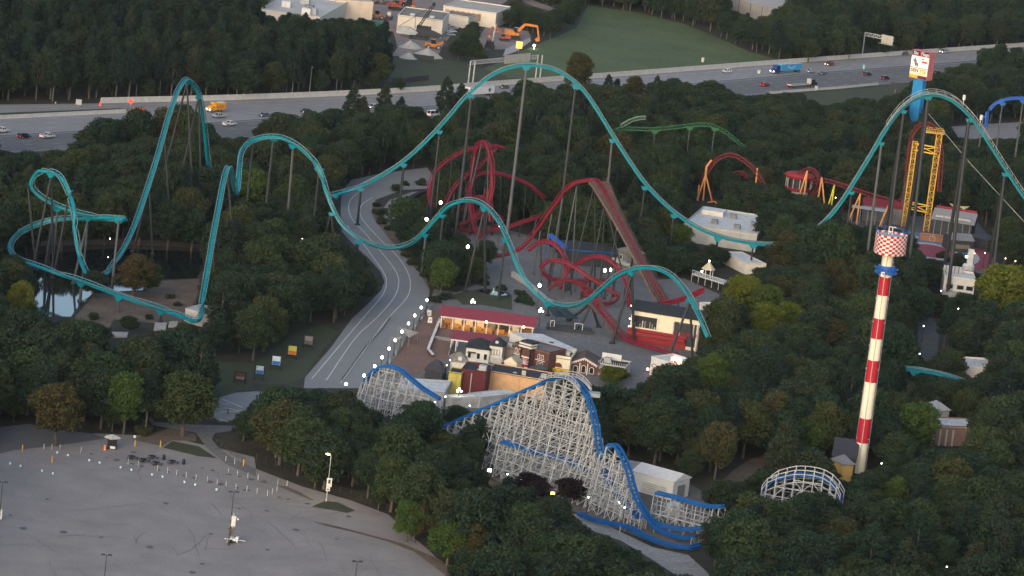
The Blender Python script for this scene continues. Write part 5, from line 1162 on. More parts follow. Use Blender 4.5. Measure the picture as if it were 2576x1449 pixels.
b = Bld('service_building', 'pale roofed building showing through trees right of the striped tower', c31(1480, 1330), c31(1760, 1345), 5.5, 12, M_WWALL, M_ROOFW, 'flat', clear=False)
for x, y in ((1530, 1290), (1580, 1340), (1640, 1300), (1520, 1380)): CLEAR.append((*c31(x, y), row_of(b.A.y) - 4))
b = Bld('service_building', 'small grey hipped house in trees left of the dim building', c32(1270, 205), c32(1370, 200), 5.0, 6, M_LGREY, M_OFFW, 'hip', rise=2, clear=True)
b = Bld('snack_bar', 'long low snack bar with grey roof behind the coloured medallion', q5(820, 140), q5(1230, 170), 4.0, 8, M_DGREY, M_GREY, 'gable', rise=1.6, clear=False)
b.block('serving_hatch', b.L * .5, -.1, 1.2, b.L * .7, .12, 1.4, mat('dim_hatch', (.2, .16, .12), .6, .2)); clear_poly(Z(q5, [(830, 60), (1240, 90), (1230, 230), (830, 190)]), row_of(b.A.y) - 3)
b = Bld('ride_hall', 'low dark ride hall with pale curved walkway at the right', q5(1500, 160), q5(1780, 130), 3.5, 9, M_DGREY, M_DGREY, 'hip', rise=1.2, clear=False)
# ================================================================== highway things, vehicles, yard machines
def wall_thing(name, label, px, h, w, ma, cat='barrier', seg=6.0, z=0.03):
    P = spline([F(u, v, z) for u, v in px], seg, 1); T = thing(name, P[len(P) // 2], label, cat)
    for i in range(len(P) - 1):
        a, b = P[i], P[i + 1]; b = a + (b - a) * 0.985; d = (b - a).normalized(); s = Vector((-d.y, d.x, 0))
        prof = [(-w * .6, 0), (w * .6, 0), (w * .3, h * .4), (w * .22, h), (-w * .22, h), (-w * .3, h * .4)]
        MB().hexa([a + s * x + Vector((0, 0, y)) for x, y in prof], [b + s * x + Vector((0, 0, y)) for x, y in prof]).build('barrier_section', ma, T)
    return T
wall_thing('highway_barrier', 'long pale concrete barrier along the far side of the highway', [(u, v - 1) for u, v in FAR if u > 200], 2.0, 0.8, M_CONCW, seg=11)
wall_thing('highway_barrier', 'short pale concrete barrier below the grass median', [(-120, 305), (0, 299), (160, 291), (317, 283)], 1.3, 0.7, M_CONCW)
wall_thing('highway_barrier', 'low concrete barrier along the near shoulder behind flatbed truck', [(1935, 236), (2055, 227), (2130, 221), (2209, 213)], 1.0, 0.6, M_CONCW)

HD = (F(2285, 138) - F(253, 260)); HD.z = 0; HD.normalize(); HROT = math.atan2(HD.y, HD.x)
CARM = {}
def paint(name, rgb): return mat('car_paint_' + name, rgb, 0.3, 0.04, 0.5, spec=0.5)
def prism_x(mb, prof, w0, w1=None, mi=0):            # side profile (x, z) extruded across y
    w1 = w1 or [w0] * len(prof)
    return mb.hexa([(x, -w1[i] / 2, z) for i, (x, z) in enumerate(prof)], [(x, w1[i] / 2, z) for i, (x, z) in enumerate(prof)], mi)
def wheel(parent, x, y, r, w=0.25):
    o = MB().tube((x, y - w / 2, r), (x, y + w / 2, r), r, n=14).build('wheel', M_TYRE, parent, local=True)
    s = 1 if y > 0 else -1
    MB().tube((x, y + s * (w / 2), r), (x, y + s * (w / 2 + .02), r), r * .55, n=10).build('rim', M_LGREY, o, local=True)
def lights(parent, L, w, zf, zr, lit_front, lit_tail):
    for s in (-1, 1):
        MB().box((L / 2 - .02, s * w * .36, zf), (.12, .36, .2)).build('headlight', M_HEAD if lit_front else M_DIM, parent, local=True)
        MB().box((-L / 2 + .02, s * w * .38, zr), (.1, .28, .26)).build('tail_light', M_TAIL if lit_tail else mat('dull_tail', (.2, .01, .01), .4, 0), parent, local=True)
def car(kind, ma, label, pos, rz, front=True, tail=True, group=None):
    T = thing({'suv': 'suv', 'sedan': 'car', 'pickup': 'pickup_truck', 'van': 'van'}[kind], pos, label, {'suv': 'suv', 'sedan': 'car', 'pickup': 'pickup', 'van': 'van'}[kind], group, local=True); T.rotation_euler.z = rz
    if kind == 'sedan': L, w, r = 4.7, 1.85, .33; low = [(-2.35, .3), (2.35, .3), (2.33, .68), (1.25, .92), (-1.6, .98), (-2.33, .9)]; cab = [(-1.75, .95), (1.15, .92), (.45, 1.42), (-1.0, 1.44)]
    elif kind == 'suv': L, w, r = 4.8, 1.95, .38; low = [(-2.4, .35), (2.4, .35), (2.38, .8), (1.35, 1.08), (-2.3, 1.12), (-2.4, .9)]; cab = [(-2.3, 1.1), (1.3, 1.07), (.65, 1.72), (-2.0, 1.75)]
    elif kind == 'van': L, w, r = 5.6, 2.0, .36; low = [(-2.8, .35), (2.8, .35), (2.78, .9), (2.1, 1.2), (-2.8, 1.2)]; cab = [(-2.78, 1.2), (2.1, 1.2), (1.5, 2.2), (-2.7, 2.25)]
    else: L, w, r = 5.8, 2.0, .42; low = [(-2.9, .45), (2.9, .45), (2.88, .95), (1.55, 1.15), (-2.85, 1.15)]; cab = [(-.75, 1.13), (1.5, 1.12), (.95, 1.82), (-.5, 1.85)]
    body = prism_x(MB(), low, w, [w * .96] * len(low)).build('body', ma, T, local=True)
    k = len(cab); cw = [w * .95, w * .95, w * .76, w * .76]
    prism_x(MB(), cab, w, cw).build('window_band', M_GLASS, T, local=True)
    rf = [(cab[3][0] - .04, cab[3][1] - .02), (cab[2][0] + .04, cab[2][1] - .02), (cab[2][0] - .05, cab[2][1] + .06), (cab[3][0] + .05, cab[3][1] + .06)]
    prism_x(MB(), rf, w * .8).build('roof', ma, T, local=True)
    for s in (-1, 1):
        for a, b_ in ((cab[0], cab[3]), (cab[1], cab[2]), (((cab[0][0] + cab[1][0]) / 2, cab[0][1]), ((cab[3][0] + cab[2][0]) / 2, cab[3][1]))): MB().beam((a[0], s * w * .48, a[1]), (b_[0], s * w * .39, b_[1]), .12).build('pillar', ma, T, local=True)
    if kind == 'pickup': MB().box((-1.85, 0, 1.155), (1.9, w * .8, .01)).build('cargo_bed', M_DGREY, T, local=True); [MB().box((-1.85, s * w * .44, 1.15), (2.0, .14, .28)).build('bed_side', ma, T, local=True) for s in (-1, 1)]
    for x in (-L * .31, L * .32):
        for s in (-1, 1): wheel(T, x, s * (w / 2 - .1), r)
    MB().box((L / 2 + .01, 0, .42), (.14, w * .9, .25)).build('bumper', M_DGREY, T, local=True)
    lights(T, L, w, low[2][1] - .22, low[-1][1] - .3, front, tail)
    return T
def on_road(u, v): return F(u, v, 0.10)
PW = paint('white', (.68, .68, .67)); PS = paint('silver', (.36, .37, .38)); PB = paint('black', (.015, .016, .02)); PR = paint('red', (.22, .012, .02)); PG = paint('grey', (.11, .115, .125)); PD = paint('wine', (.09, .012, .018))
FWDR = HROT; BACKR = HROT + math.pi
for kind, ma, label, px, rz, fr, ta in [
    ('pickup', PW, 'white pickup passing the street lamp on dark near lanes', (119, 347), FWDR, False, True),
    ('suv', PB, 'black suv with glowing tail lights behind white pickup', (60, 347), FWDR, False, True),
    ('pickup', PW, 'white pickup cut by the picture edge beside black suv', (4, 333), FWDR, False, True),
    ('pickup', PW, 'white pickup with dark bed alone on open lanes', (577, 316), FWDR, False, False),
    ('pickup', PS, 'silver grey pickup just below the yellow box truck', (551, 296), BACKR, False, True),
    ('sedan', PG, 'dark sedan with headlights on before the tree line', (664, 293), BACKR, True, False),
    ('sedan', PB, 'black sedan with bright headlights entering behind the trees', (769, 283), BACKR, True, False),
    ('suv', PS, 'silver suv with one bright headlight between highway trees', (938, 273), BACKR, True, False),
    ('van', PW, 'white van with red tail lights half behind trees', (1090, 292), FWDR, False, True),
    ('sedan', PG, 'grey car with headlights following the star trailer', (1268, 222), BACKR, True, False),
    ('sedan', PB, 'dark car with headlights ahead of the star trailer', (1112, 240), BACKR, True, False),
    ('suv', PW, 'white suv alone on the open right lanes', (1828, 183), BACKR, False, False),
    ('suv', PR, 'dark red suv behind the blue semi truck', (2086, 165), BACKR, True, False),
    ('sedan', PS, 'silver car close below the blue semi trailer', (2037, 182), BACKR, True, False),
    ('sedan', PG, 'low dark car with headlights beside small teal sign', (2070, 188), BACKR, True, False),
    ('suv', PB, 'black suv with tail lights ahead of the flatbed truck', (2181, 190), FWDR, False, True),
    ('suv', PB, 'black suv with faint tail lights nearest the entrance sign', (2226, 200), FWDR, False, True),
    ('suv', PR, 'red and black suv near roadside trees behind flatbed', (1924, 217), FWDR, False, True),
    ('suv', PS, 'silver suv with headlights right of the entrance sign', (2374, 133), BACKR, True, False),
    ('sedan', PG, 'grey car just left of the entrance sign top', (2275, 138), BACKR, False, False),
    ('sedan', PB, 'dark car with red lights beside the entrance sign side', (2357, 186), FWDR, False, True)]:
    car(kind, ma, label, on_road(*px), rz, fr, ta); CLEAR.append((px[0], px[1] - 6, -1e9)); CLEAR.append((px[0] - 12, px[1] - 4, -1e9)); CLEAR.append((px[0] + 12, px[1] - 4, -1e9))
def cab_truck(T, x0, ma, w=2.5, h=2.9, L=2.6, hood=1.6, lit=True):
    prism_x(MB(), [(x0, .6), (x0 + L + hood, .6), (x0 + L + hood, 1.6), (x0 + L + .2, 1.95), (x0 + L - .3, h), (x0, h)], w * .95).build('cab', ma, T, local=True)
    prism_x(MB(), [(x0 + L * .45, 1.95), (x0 + L + .16, 1.96), (x0 + L - .22, h - .25), (x0 + L * .45, h - .25)], w * .97).build('window_band', M_GLASS, T, local=True)
    MB().box((x0 + L + hood, 0, .45), (.2, w * .95, .5)).build('bumper', M_LGREY, T, local=True)
    for s in (-1, 1): MB().box((x0 + L + hood + .02, s * w * .36, 1.0), (.12, .45, .26)).build('headlight', M_HEAD if lit else M_DIM, T, local=True)
    for s in (-1, 1): wheel(T, x0 + L + hood * .35, s * (w / 2 - .15), .5, .3)
# yellow box truck
T = thing('box_truck', on_road(541, 281), 'yellow box truck with orange cargo box and headlights on', 'truck', local=True); T.rotation_euler.z = BACKR
M_TRY = paint('amber', (.72, .33, .02)); cab_truck(T, 1.1, M_TRY, 2.3, 2.3, 1.5, 1.0)
bx = MB().box((-1.6, 0, .9), (5.2, 2.4, 2.5)).build('cargo_box', M_TRY, T, local=True); MB().box((-1.6, 0, 3.402), (5.2, 2.4, .05)).build('box_roof', M_CREAM, bx, local=True); MB().box((-1.4, -1.22, 1.3), (4.0, .03, 1.3)).build('side_panel', mat('orange_panel', (.62, .2, .03), .5, .1), bx, local=True); MB().box((-1.4, 1.22, 1.3), (4.0, .03, 1.3)).build('side_panel', mat('orange_panel', (.62, .2, .03)), bx, local=True)
MB().box((1.0, 0, 3.0), (1.4, 2.2, .6)).build('cab_peak', M_TRY, T, local=True)
for s in (-1, 1): wheel(T, -2.6, s * 1.0, .45, .35)
# semi trucks
def semi(pos, label, cabm, boxm, Lb=15.0, lit=True):
    T = thing('semi_truck', pos, label, 'truck', local=True); T.rotation_euler.z = BACKR; x0 = 5.0
    cab_truck(T, x0, cabm, 2.5, 3.6, 2.4, 1.7, lit); MB().box((x0 - 1.4, 0, .7), (4.0, 1.0, .35)).build('chassis', M_DGREY, T, local=True)
    bx = MB().box((x0 - 1.2 - Lb / 2, 0, 1.15), (Lb, 2.55, 2.85)).build('trailer_box', boxm, T, local=True)
    MB().box((x0 - 1.2 - Lb / 2, 0, 4.002), (Lb, 2.5, .03)).build('trailer_roof', M_OFFW, bx, local=True)
    MB().box((x0 - 1.2 - Lb / 2, 0, .9), (Lb, 1.1, .24)).build('trailer_chassis', M_DGREY, T, local=True)
    for x in (x0 - .4, x0 - 1.7, x0 - Lb + .6, x0 - Lb - .6):
        for s in (-1, 1): wheel(T, x, s * 1.05, .5, .5)
    for s in (-1, 1): MB().box((x0 - 1.2 - Lb - .03, s * .95, 1.0), (.06, .3, .2)).build('tail_light', M_TAIL, T, local=True)
    return T, bx, x0 - 1.2 - Lb / 2
PAB = paint('royal_blue', (.015, .03, .16)); M_AZ = paint('sky_blue', (.05, .30, .56))
T, bx, xc = semi(on_road(1972, 183), 'blue semi truck with light blue trailer and white curved smile mark', PAB, M_AZ)
for s in (-1, 1):
    mb = MB(); P = [Vector((xc - s * (-1) * 0 + (-2.6 + .4 * k), s * 1.29, 2.15 + .075 * ((k - 6.5) ** 2) * .32)) for k in range(14)]
    for i in range(13): mb.beam(P[i], P[i + 1], .03, .26)
    mb.beam(P[13], P[13] + Vector((-.55, 0, .15)), .03, .22).beam(P[13], P[13] + Vector((.05, 0, -.6)), .03, .22); mb.build('smile_mark', M_WHITE, bx, local=True)
clear_poly([(1920, 150), (2025, 150), (2025, 180), (1920, 186)])
T, bx, xc = semi(on_road(1190, 243), 'white semi trailer truck with dark blue star on its side', PD, PW)
for s in (-1, 1):
    st = [Vector((xc - 4.6 + (1.15 if k % 2 == 0 else .48) * math.sin(math.pi * k / 5), s * 1.292, 2.6 + (1.15 if k % 2 == 0 else .48) * math.cos(math.pi * k / 5))) for k in range(10)]
    MB().hexa(st, [p + Vector((0, s * .02, 0)) for p in st]).build('star_mark', mat('navy_print', (.01, .03, .16), .5, 0), bx, local=True)
clear_poly([(1175, 212), (1222, 212), (1222, 240), (1180, 242)])
# flatbed tow truck
T = thing('flatbed_truck', on_road(2022, 218), 'dark truck hauling a long empty white edged flatbed trailer', 'truck', local=True); T.rotation_euler.z = FWDR
cab_truck(T, 4.2, PB, 2.5, 3.2, 2.4, 1.7, False); MB().box((3.6, 0, 1.2), (.3, 2.3, 2.2)).build('headboard', M_LGREY, T, local=True)
MB().box((-4.2, 0, 1.0), (13.5, 2.5, .3)).build('flatbed', M_GREY, T, local=True)
for s in (-1, 1): MB().box((-4.2, s * 1.25, 1.05), (13.5, .12, .34)).build('side_rail', M_OFFW, T, local=True)
MB().box((-10.95, 0, 1.0), (.2, 2.5, .5)).build('tail_board', M_OFFW, T, local=True)
for x in (4.0, -7, -8.3, -9.6):
    for s in (-1, 1): wheel(T, x, s * 1.0, .45, .4)
MB().box((-11.07, 0, 1.15), (.05, 1.6, .2)).build('tail_light', M_TAIL, T, local=True)

# signs and poles along the highway
def pole_sign(name, label, px, h, sx, sz, ma, cat='sign', diamond=False, rot=0.0, pole=M_LGREY, z0=None, thick=.1):
    p = on_road(*px); T = thing(name, p, label, cat); zc = h - sz / 2
    MB().beam(p, p + Vector((0, 0, h - (sz if not diamond else 0) * .1)), .14).build('post', pole, T)
    d = Vector((math.cos(rot), math.sin(rot), 0)); n = Vector((d.y, -d.x, 0))
    if diamond: P = [p + d * a + Vector((0, 0, zc + b)) + n * .1 for a, b in ((0, -sz / 2), (sx / 2, 0), (0, sz / 2), (-sx / 2, 0))]
    else: P = [p + d * a + Vector((0, 0, zc + b)) + n * .1 for a, b in ((-sx / 2, -sz / 2), (sx / 2, -sz / 2), (sx / 2, sz / 2), (-sx / 2, sz / 2))]
    MB().hexa(P, [q + n * thick for q in P]).build('panel', ma, T); CLEAR.append((*proj(p + Vector((0, 0, zc))), -1e9)); return T
pole_sign('warning_sign', 'orange red diamond warning sign above the barrier', (328, 268), 3.0, 2.2, 2.2, mat('lit_red_sign', (.8, .06, .03), .5, 0, emit=.5, ecol=(1, .08, .05)), diamond=True)
pole_sign('guide_sign', 'grey back of small road sign left of barrier end', (197, 269), 2.8, 2.1, 2.0, M_LGREY)
pole_sign('work_sign', 'orange work zone board lying beside highway trees', (350, 282), 1.6, 4.2, 1.2, M_ORSIGN)
pole_sign('work_sign', 'white and orange work sign before blue semi truck', (1908, 189), 2.4, 1.3, 1.6, M_OFFW)
pole_sign('work_sign', 'white and red work sign below the flatbed tail', (2052, 230), 2.4, 1.3, 1.6, M_OFFW)
pole_sign('work_sign', 'small teal marker sign in the middle of the lanes', (2172, 175), 2.2, .8, 1.9, mat('teal_marker', (.2, .5, .48), .6, .1))
pole_sign('utility_box_sign', 'white box on post standing on the mown field', (1767, 158), 2.4, 1.2, 2.0, M_OFFW)
pole_sign('dark_billboard', 'dark back of a roadside board on a grey post', (2250, 242), 6.0, 4.6, 3.0, M_DGREY)
pole_sign('message_board', 'lit orange message board on the yard ramp', y2(1935, 790), 4.6, 2.6, 2.9, M_ORLIT)
o = MB().lathe(on_road(252, 266), [(.42, 0), (.36, 1.2), (.2, 1.25)], 10).build('traffic_drum', mat('lit_red_sign', (.8, .06, .03))); tag(o, 'glowing red traffic drum at the barrier end', 'drum')
def lamp_pole(name, label, base, h, arms=((1, 0),), lit=None, ma=M_LGREY, al=1.6, r=.14, group=None, head=(.9, .4, .22), cat='lamp post'):
    T = thing(name, base, label, cat, group); b = Vector(base)
    MB().tube(b, b + Vector((0, 0, h)), r, r * .55, 8).tube(b, b + Vector((0, 0, .6)), r * 2, r * 2, 8).build('pole', ma, T)
    for ax, ay in arms:
        d = Vector((ax, ay, 0)).normalized(); e_ = b + Vector((0, 0, h)) + d * al
        a = MB().beam(b + Vector((0, 0, h - .1)), e_, .12).build('arm', ma, T); MB().box(e_ - Vector((0, 0, .12)), head, 0, math.atan2(ay, ax)).build('lamp_head', lit or ma, a)
    CLEAR.append((*proj(b + Vector((0, 0, h))), row_of(b.y) - 3)); CLEAR.append((*proj(b + Vector((0, 0, h * .7))), row_of(b.y) - 3)); return T
bp = TE(*c00(378, 1225), 395); bp = gz(bp); lamp_pole('highway_lamp_post', 'pale lamp post rising from trees beside white pickup', bp, hz(bp, c00(0, 930)[1]), ((-1, -.2),))
bp = G(*c10(402, 705)); lamp_pole('highway_lamp_post', 'white pole standing on the far highway verge', bp, hz(bp, c10(0, 507)[1]), ((.3, 1),), al=.4)
bp = gz(TE(*c00(50, 250), 88)); lamp_pole('highway_lamp_post', 'lit twin lamp on tall pole deep in the pine wood', bp, hz(bp, c00(0, 112)[1]), ((1, 0), (-1, 0)), M_FLOOD, al=1.0, head=(1.3, .9, .8))
# overhead gantry with the sign back
def gantry(label, base, top_v, span_pts, board=None, double=False):
    b = Vector(base); h = hz(b, top_v); T = thing('sign_gantry', b, label, 'gantry'); e_ = span_pts; d = (e_ - b); d.z = 0; n = int(d.length / 2); d = d / n
    for o in ((0, 0), (0, .9)) if double else ((0, 0),): MB().tube(b + Vector((o[1] * 2, o[1], 0)), b + Vector((o[1] * 2, o[1], h)), .32, .28, 8).build('column', M_LGREY, T)
    if double:
        for o in ((0, 0), (0, .9)): MB().tube(gz(e_) + Vector((o[1] * 2, o[1], 0)), gz(e_) + Vector((o[1] * 2, o[1], h)), .32, .28, 8).build('column', M_LGREY, T)
    mb = MB()
    for k in range(n):
        a, c = b + d * k + Vector((0, 0, h)), b + d * (k + 1) + Vector((0, 0, h)); dn = Vector((0, 0, -1.5)); bk_ = Vector((.3, 1.2, 0))
        for o in (Vector((0, 0, 0)), bk_): mb.beam(a + o, c + o, .2).beam(a + dn + o, c + dn + o, .2).beam(a + o, c + dn + o, .14).beam(a + dn + o, a + o, .14)
        mb.beam(a, a + bk_, .12).beam(a + dn, a + dn + bk_, .12)
    mb.build('truss', M_LGREY, T); return T, b, d, n, h
p0 = G(*c30(712, 405)); p1_ = p0 + (F(*c30(955, 295), 12) - F(*c30(735, 250), 12)); p1_.z = 0
T, b_, d_, n_, h_ = gantry('single arm sign gantry with pale sign backs beside the wood', p0, c30(0, 245)[1], p1_)
dd_ = d_.normalized()
for k in (.58, .78):
    a = b_ + d_ * n_ * k + Vector((0, -.5, h_ - 2.6)); c = a + dd_ * (d_.length * n_ * .19)
    MB().beam((a + c) / 2 - dd_ * (c - a).length / 2 + Vector((0, 0, 1.4)), c + Vector((0, 0, 1.4)), .15, 4.0).build('sign_panel', mat('sign_back', (.40, .38, .33), .7, .12), T)
MB().beam(b_ + d_ * n_ * .5 + Vector((0, -1, h_ - 3.4)), b_ + d_ * n_ + Vector((0, -1, h_ - 3.4)), .5, .15).build('service_walk', M_LGREY, T)
p0 = G(*c10(1600, 640)); p1_ = gz(TE(*c20(170, 650), 190))
T, b_, d_, n_, h_ = gantry('long overhead highway gantry behind the teal hill crest', p0, c10(0, 460)[1], p1_, double=True)
dd_ = d_.normalized(); a = b_ + d_ * n_ * .5 + Vector((0, -.6, h_ - .6)); c = b_ + d_ * n_ * .88 + Vector((0, -.6, h_ - .6)); MB().beam(a, c, .15, 3.6).build('sign_panel', mat('sign_back', (.40, .38, .33)), T)
# chain fence on the grass bank
T = thing('chain_fence', G(*c10(1250, 600)), 'dark chain fence crossing the grass bank', 'fence'); P = [G(*p) for p in Z(c10, [(1030, 635), (1120, 628), (1210, 615), (1300, 606)])]; P2 = [G(*p) for p in Z(c10, [(1180, 440), (1260, 452), (1340, 462)])]
for Q in (P, P2):
    for p in Q: MB().beam(p, p + Vector((0, 0, 2.2)), .12).build('post', M_DGREY, T)
    for i in range(len(Q) - 1): MB().beam(Q[i] + Vector((0, 0, 1.1)), Q[i + 1] + Vector((0, 0, 1.1)), .05, 2.0).build('mesh_panel', M_DGREY, T)

# ------------------------------------------------------------------ yard machines
M_CATO = mat('machine_orange', (.58, .20, .035), .55, .2, .6); M_CATY = mat('machine_yellow', (.55, .33, .04), .55, .2, .6); M_RUSTR = mat('machine_red', (.38, .08, .05), .6, .2, .6)
def tracks_of(T, L, w, h=.9):
    for s in (-1, 1):
        prof = [(-L / 2 + .4, 0), (L / 2 - .4, 0), (L / 2, h * .45), (L / 2 - .3, h), (-L / 2 + .3, h), (-L / 2, h * .45)]
        MB().hexa([(x, s * w / 2 - .3, z) for x, z in prof], [(x, s * w / 2 + .3, z) for x, z in prof]).build('crawler_track', M_DGREY, T, local=True)
def excavator(label, pos, rz, ma, s=1.0, boom=((1.2, 2.2), (3.2, 5.2), (6.2, 5.6), (7.0, 2.0))):
    T = thing('excavator', pos, label, 'excavator', local=True); T.rotation_euler.z = rz; T.scale = (s, s, s); tracks_of(T, 4.6, 2.8)
    MB().tube((0, 0, .8), (0, 0, 1.2), 1.0, n=12).build('slew_ring', M_DGREY, T, local=True)
    prism_x(MB(), [(-2.6, 1.2), (1.6, 1.2), (1.6, 1.9), (.4, 2.0), (-.2, 2.5), (-2.6, 2.6)], 2.7).build('house', ma, T, local=True)
    c = prism_x(MB(), [(.1, 1.9), (1.7, 1.9), (1.6, 3.2), (.2, 3.3)], 1.1); [setattr(v, 'y', v.y + .75) for v in c.v]; c.build('cab', M_GLASS, T, local=True)
    for i in range(3):
        a, b_ = boom[i], boom[i + 1]; MB().beam((a[0], -.3, a[1]), (b_[0], -.3, b_[1]), .5, .75 - .15 * i).build(('boom', 'boom', 'stick')[i], ma, T, local=True)
    e_ = boom[3]; prism_x(MB(), [(e_[0] - .2, e_[1]), (e_[0] + .3, e_[1]), (e_[0] + .5, e_[1] - .9), (e_[0] - .6, e_[1] - 1.3), (e_[0] - 1.0, e_[1] - .6)], 1.2).build('bucket', M_CATO, T, local=True)
    return T
def loader(label, pos, rz, ma, s=1.0, raised=0.6):
    T = thing('wheel_loader', pos, label, 'loader', local=True); T.rotation_euler.z = rz; T.scale = (s, s, s)
    prism_x(MB(), [(-3.0, .8), (2.0, .8), (2.0, 1.6), (.2, 1.8), (-3.0, 2.0)], 2.2).build('body', ma, T, local=True)
    prism_x(MB(), [(-.9, 1.8), (.7, 1.8), (.5, 3.2), (-.8, 3.2)], 1.6).build('cab', M_GLASS, T, local=True); MB().box((-.15, 0, 3.2), (1.6, 1.8, .15)).build('cab_roof', ma, T, local=True)
    for s_ in (-1, 1): MB().beam((1.4, s_ * .7, 1.6), (3.6, s_ * .7, raised + .4), .25, .4).build('lift_arm', ma, T, local=True)
    prism_x(MB(), [(3.4, raised - .3), (4.8, raised - .4), (4.5, raised + .2), (3.7, raised + 1.1), (3.3, raised + .6)], 2.8).build('bucket', M_DGREY, T, local=True)
    for x in (-1.9, 1.6):
        for s_ in (-1, 1): wheel(T, x, s_ * 1.1, .75, .55)
    return T
excavator('orange excavator with boom arched over the dark hedge', G(*y2(1850, 590)), math.radians(5), M_CATO, 1.55, ((1.2, 2.4), (3.0, 4.6), (6.6, 4.4), (7.3, 1.2)))
excavator('dark orange track machine beside the orange excavator', G(*y2(1720, 620)), math.radians(190), M_RUSTR, 1.0)
loader('orange loader with raised arm beside gravel pile', G(*y2(640, 740)), math.radians(12), M_CATO, 1.25, 2.4)
loader('orange wheel loader beside the pale warehouse corner', G(*y1(1190, 200)), math.radians(200), M_CATO, 1.7)
loader('red and orange loader above the green container', G(*y1(1640, 260)), math.radians(170), M_RUSTR, 1.3)
loader('orange grader standing beyond the green container', G(*y1(1850, 285)), math.radians(10), M_CATO, 1.2)
excavator('red excavator parked against the peach warehouse', G(*y1(1010, 40)), math.radians(160), M_RUSTR, 1.3)
excavator('rusty excavator among dark machines at yard back', G(*y1(2130, 150)), math.radians(30), M_RUSTR, 1.3)
loader('dark red machine at the yard back edge', G(*y1(2330, 120)), math.radians(120), M_DGREY, 1.2); loader('grey bucket machine behind cream depot', G(*y1(2030, 290)), math.radians(265), M_LGREY, 1.0)
o = MB().box((0, 0, 0), (9, 2.5, 2.6)).build('container', mat('container_green', (.02, .12, .07), .6, .2), local=True); o.location = G(*y1(1860, 410)); o.rotation_euler.z = math.radians(-3); tag(o, 'green steel container at the pine wood edge', 'container')
# crawler crane
p = G(*y2(420, 590)); T = thing('crawler_crane', p, 'black lattice crawler crane with white cab before cream depot', 'crane', local=True); T.location = p; tracks_of(T, 8.5, 5.5, 1.4)
prism_x(MB(), [(-9.5, 1.6), (-1.5, 1.6), (-.5, 3.0), (-4.5, 4.6), (-9.5, 4.4)], 3.2).build('house', M_OFFW, T, local=True); prism_x(MB(), [(-1.4, 1.6), (8.5, 1.4), (10.5, 2.6), (6, 4.2), (-1.4, 4.4)], 3.0).build('machinery_deck', M_DGREY, T, local=True)
mb = MB(); a, b_ = Vector((-1.0, 0, 4.4)), Vector((5.0, 1.5, 15.5)); ax = (b_ - a).normalized(); sx = Vector((0, .45, 0)); sz_ = ax.cross(sx).normalized() * .45
C4 = [sx + sz_, sx - sz_, -sx - sz_, -sx + sz_]
for o4 in C4: mb.beam(a + o4, b_ + o4, .28)
for k in range(10):
    q0, q1 = a + (b_ - a) * k / 10, a + (b_ - a) * (k + 1) / 10
    for i in range(4): mb.beam(q0 + C4[i], q1 + C4[(i + 1) % 4], .16)
mb.build('lattice_boom', M_BLACK, T, local=True); MB().beam((-9, .5, 4.6), b_, .1).beam((-9, -.5, 4.6), (-2.4, 0, 9.5), .1).beam((-2.4, 0, 9.5), b_, .1).build('pendant_cable', M_DGREY, T, local=True); MB().beam((-2.0, 0, 4.4), (-2.4, 0, 9.5), .35).build('mast', M_GREY, T, local=True); MB().sphere(b_ + Vector((0, 0, .2)), .8).build('boom_head', M_BLACK, T, local=True)
p = G(*y2(1495, 735)); T = thing('drill_rig', p, 'dark track rig with upright pale mast on gravel', 'rig', local=True); T.location = p; tracks_of(T, 4.5, 4.6, 1.6); MB().box((0, 0, 1.6), (3.4, 4.2, 1.8)).build('engine_housing', M_DGREY, T, local=True); MB().beam((.6, -.6, 0), (1.6, -.6, 11), .6).build('mast', M_LGREY, T, local=True); MB().beam((.6, -.6, 7.5), (3.4, -.6, 7.8), .3).build('mast_arm', mat('faded_red', (.35, .18, .15), .7, .1), T, local=True)
for i, (px, ma, nm) in enumerate((((905, 385), PW, 'white suv at the head of the parked row by the store'), ((985, 385), PS, 'silver suv beside the white suv by the store'), ((940, 440), PS, 'silver car first in the row below the store'), ((915, 490), PW, 'white car second in the row below the store'), ((895, 540), PS, 'silver car last in the row near the black crane'), ((820, 385), PR, 'red car tucked beside the cream depot corner'))):
    car('suv' if i < 2 else 'sedan', ma, nm, G(*y2(*px)), math.radians(170 if i < 2 else 20), False, False)
for px, s, nm in (((545, 860), 5.5, 'pale gravel heap beside the dark hedge'), ((300, 720), 4.5, 'low grey rubble heap near the black crane'), ((270, 880), 3.5, 'small gravel heap behind the chain fence')):
    c = G(*y2(*px)); mb = MB(); n = 16; mb2 = []
    mb.lathe(c, [(s * 1.2, 0), (s * .95, s * .12), (s * .5, s * .42), (s * .15, s * .62), (0, s * .66)], n)
    for v in mb.v:
        k = 1 + .22 * noise.noise(v * .5); v.x = c.x + (v.x - c.x) * k; v.y = c.y + (v.y - c.y) * k; v.z *= 1 + .25 * noise.noise(v * .9)
    tag(mb.build('gravel_heap', mat('gravel_pile', (.40, .37, .34), .95, .2, 1.)), nm, 'gravel heap')
tag(MB().sphere(F(*y2(2175, 690), 1.6), .55).beam(gz(F(*y2(2175, 690), 1.6)), F(*y2(2175, 690), 1.2), .15).build('field_lamp', M_FLOOD), 'round white lamp on short post at the field edge', 'lamp')
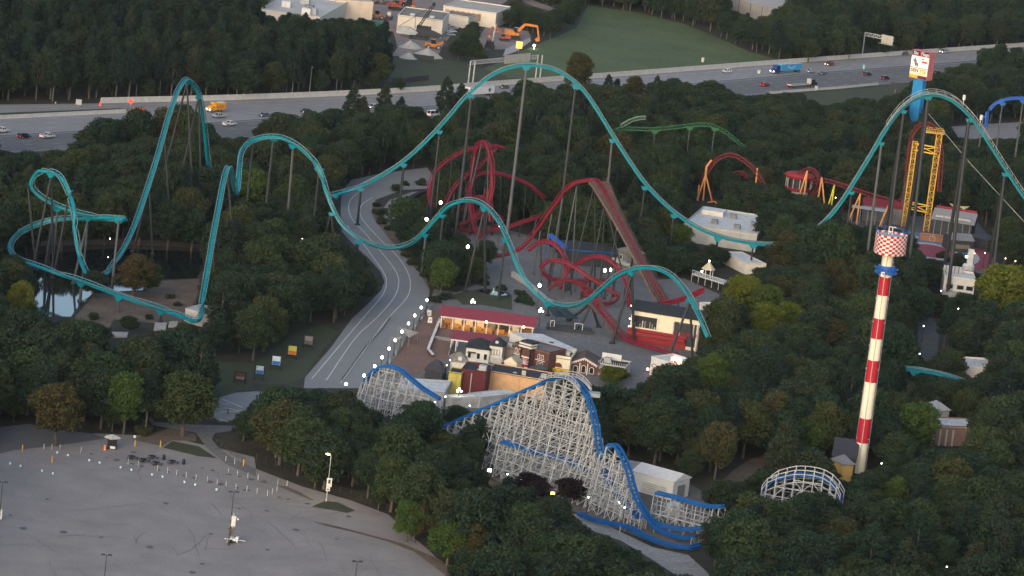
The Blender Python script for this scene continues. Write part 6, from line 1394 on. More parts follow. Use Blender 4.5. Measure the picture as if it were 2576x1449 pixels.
for (x, y), nm in (((830, 60), 'dark stacked steel at warehouse wall'), ((1470, 110), 'long dark scrap heap below the peach warehouse'), ((1960, 60), 'dark machine parts pile at yard back')):
    c = G(*y1(x, y)); mb = MB()
    for k in range(14): a = c + Vector((random.uniform(-7, 7), random.uniform(-6, 6), random.uniform(0, .6))); mb.beam(a, a + Vector((random.uniform(-4, 4), random.uniform(-3, 3), random.uniform(0, 1.5))), .6, .6)
    tag(mb.build('scrap_pile', mat('rusty_steel', (.10, .06, .045), .8, .35, .7)), nm, 'scrap pile')
# ================================================================== park lamps, posters, parking lot things, people
def globe_post(base, h, label, n=1, group=None, r=.32, lit=None, cat='lamp post', name='lamp_post', ma=M_BLACK):
    b = Vector(base); T = thing(name, b, label, cat, group)
    MB().tube(b, b + Vector((0, 0, h)), .09, .07, 8).tube(b, b + Vector((0, 0, .5)), .22, .16, 8).build('post', ma, T)
    if n == 1: MB().lathe(b + Vector((0, 0, h)), [(r * .6, 0), (r, r * .7), (r, r * 1.6), (r * .4, r * 2.3)], 8).build('lantern', lit or M_LAMPW, T)
    else:
        for k in range(n):
            a = 2 * math.pi * k / (n - 1); o = Vector((.6 * math.cos(a), .6 * math.sin(a), -.1)) if k < n - 1 else Vector((0, 0, .55))
            MB().beam(b + Vector((0, 0, h - .3)), b + Vector((0, 0, h)) + o, .06).build('bracket', ma, T); MB().sphere(b + Vector((0, 0, h + .2)) + o, r).build('globe', lit or M_LAMPW, T)
    CLEAR.append((*proj(b + Vector((0, 0, h + .4))), row_of(b.y) - 2)); return T
HEADS = [(1291, 812), (1247, 868), (1198, 928), (1151, 988), (1102, 1050), (1051, 1115), (1005, 1178), (953, 1244), (896, 1310), (817, 1380), (680, 1445)]
ORD = ['first', 'second', 'third', 'fourth', 'fifth', 'sixth', 'seventh', 'eighth', 'ninth', 'tenth', 'eleventh']
for k, p in enumerate(HEADS):
    q = gz(F(*c11(*p), 4.4)); globe_post(q, 3.9, ORD[k] + ' lit lantern post along the park road, counted from the red roofed pavilion', group='lantern posts between road and brick plaza')
    if k < 8: tag(MB().box(q + Vector((.5, .3, 0)), (.5, .4, 1.5)).box(q + Vector((.5, .3, 1.5)), (.7, .5, .12)).build('ticket_scanner', mat('scanner_grey', (.2, .24, .25), .5, .1)), 'grey ticket scanner at the foot of the ' + ORD[k] + ' lantern post', 'scanner', 'ticket scanners along the lantern posts')
for z, p, h, nm in ((m1, (740, 55), 4.2, 'cluster globe lamp behind the left end of red pavilion roof'), (m1, (1682, 180), 4.2, 'cluster globe lamp behind the right end of red pavilion roof'), (m1, (552, 1285), 4.0, 'cluster globe lamp before the mustard and maroon walls')):
    globe_post(gz(F(*z(*p), h + .3)), h, nm, 4, 'cluster globe lamps', r=.26)
for z, p, h, nm in ((r3, (268, 872), 9, 'flood lamp above the left foot of the small teal hill'), (r3, (92, 1082), 8, 'flood lamp left of the small teal hill beside the dark ovals'), (r3, (1010, 1160), 9, 'flood lamp before the right side of the small teal hill'), (r3, (608, 1425), 7, 'flood lamp under the small teal hill'), (r4, (80, 597), 7, 'flood lamp beside the lowest teal dip'), (r4, (805, 430), 8, 'brighter left flood lamp inside the red double loop'), (r4, (865, 424), 8, 'right flood lamp inside the red double loop')):
    globe_post(gz(F(*z(*p), h)), h - .3, nm, 1, 'flood lamps around the red loops', r=.42, lit=M_FLOOD, cat='flood lamp', name='flood_lamp', ma=M_DGREY)
for z, p, h, nm in ((c11, (350, 350), 7, 'small warm lamp glowing in dark trees left of the road'), (m1, (430, 860), 4, 'upper warm lamp beside the black kiosk roof'), (m1, (384, 932), 4, 'lower warm lamp beside the black kiosk roof'), (c12, (1350, 133), 7, 'white lamp among dark leaves below the service block'), (c12, (1430, 92), 7, 'white lamp beside the mustard wall foot'), (c12, (1614, 160), 6, 'white lamp at the blue rails lower end'),
                    (c12, (1898, 676), 6, 'white round lamp at the lattice foot'), (c22, (577, 850), 5, 'pale lamp on the lattice foot corner'), (c22, (850, 928), 5, 'white lamp inside the lattice near the low track'), (c01, (830, 348), 3, 'twin white lamps on the pond far bank'), (q5, (1250, 378), 5, 'orange white lamp right of the slab pylon'), (q5, (1440, 370), 5, 'orange white lamp before the dark trees past the pylon'), (q5, (1815, 470), 5, 'warm lamp near the right trees above the plaza'), (q5, (1998, 520), 5, 'brighter warm lamp near the right picture edge'), (q5, (640, 1062), 4, 'white lamp at the restaurant terrace corner'), (q5, (955, 1390), 4, 'red rimmed lamp below the yellow green tree'),
                    (c31, (1175, 1008), 5, 'upper small lamp on the dark street right of the tower'), (c31, (1145, 1217), 5, 'lower small lamp on the dark street right of the tower'), (c31, (650, 365), 6, 'tiny white lamp in trees left of the checkered drum'), (c32, (858, 595), 5, 'white lamp in bushes at the striped tower foot'), (c32, (1350, 1375), 8, 'tiny lamp deep in the dark wood'), (r5, (1352, 422), 6, 'white lamp under the teal drop, upper one'), (r5, (1220, 460), 6, 'white lamp under the teal drop, lower one')):
    globe_post(gz(F(*z(*p), h)), h - .3, nm, 1, None, r=.14, lit=M_LAMPY if 'warm' in nm or 'orange' in nm else M_LAMPW, name='path_lamp')
for z, p, ma, nm in ((c22, (65, 735), M_FLOOD, 'bright yellow white floodlight low on the left lattice'), (c12, (1762, 660), M_FLOOD, 'bright floodlight leaning at the lattice left end'), (c22, (305, 835), mat('amber_flood', (1, .6, .1), .4, 0, emit=12, ecol=(1, .55, .08)), 'amber floodlight at the lattice foot'), (c22, (818, 905), M_FLOOD, 'white floodlight inside the low lattice')):
    q = F(*z(*p), 2.2); T = thing('floodlight', gz(q), nm, 'floodlight'); MB().beam(gz(q), q, .12).build('post', M_DGREY, T); MB().box(q, (.9, .5, .7)).build('housing', M_DGREY, T); MB().box(q + Vector((0, -.3, .05)), (.85, .12, .62)).build('lens', ma, T); CLEAR.append((*proj(q), row_of(q.y) - 2))
    ld = bpy.data.lights.new('floodlight_beam', 'POINT'); ld.energy = 120; ld.color = (1, .9, .6) if 'amber' not in nm else (1, .6, .2); ld.shadow_soft_size = .3; lo = bpy.data.objects.new('floodlight_beam', ld); col.objects.link(lo); lo.location = q + Vector((0, -.9, .8)) - gz(q); lo.parent = T

# poster boards on the verge
for p0, p1_, base, cols, nm in ((c01, ((1775, 1365), (1845, 1415)), 1449, ((.12, .03, .025), (.16, .15, .13)), 'dark red poster board nearest the parking path'), (c11, ((-5, 1312), (52, 1372)), 1425, ((.35, .45, .55), (.03, .12, .3)), 'white and blue poster board second from the path'),
                               (c11, ((118, 1240), (180, 1305)), 1345, ((.5, .6, .68), (.02, .13, .40)), 'bright blue poster board in the middle of the row'), (c11, ((240, 1162), (302, 1228)), 1262, ((.42, .42, .08), (.5, .15, .02)), 'yellow and orange poster board in the row'), (c11, ((364, 1088), (424, 1150)), 1180, ((.22, .19, .19), (.12, .10, .10)), 'grey poster board nearest the park road')):
    (x0, ya), (x1, yb_) = p0_pts = p1_; h1 = 3.1
    q = G(*p0((x0 + x1) / 2 - 3, base)); T = thing('poster_board', q, nm, 'poster board', 'poster boards on the grass verge'); wd = (x1 - x0) / K4 * KZ / pxm(q); zt_ = hz(q, p0(0, ya)[1]); zb_ = hz(q, p0(0, yb_)[1])
    for s in (-1, 1): MB().beam(q + Vector((s * (wd / 2 + .25), 0, 0)), q + Vector((s * (wd / 2 + .25), 0, zt_ + .35)), .24).build('post', M_BLACK, T)
    MB().box(q + Vector((0, .1, zb_ - .3)), (wd + .6, .14, zt_ - zb_ + .6)).build('frame', M_BLACK, T)
    pic = MB().box(q + Vector((0, -.02, zb_)), (wd, .08, zt_ - zb_)).build('poster', mat('poster_' + nm[:12], cols[0], .6, .15, 1.2, emit=.0), T)
    MB().box(q + Vector((0, -.08, zb_ + .05)), (wd * .92, .04, (zt_ - zb_) * .42)).build('poster_print', mat('print_' + nm[:12], cols[1], .6, .3, 1.5), pic); MB().beam(q + Vector((-wd / 2, 0, .5)), q + Vector((wd / 2, 0, .5)), .1).build('brace', M_BLACK, T)
# queue posts and plaza railing
QP = spline([G(*p) for p in Z(c11, [(1010, 960), (960, 1030), (900, 1100), (820, 1190), (740, 1300), (650, 1425)])], 2.3, 1)
for k, q in enumerate(QP): tag(MB().tube(q, q + Vector((0, 0, 1.0)), .12, .08, 6).tube(q, q + Vector((0, 0, .08)), .3, .3, 8).build('queue_post', M_DGREY), 'dark queue post in the chain line on the park road', 'queue post', 'queue posts on the park road')
Q2 = spline([G(*p) for p in Z(c11, [(1320, 850), (1270, 905), (1220, 965), (1170, 1030), (1120, 1090), (1080, 1150), (1030, 1230)])], 2.4, 1)
T = thing('entry_railing', Q2[8], 'dark entry railing behind the lantern posts on brick plaza', 'railing')
for i, q in enumerate(Q2):
    q = q + Vector((1.6, .5, 0)); MB().beam(q, q + Vector((0, 0, 1.1)), .14).build('post', M_DGREY, T)
    if i % 2 and i + 1 < len(Q2): MB().beam(q + Vector((0, 0, .95)), Q2[i + 1] + Vector((1.6, .5, .95)), .1, .1).build('rail', M_DGREY, T)
for p, nm in (((1125, 1030), 'upper triangular tan shade sail at the plaza entry'), ((1060, 1105), 'lower triangular tan shade sail at the plaza entry')):
    T = thing('shade_sail', G(*c11(p[0] + 50, p[1] + 60)), nm, 'shade sail'); P3 = [F(*c11(p[0] - 45, p[1] - 10), 3.4), F(*c11(p[0] + 100, p[1] + 30), 2.8), F(*c11(p[0] + 30, p[1] + 70), 3.0)] if p[1] < 1100 else [F(*c11(p[0] - 45, p[1] - 5), 3.4), F(*c11(p[0] + 40, p[1] - 12), 3.0), F(*c11(p[0] + 20, p[1] + 10), 3.0)]
    MB().hexa(P3, [q + Vector((0, 0, .06)) for q in P3]).build('canvas', mat('tan_canvas', (.42, .34, .26), .8, .15), T)
    for q in P3: MB().beam(gz(q), q, .12).build('pole', M_GREY, T)
for p, nm in (((1305, 915), 'white A frame board by the lantern posts'), ((1312, 968), 'white framed menu board on brick plaza')):
    q = G(*c11(p[0], p[1] + 18)); T = thing('sandwich_board', q, nm, 'sign board')
    for s in (-1, 1): MB().hexa([q + Vector((a * .65, s * .5 + b * .05, 0)) for a, b in ((-1, -1), (1, -1), (1, 1), (-1, 1))], [q + Vector((a * .55, s * .06 + b * .05, 1.6)) for a, b in ((-1, -1), (1, -1), (1, 1), (-1, 1))]).build('panel', M_WHITE, T)
    MB().box(q + Vector((0, -.42, .5)), (.6, .04, .7)).build('notice', M_LGREY, T)
# dark ovals beside the road, fountain basin
for pts, nm in (([(1270, 40), (1180, 80), (1125, 140), (1135, 190), (1180, 250), (1230, 290)], 'outer dark curved hedge wall beside the side path'), ([(1330, 60), (1260, 95), (1220, 150), (1230, 200), (1290, 235)], 'inner dark curved hedge wall beside the side path')):
    P = spline([G(*p) for p in Z(c11, pts)], 1.5, 2); T_, X_, Y_ = frames(P); tag(MB().sweep(P, X_, Y_, [(-.9, 0), (.9, 0), (.8, 2.4), (-.8, 2.4)]).build('curved_hedge_wall', mat('dark_screen', (.02, .02, .023), .9, .4, .8)), nm, 'wall')
q = G(*c11(1790, 770)); T = thing('fountain', q, 'small dark rimmed fountain pool in the garden bed', 'fountain'); MB().lathe(q, [(5.0, 0), (5.0, .6), (4.4, .6), (4.4, .2)], 24).build('basin_rim', M_DGREY, T); MB().lathe(q, [(4.4, .1), (4.4, .35)], 24).build('water', M_WATER, T); MB().lathe(q + Vector((0, 0, .3)), [(.35, 0), (.1, 1.2), (.3, 1.5), (0, 1.6)], 8).build('jet', mat('fountain_spray', (.35, .6, .5), .4, .1), T)
# queue bridges / dark panels below the teal dip
for a, b_, nm in (((230, 830), (310, 940), 'dark sloping queue canopy left of the station paving'), ((320, 850), (450, 960), 'dark sloping queue canopy beside the teal dip')):
    A, B = F(*r4(*a), 4.0), F(*r4(*b_), 2.6); T = thing('queue_canopy', gz((A + B) / 2), nm, 'canopy'); MB().beam(A, B, 3.4, .25).build('roof_panel', mat('teal_black_panel', (.02, .035, .04), .6, .2), T); [MB().beam(gz(p_), p_, .2).build('post', M_DGREY, T) for p_ in (A, B, (A + B) / 2)]
P = [F(*p, 0) for p in Z(c21, [(0, 640), (100, 700), (200, 790), (330, 900)])]; T = thing('paddock_wall', P[1], 'low grey wall following the curve of the teal dip', 'wall')
for i in range(3): MB().beam(P[i] + Vector((0, 0, .9)), P[i + 1] + Vector((0, 0, .9)), .8, 1.7).build('wall_section', M_LGREY, T)
q = F(*m2(640, 290), 0); T = thing('patio_enclosure', q, 'dark railed patio with white frames behind the hall roof', 'enclosure'); MB().box(q, (13, 5, 1.0)).build('platform', M_DGREY, T)
for dx_ in (-5.5, 1.5, 2.6): MB().beam(q + Vector((dx_, -2, 1)), q + Vector((dx_, -2, 2.8)), .15).beam(q + Vector((dx_ + 1.1, -2, 1)), q + Vector((dx_ + 1.1, -2, 2.8)), .15).beam(q + Vector((dx_, -2, 2.8)), q + Vector((dx_ + 1.1, -2, 2.8)), .15).build('white_frame', M_WHITE, T)

# ------------------------------------------------------------------ parking lot
WP = [(330, 495), (390, 495), (452, 497), (610, 517), (967, 605), (1042, 620), (1187, 655), (1263, 670), (1332, 685), (1404, 705), (1478, 720), (1562, 742), (1638, 760), (1705, 774), (1780, 792), (1862, 810), (1703, 585), (1770, 605), (1722, 678), (1790, 695), (1868, 710)]
WP = [c02(*p) for p in WP] + [c12(*p) for p in ((14, 725), (162, 760), (233, 770), (6, 828), (85, 843), (122, 830), (156, 812))]
for p in WP: q = F(*p, .03); tag(MB().tube(q, q + Vector((0, 0, 1.25)), .08, .08, 8).sphere(q + Vector((0, 0, 1.25)), .1, 6).build('marker_post', M_OFFW), 'slim white marker post in the parking lot rows', 'post', 'white marker posts in the parking lot')
for p, nm in (((168, 508), 'bent yellow post at the lot access road'), ((392, 590), 'yellow post standing apart among small blue signs'), ((1210, 475), 'yellow post beside the grass island'), ((1837, 618), 'yellow post in the white post row'), ((1018, 475), 'orange yellow post under the small white sign')):
    q = F(*c02(*p), .05); tag(MB().tube(q, q + Vector((0, 0, 1.5)), .14, .14, 8).sphere(q + Vector((0, 0, 1.5)), .14, 6).build('bollard', mat('bollard_yellow', (.6, .33, .03), .6, .1)), nm, 'bollard')
q = F(*c02(790, 500), .05); tag(MB().lathe(q, [(.36, 0), (.34, .4), (.3, .45), (.3, 1.2), (.2, 1.25)], 12).build('traffic_drum', mat('drum_orange', (.8, .28, .10), .6, .1)), 'orange traffic drum beside the ticket kiosk', 'drum')
for p in [(431, 532), (511, 552), (672, 592), (750, 608), (908, 645), (990, 664), (1146, 699), (1226, 716), (1390, 755), (1471, 775), (1632, 812), (153, 634), (316, 671), (398, 691), (75, 615)]:
    q = F(*c02(*p), .03); T = thing('row_sign', q, 'small pale blue row sign on short stake in the lot', 'sign', 'pale blue row signs in the parking lot'); MB().beam(q, q + Vector((0, 0, .5)), .06).build('stake', M_GREY, T); MB().box(q + Vector((0, -.04, .28)), (.42, .04, .5)).build('plate', mat('pale_blue_plate', (.42, .60, .62), .6, .1), T)
def picnic(q, nm):
    T = thing('picnic_table', q, nm, 'picnic table', 'round picnic tables'); MB().lathe(q + Vector((0, 0, .72)), [(.85, 0), (.85, .07)], 12).build('table_top', M_BLACK, T); MB().tube(q, q + Vector((0, 0, .72)), .12, .12, 8).build('pedestal', M_DGREY, T)
    for k in range(3):
        a = 2 * math.pi * k / 3; c = q + Vector((1.25 * math.cos(a), 1.25 * math.sin(a), .42)); MB().box(c, (.35, 1.2, .07), 0, a).beam(c, q + Vector((0, 0, .3)), .08).beam(c, gz(c), .08).build('bench', M_BLACK, T)
for p, nm in (((995, 568), 'round black picnic table at the left of the group'), ((1083, 590), 'round black picnic table in the middle, one off the bin side'), ((1150, 566), 'round black picnic table beside the upper litter bin'), ((1178, 612), 'round black picnic table in the near row of the group'), ((1300, 602), 'round black picnic table between the two litter bins')): picnic(F(*c02(*p), .03), nm)
for p, nm in (((1235, 572), 'black litter bin beside the picnic tables, upper one'), ((1385, 606), 'black litter bin beside the last picnic table'), ((1755, 362), 'black litter bin on the footpath by the railing')):
    q = F(*c02(*p), .06); T = thing('litter_bin', q, nm, 'bin'); MB().lathe(q, [(.3, 0), (.36, .2), (.36, 1.0)], 12).build('body', M_BLACK, T); MB().lathe(q + Vector((0, 0, 1.0)), [(.4, 0), (.36, .2), (.1, .4)], 12).build('lid', M_DGREY, T)
q = F(*c02(842, 486), .05); T = thing('ticket_kiosk', q, 'small ticket kiosk with white canopy roof in the lot', 'kiosk'); MB().box(q, (2.1, 2.0, 1.0)).build('counter', M_DGREY, T); MB().box(q + Vector((.35, -1.05, .2)), (1.2, .12, .6)).build('notice_panel', M_WHITE, T)
for a in (-1, 1):
    for b_ in (-1, 1): MB().beam(q + Vector((a * 1.0, b_ * .95, 0)), q + Vector((a * 1.0, b_ * .95, 2.5)), .12).build('post', M_DGREY, T)
MB().lathe(q + Vector((0, 0, 2.5)), [(1.9, 0), (1.9, .25), (1.2, .6), (.0, .95)], 4).build('canopy_roof', M_OFFW, T); MB().box(q + Vector((0, .5, 1.0)), (1.9, .9, 1.5)).build('back_box', M_BLACK, T)
q = F(*c02(1010, 470), .05); T = thing('lot_sign', q, 'small white sign on thin post by the picnic tables', 'sign'); MB().beam(q, q + Vector((0, 0, 2.6)), .07).build('post', M_GREY, T); MB().box(q + Vector((0, -.06, 2.1)), (.55, .05, .6)).build('plate', M_WHITE, T)
# tall lot lamp posts
for z, top, nm in ((c02, (1765, 815), 'tall twin head lot lamp standing behind the solar trailer'), (c02, (805, 1290), 'tall twin head lot lamp rising from the lower picture edge'), (c12, (765, 1340), 'tall twin head lot lamp at the lower edge before the young trees'), (c02, (20, 740), 'tall twin head lot lamp at the left picture edge')):
    q = gz(F(*z(*top), 12.0)) + Vector((0, 0, .03)); lamp_pole('lot_lamp_post', nm, q, 12.0, ((1, .2), (-1, -.2)), None, M_DGREY, .7, .13, 'parking lot lamps', (.75, .5, .25))
q = F(*c12(530, 885), .07); T = lamp_pole('lot_lamp_post', 'lit yellow lamp post with white notice boards on the lot island', q, hz(q, c12(0, 540)[1]), ((-.6, .5),), M_LAMPY, M_LGREY, 1.0, .12)
MB().box(q + Vector((.25, -.2, hz(q, c12(0, 775)[1]))), (1.2, .12, hz(q, c12(0, 710)[1]) - hz(q, c12(0, 775)[1]))).box(q + Vector((.1, -.2, hz(q, c12(0, 808)[1]))), (.9, .12, .95)).build('notice_board', M_WHITE, T); MB().box(q + Vector((.25, -.28, hz(q, c12(0, 750)[1]))), (.5, .04, .9)).box(q + Vector((.1, -.28, hz(q, c12(0, 800)[1]))), (.4, .04, .3)).build('notice_mark', M_DGREY, T)
ld = bpy.data.lights.new('lot_lamp_light', 'POINT'); ld.energy = 260; ld.color = (1, .8, .25); ld.shadow_soft_size = .3; lo = bpy.data.objects.new('lot_lamp_light', ld); col.objects.link(lo); lo.location = Vector((-.7, .5, hz(q, c12(0, 545)[1]) - .5)); lo.parent = T
q = F(*c02(2, 1030), .03); T = thing('lot_sign', q, 'white board on post at the left picture edge of the lot', 'sign'); MB().beam(q, q + Vector((0, 0, 3)), .1).build('post', M_GREY, T); MB().box(q + Vector((-.2, -.1, .3)), (1.0, .08, 2.1)).build('board', M_WHITE, T)
# solar trailer
q = F(*c02(1755, 1196), .03); T = thing('solar_trailer', q, 'white surveillance trailer with tilted solar panel and mast cabinet', 'trailer')
MB().box(q + Vector((.2, 0, .55)), (1.9, 1.3, .5)).build('chassis', M_WHITE, T); MB().beam(q + Vector((-1.9, 0, .65)), q + Vector((2.7, 0, .65)), .12).build('drawbar', M_WHITE, T); MB().box(q + Vector((.9, 0, 1.05)), (.7, .9, .4)).build('battery_box', M_WHITE, T)
for s in (-1, 1): wheel_ = MB().tube(q + Vector((-.3, s * .8 - .1, .42)), q + Vector((-.3, s * .8 + .1, .42)), .42, n=14).build('wheel', M_TYRE, T)
MB().beam(q + Vector((-.3, 0, 1)), q + Vector((-.3, 0, 6.6)), .16).build('mast', M_LGREY, T); MB().hexa([q + Vector((-.45 + a * 1.05, -.45 + b_ * .2, 2.35 + b_ * .75)) for a, b_ in ((-1, -1), (1, -1), (1, 1), (-1, 1))], [q + Vector((-.45 + a * 1.05, -.35 + b_ * .2, 2.40 + b_ * .75)) for a, b_ in ((-1, -1), (1, -1), (1, 1), (-1, 1))]).build('solar_panel', mat('solar_cells', (.01, .015, .03), .25, .2, 2.), T)
MB().box(q + Vector((-.35, -.2, 3.7)), (1.15, .5, 2.3)).build('mast_cabinet', M_WHITE, T); MB().beam(q + Vector((-.2, 0, 5.7)), q + Vector((.6, 0, 5.5)), .2).sphere(q + Vector((.7, 0, 5.3)), .22).build('camera_arm', M_WHITE, T)
for s in (-1, 1): MB().beam(q + Vector((s * 1.3, -.6, .1)), q + Vector((s * .6, -.3, .6)), .1).build('outrigger', M_WHITE, T)
# chain link fence at the wood edge and path railing
for z, pts, nm in ((c12, [(0, 585), (110, 620), (230, 660), (330, 700), (450, 760), (600, 825), (760, 870), (900, 920), (1000, 965)], 'dark wire fence along the wood edge of the lot'), (c02, [(1600, 425), (1640, 455), (1700, 500), (1760, 540), (1850, 590)], 'dark railing along the footpath bend')):
    P = spline([G(*p) for p in Z(z, pts)], 3.0, 1); T = thing('wire_fence', P[len(P) // 2], nm, 'fence')
    for i, p_ in enumerate(P):
        MB().beam(p_, p_ + Vector((0, 0, 1.9 if z is c12 else 1.1)), .08).build('post', M_DGREY, T)
        if i + 1 < len(P):
            mb = MB()
            for h_ in ((.2, .8, 1.4, 1.85) if z is c12 else (.2, .5, .8, 1.05)): mb.beam(p_ + Vector((0, 0, h_)), P[i + 1] + Vector((0, 0, h_)), .03)
            mb.build('wire_bay', M_DGREY, T)
# pond pump house pieces and footings near the teal dip
b = Bld('pump_shed', 'small pale shed straddled by the steep teal track', c01(1400, 880), c01(1580, 920), 4.0, 8, M_LGREY, M_LGREY, 'flat', par=0, clear=False); clear_poly(Z(c01, [(1400, 880), (1580, 915), (1540, 990), (1400, 980)]), row_of(b.A.y) - 3)
for (x0, y0, x1, y1_), nm in (((1160, 985, 1250, 1035), 'pale concrete footing slab left of the teal dip'), ((1270, 975, 1335, 1010), 'second pale concrete footing slab by the teal dip'), ((840, 1055, 960, 1085), 'pale concrete slab at the pond lower bank')):
    P = [F(*c01(*p), .5) for p in ((x0, y1_), (x1, y1_), (x1 + 10, y0), (x0 + 10, y0))]; tag(MB().hexa([gz(p) for p in P], P).build('footing_slab', M_CONC), nm, 'slab'); clear_poly([c01(x0, y0), c01(x1, y0), c01(x1, y1_), c01(x0, y1_)], step=8)

# ------------------------------------------------------------------ people
def person(q, nm, top, bottom, rz=0.0, stride=.25):
    T = thing('person', q, nm, 'person', local=True); T.rotation_euler.z = rz
    V, E_, Rr = [], [], []
    def add(p, r, parent=None):
        V.append(p); Rr.append(r)
        if parent is not None: E_.append((parent, len(V) - 1))
        return len(V) - 1
    pel = add((0, 0, .95), .15); wa = add((0, 0, 1.1), .13, pel); ch = add((0, -.01, 1.33), .16, wa); nk = add((0, 0, 1.5), .06, ch); hd0 = add((0, -.02, 1.6), .09, nk); hd1 = add((0, -.02, 1.72), .075, hd0)
    hands = []
    for s in (-1, 1):
        hip = add((s * .09, 0, .9), .095, pel); kn = add((s * .1, -stride * s * .5, .5), .065, hip); an = add((s * .1, -stride * s * .6 + .03, .09), .042, kn); add((s * .11, -stride * s * .6 - .14, .04), .038, an)
        sh = add((s * .19, 0, 1.40), .065, ch); el = add((s * .25, .04 + .05 * s, 1.13), .045, sh); wr = add((s * .26, -.06 + .1 * s, .90), .03, el); pm_ = add((s * .26, -.08 + .1 * s, .83), .032, wr)
        for k in range(4): a = add((s * .26 + .018 * (k - 1.5), -.10 + .1 * s, .76), .009, pm_); add((s * .26 + .018 * (k - 1.5), -.115 + .1 * s, .72 - .008 * (1 if k in (1, 2) else 0)), .008, a)
        a = add((s * .26 - s * .035, -.115 + .1 * s, .81), .010, wr); add((s * .26 - s * .04, -.13 + .1 * s, .775), .008, a)
    me = bpy.data.meshes.new('body'); me.from_pydata(V, E_, []); o = bpy.data.objects.new('body', me); col.objects.link(o)
    md = o.modifiers.new('skin', 'SKIN')
    for i, r in enumerate(Rr): me.skin_vertices[0].data[i].radius = (r, r)
    me.skin_vertices[0].data[0].use_root = True
    o.modifiers.new('sub', 'SUBSURF').levels = 1
    dg = bpy.context.evaluated_depsgraph_get(); m2_ = bpy.data.meshes.new_from_object(o.evaluated_get(dg)); bpy.data.objects.remove(o)
    for ma in (M_SKIN, top, bottom): m2_.materials.append(ma)
    for f in m2_.polygons:
        z = f.center.z; x = abs(f.center.x); f.material_index = 2 if (z < .98 and x < .2) else (1 if z < 1.5 and not (x > .2 and z < .93) else 0); f.use_smooth = True
    o = bpy.data.objects.new('body', m2_); col.objects.link(o); o.parent = T
    MB().lathe((0, .005, 1.66), [(.098, 0), (.108, .06), (.09, .13), (0, .17)], 12).build('hair', M_BLACK, T, local=True)
    return T
person(F(*c02(1155, 305), .07), 'person in dark clothes standing on the footpath under the trees', M_BLACK, M_DGREY, .4)
person(F(*c02(1717, 232), .06), 'person in dark clothes walking beside the crossing lines', M_DGREY, M_BLACK, 1.2, .4)
person(F(*c02(1345, 308), .07), 'person in dark clothes on the footpath beside the big shade tree', mat('navy_cloth', (.02, .03, .06), .9, .1), M_BLACK, -.5)
for p in ((1155, 285), (1717, 215)): CLEAR.append((*c02(*p), -1e9))
# ================================================================== trees
clear_poly([(0, 264), (420, 259), (385, 272), (300, 288), (205, 325), (160, 375), (0, 378)], step=12)
clear_poly([(510, 256), (640, 252), (815, 246), (800, 262), (690, 278), (650, 300), (625, 345), (560, 340), (530, 305)], step=12)
clear_poly([(1668, 184), (2440, 128), (2430, 150), (2350, 158), (2290, 205), (2060, 226), (1870, 238), (1840, 215), (1780, 200)], step=12)
clear_poly([(840, 247), (1040, 232), (1040, 240), (850, 256)], step=12)
clear_poly(Z(c11, [(1040, 1280), (1290, 900), (1400, 880), (1450, 950), (1330, 1230), (1180, 1380)]), step=14)
clear_poly([(1240, 650), (1330, 600), (1560, 640), (1600, 760), (1500, 880), (1300, 760)], 700, step=16)
clear_poly(Z(w4, [(60, 420), (120, 560), (225, 720), (470, 860), (600, 890), (720, 955), (860, 940), (960, 1030), (1060, 1105), (1270, 1165), (1480, 1180), (1400, 900), (1200, 600), (1050, 200), (830, 70)]), 1200, step=12)
clear_poly(Z(w4, [(1100, 1165), (1400, 1190), (1800, 1110), (1860, 1240), (1800, 1370), (1600, 1350), (1400, 1240)]), 1200, step=14)
clear_poly(Z(z6, [(200, 650), (300, 420), (650, 190), (1060, 400), (1480, 640), (1240, 680), (1020, 800), (860, 960), (620, 930), (400, 800)]), 1055, step=9)
clear_poly(Z(s6, [(220, 690), (560, 480), (1040, 360), (1780, 580), (1790, 800), (1600, 790), (1300, 690), (1000, 740), (780, 880), (560, 880)]), 1195, step=8)
clear_poly(Z(r5, [(60, 590), (80, 360), (150, 200), (350, 100), (640, 370), (560, 260), (480, 230), (250, 260), (230, 580)]), 440, step=9)
clear_poly(Z(r5, [(890, 410), (985, 240), (1105, 295), (1160, 510), (1075, 430), (960, 445)]), 440, step=9)
clear_poly(Z(r5, [(1145, 470), (1210, 350), (1190, 515)]), 448, step=8); clear_poly(Z(r5, [(1320, 620), (1425, 430), (1690, 520), (1650, 660), (1570, 680)]), 455, step=9)
clear_poly(Z(c31, [(1030, 20), (1100, 10), (1240, 20), (1240, 230), (1190, 330), (1050, 120)]), 440, step=9)
clear_line(Z(c30, [(712, 400), (735, 250), (850, 270), (950, 290), (945, 325)]), 0)
clear_poly(Z(c01, [(330, 440), (820, 430), (1500, 440), (1520, 640), (1240, 700), (1150, 880), (660, 940), (300, 900)]), step=14)

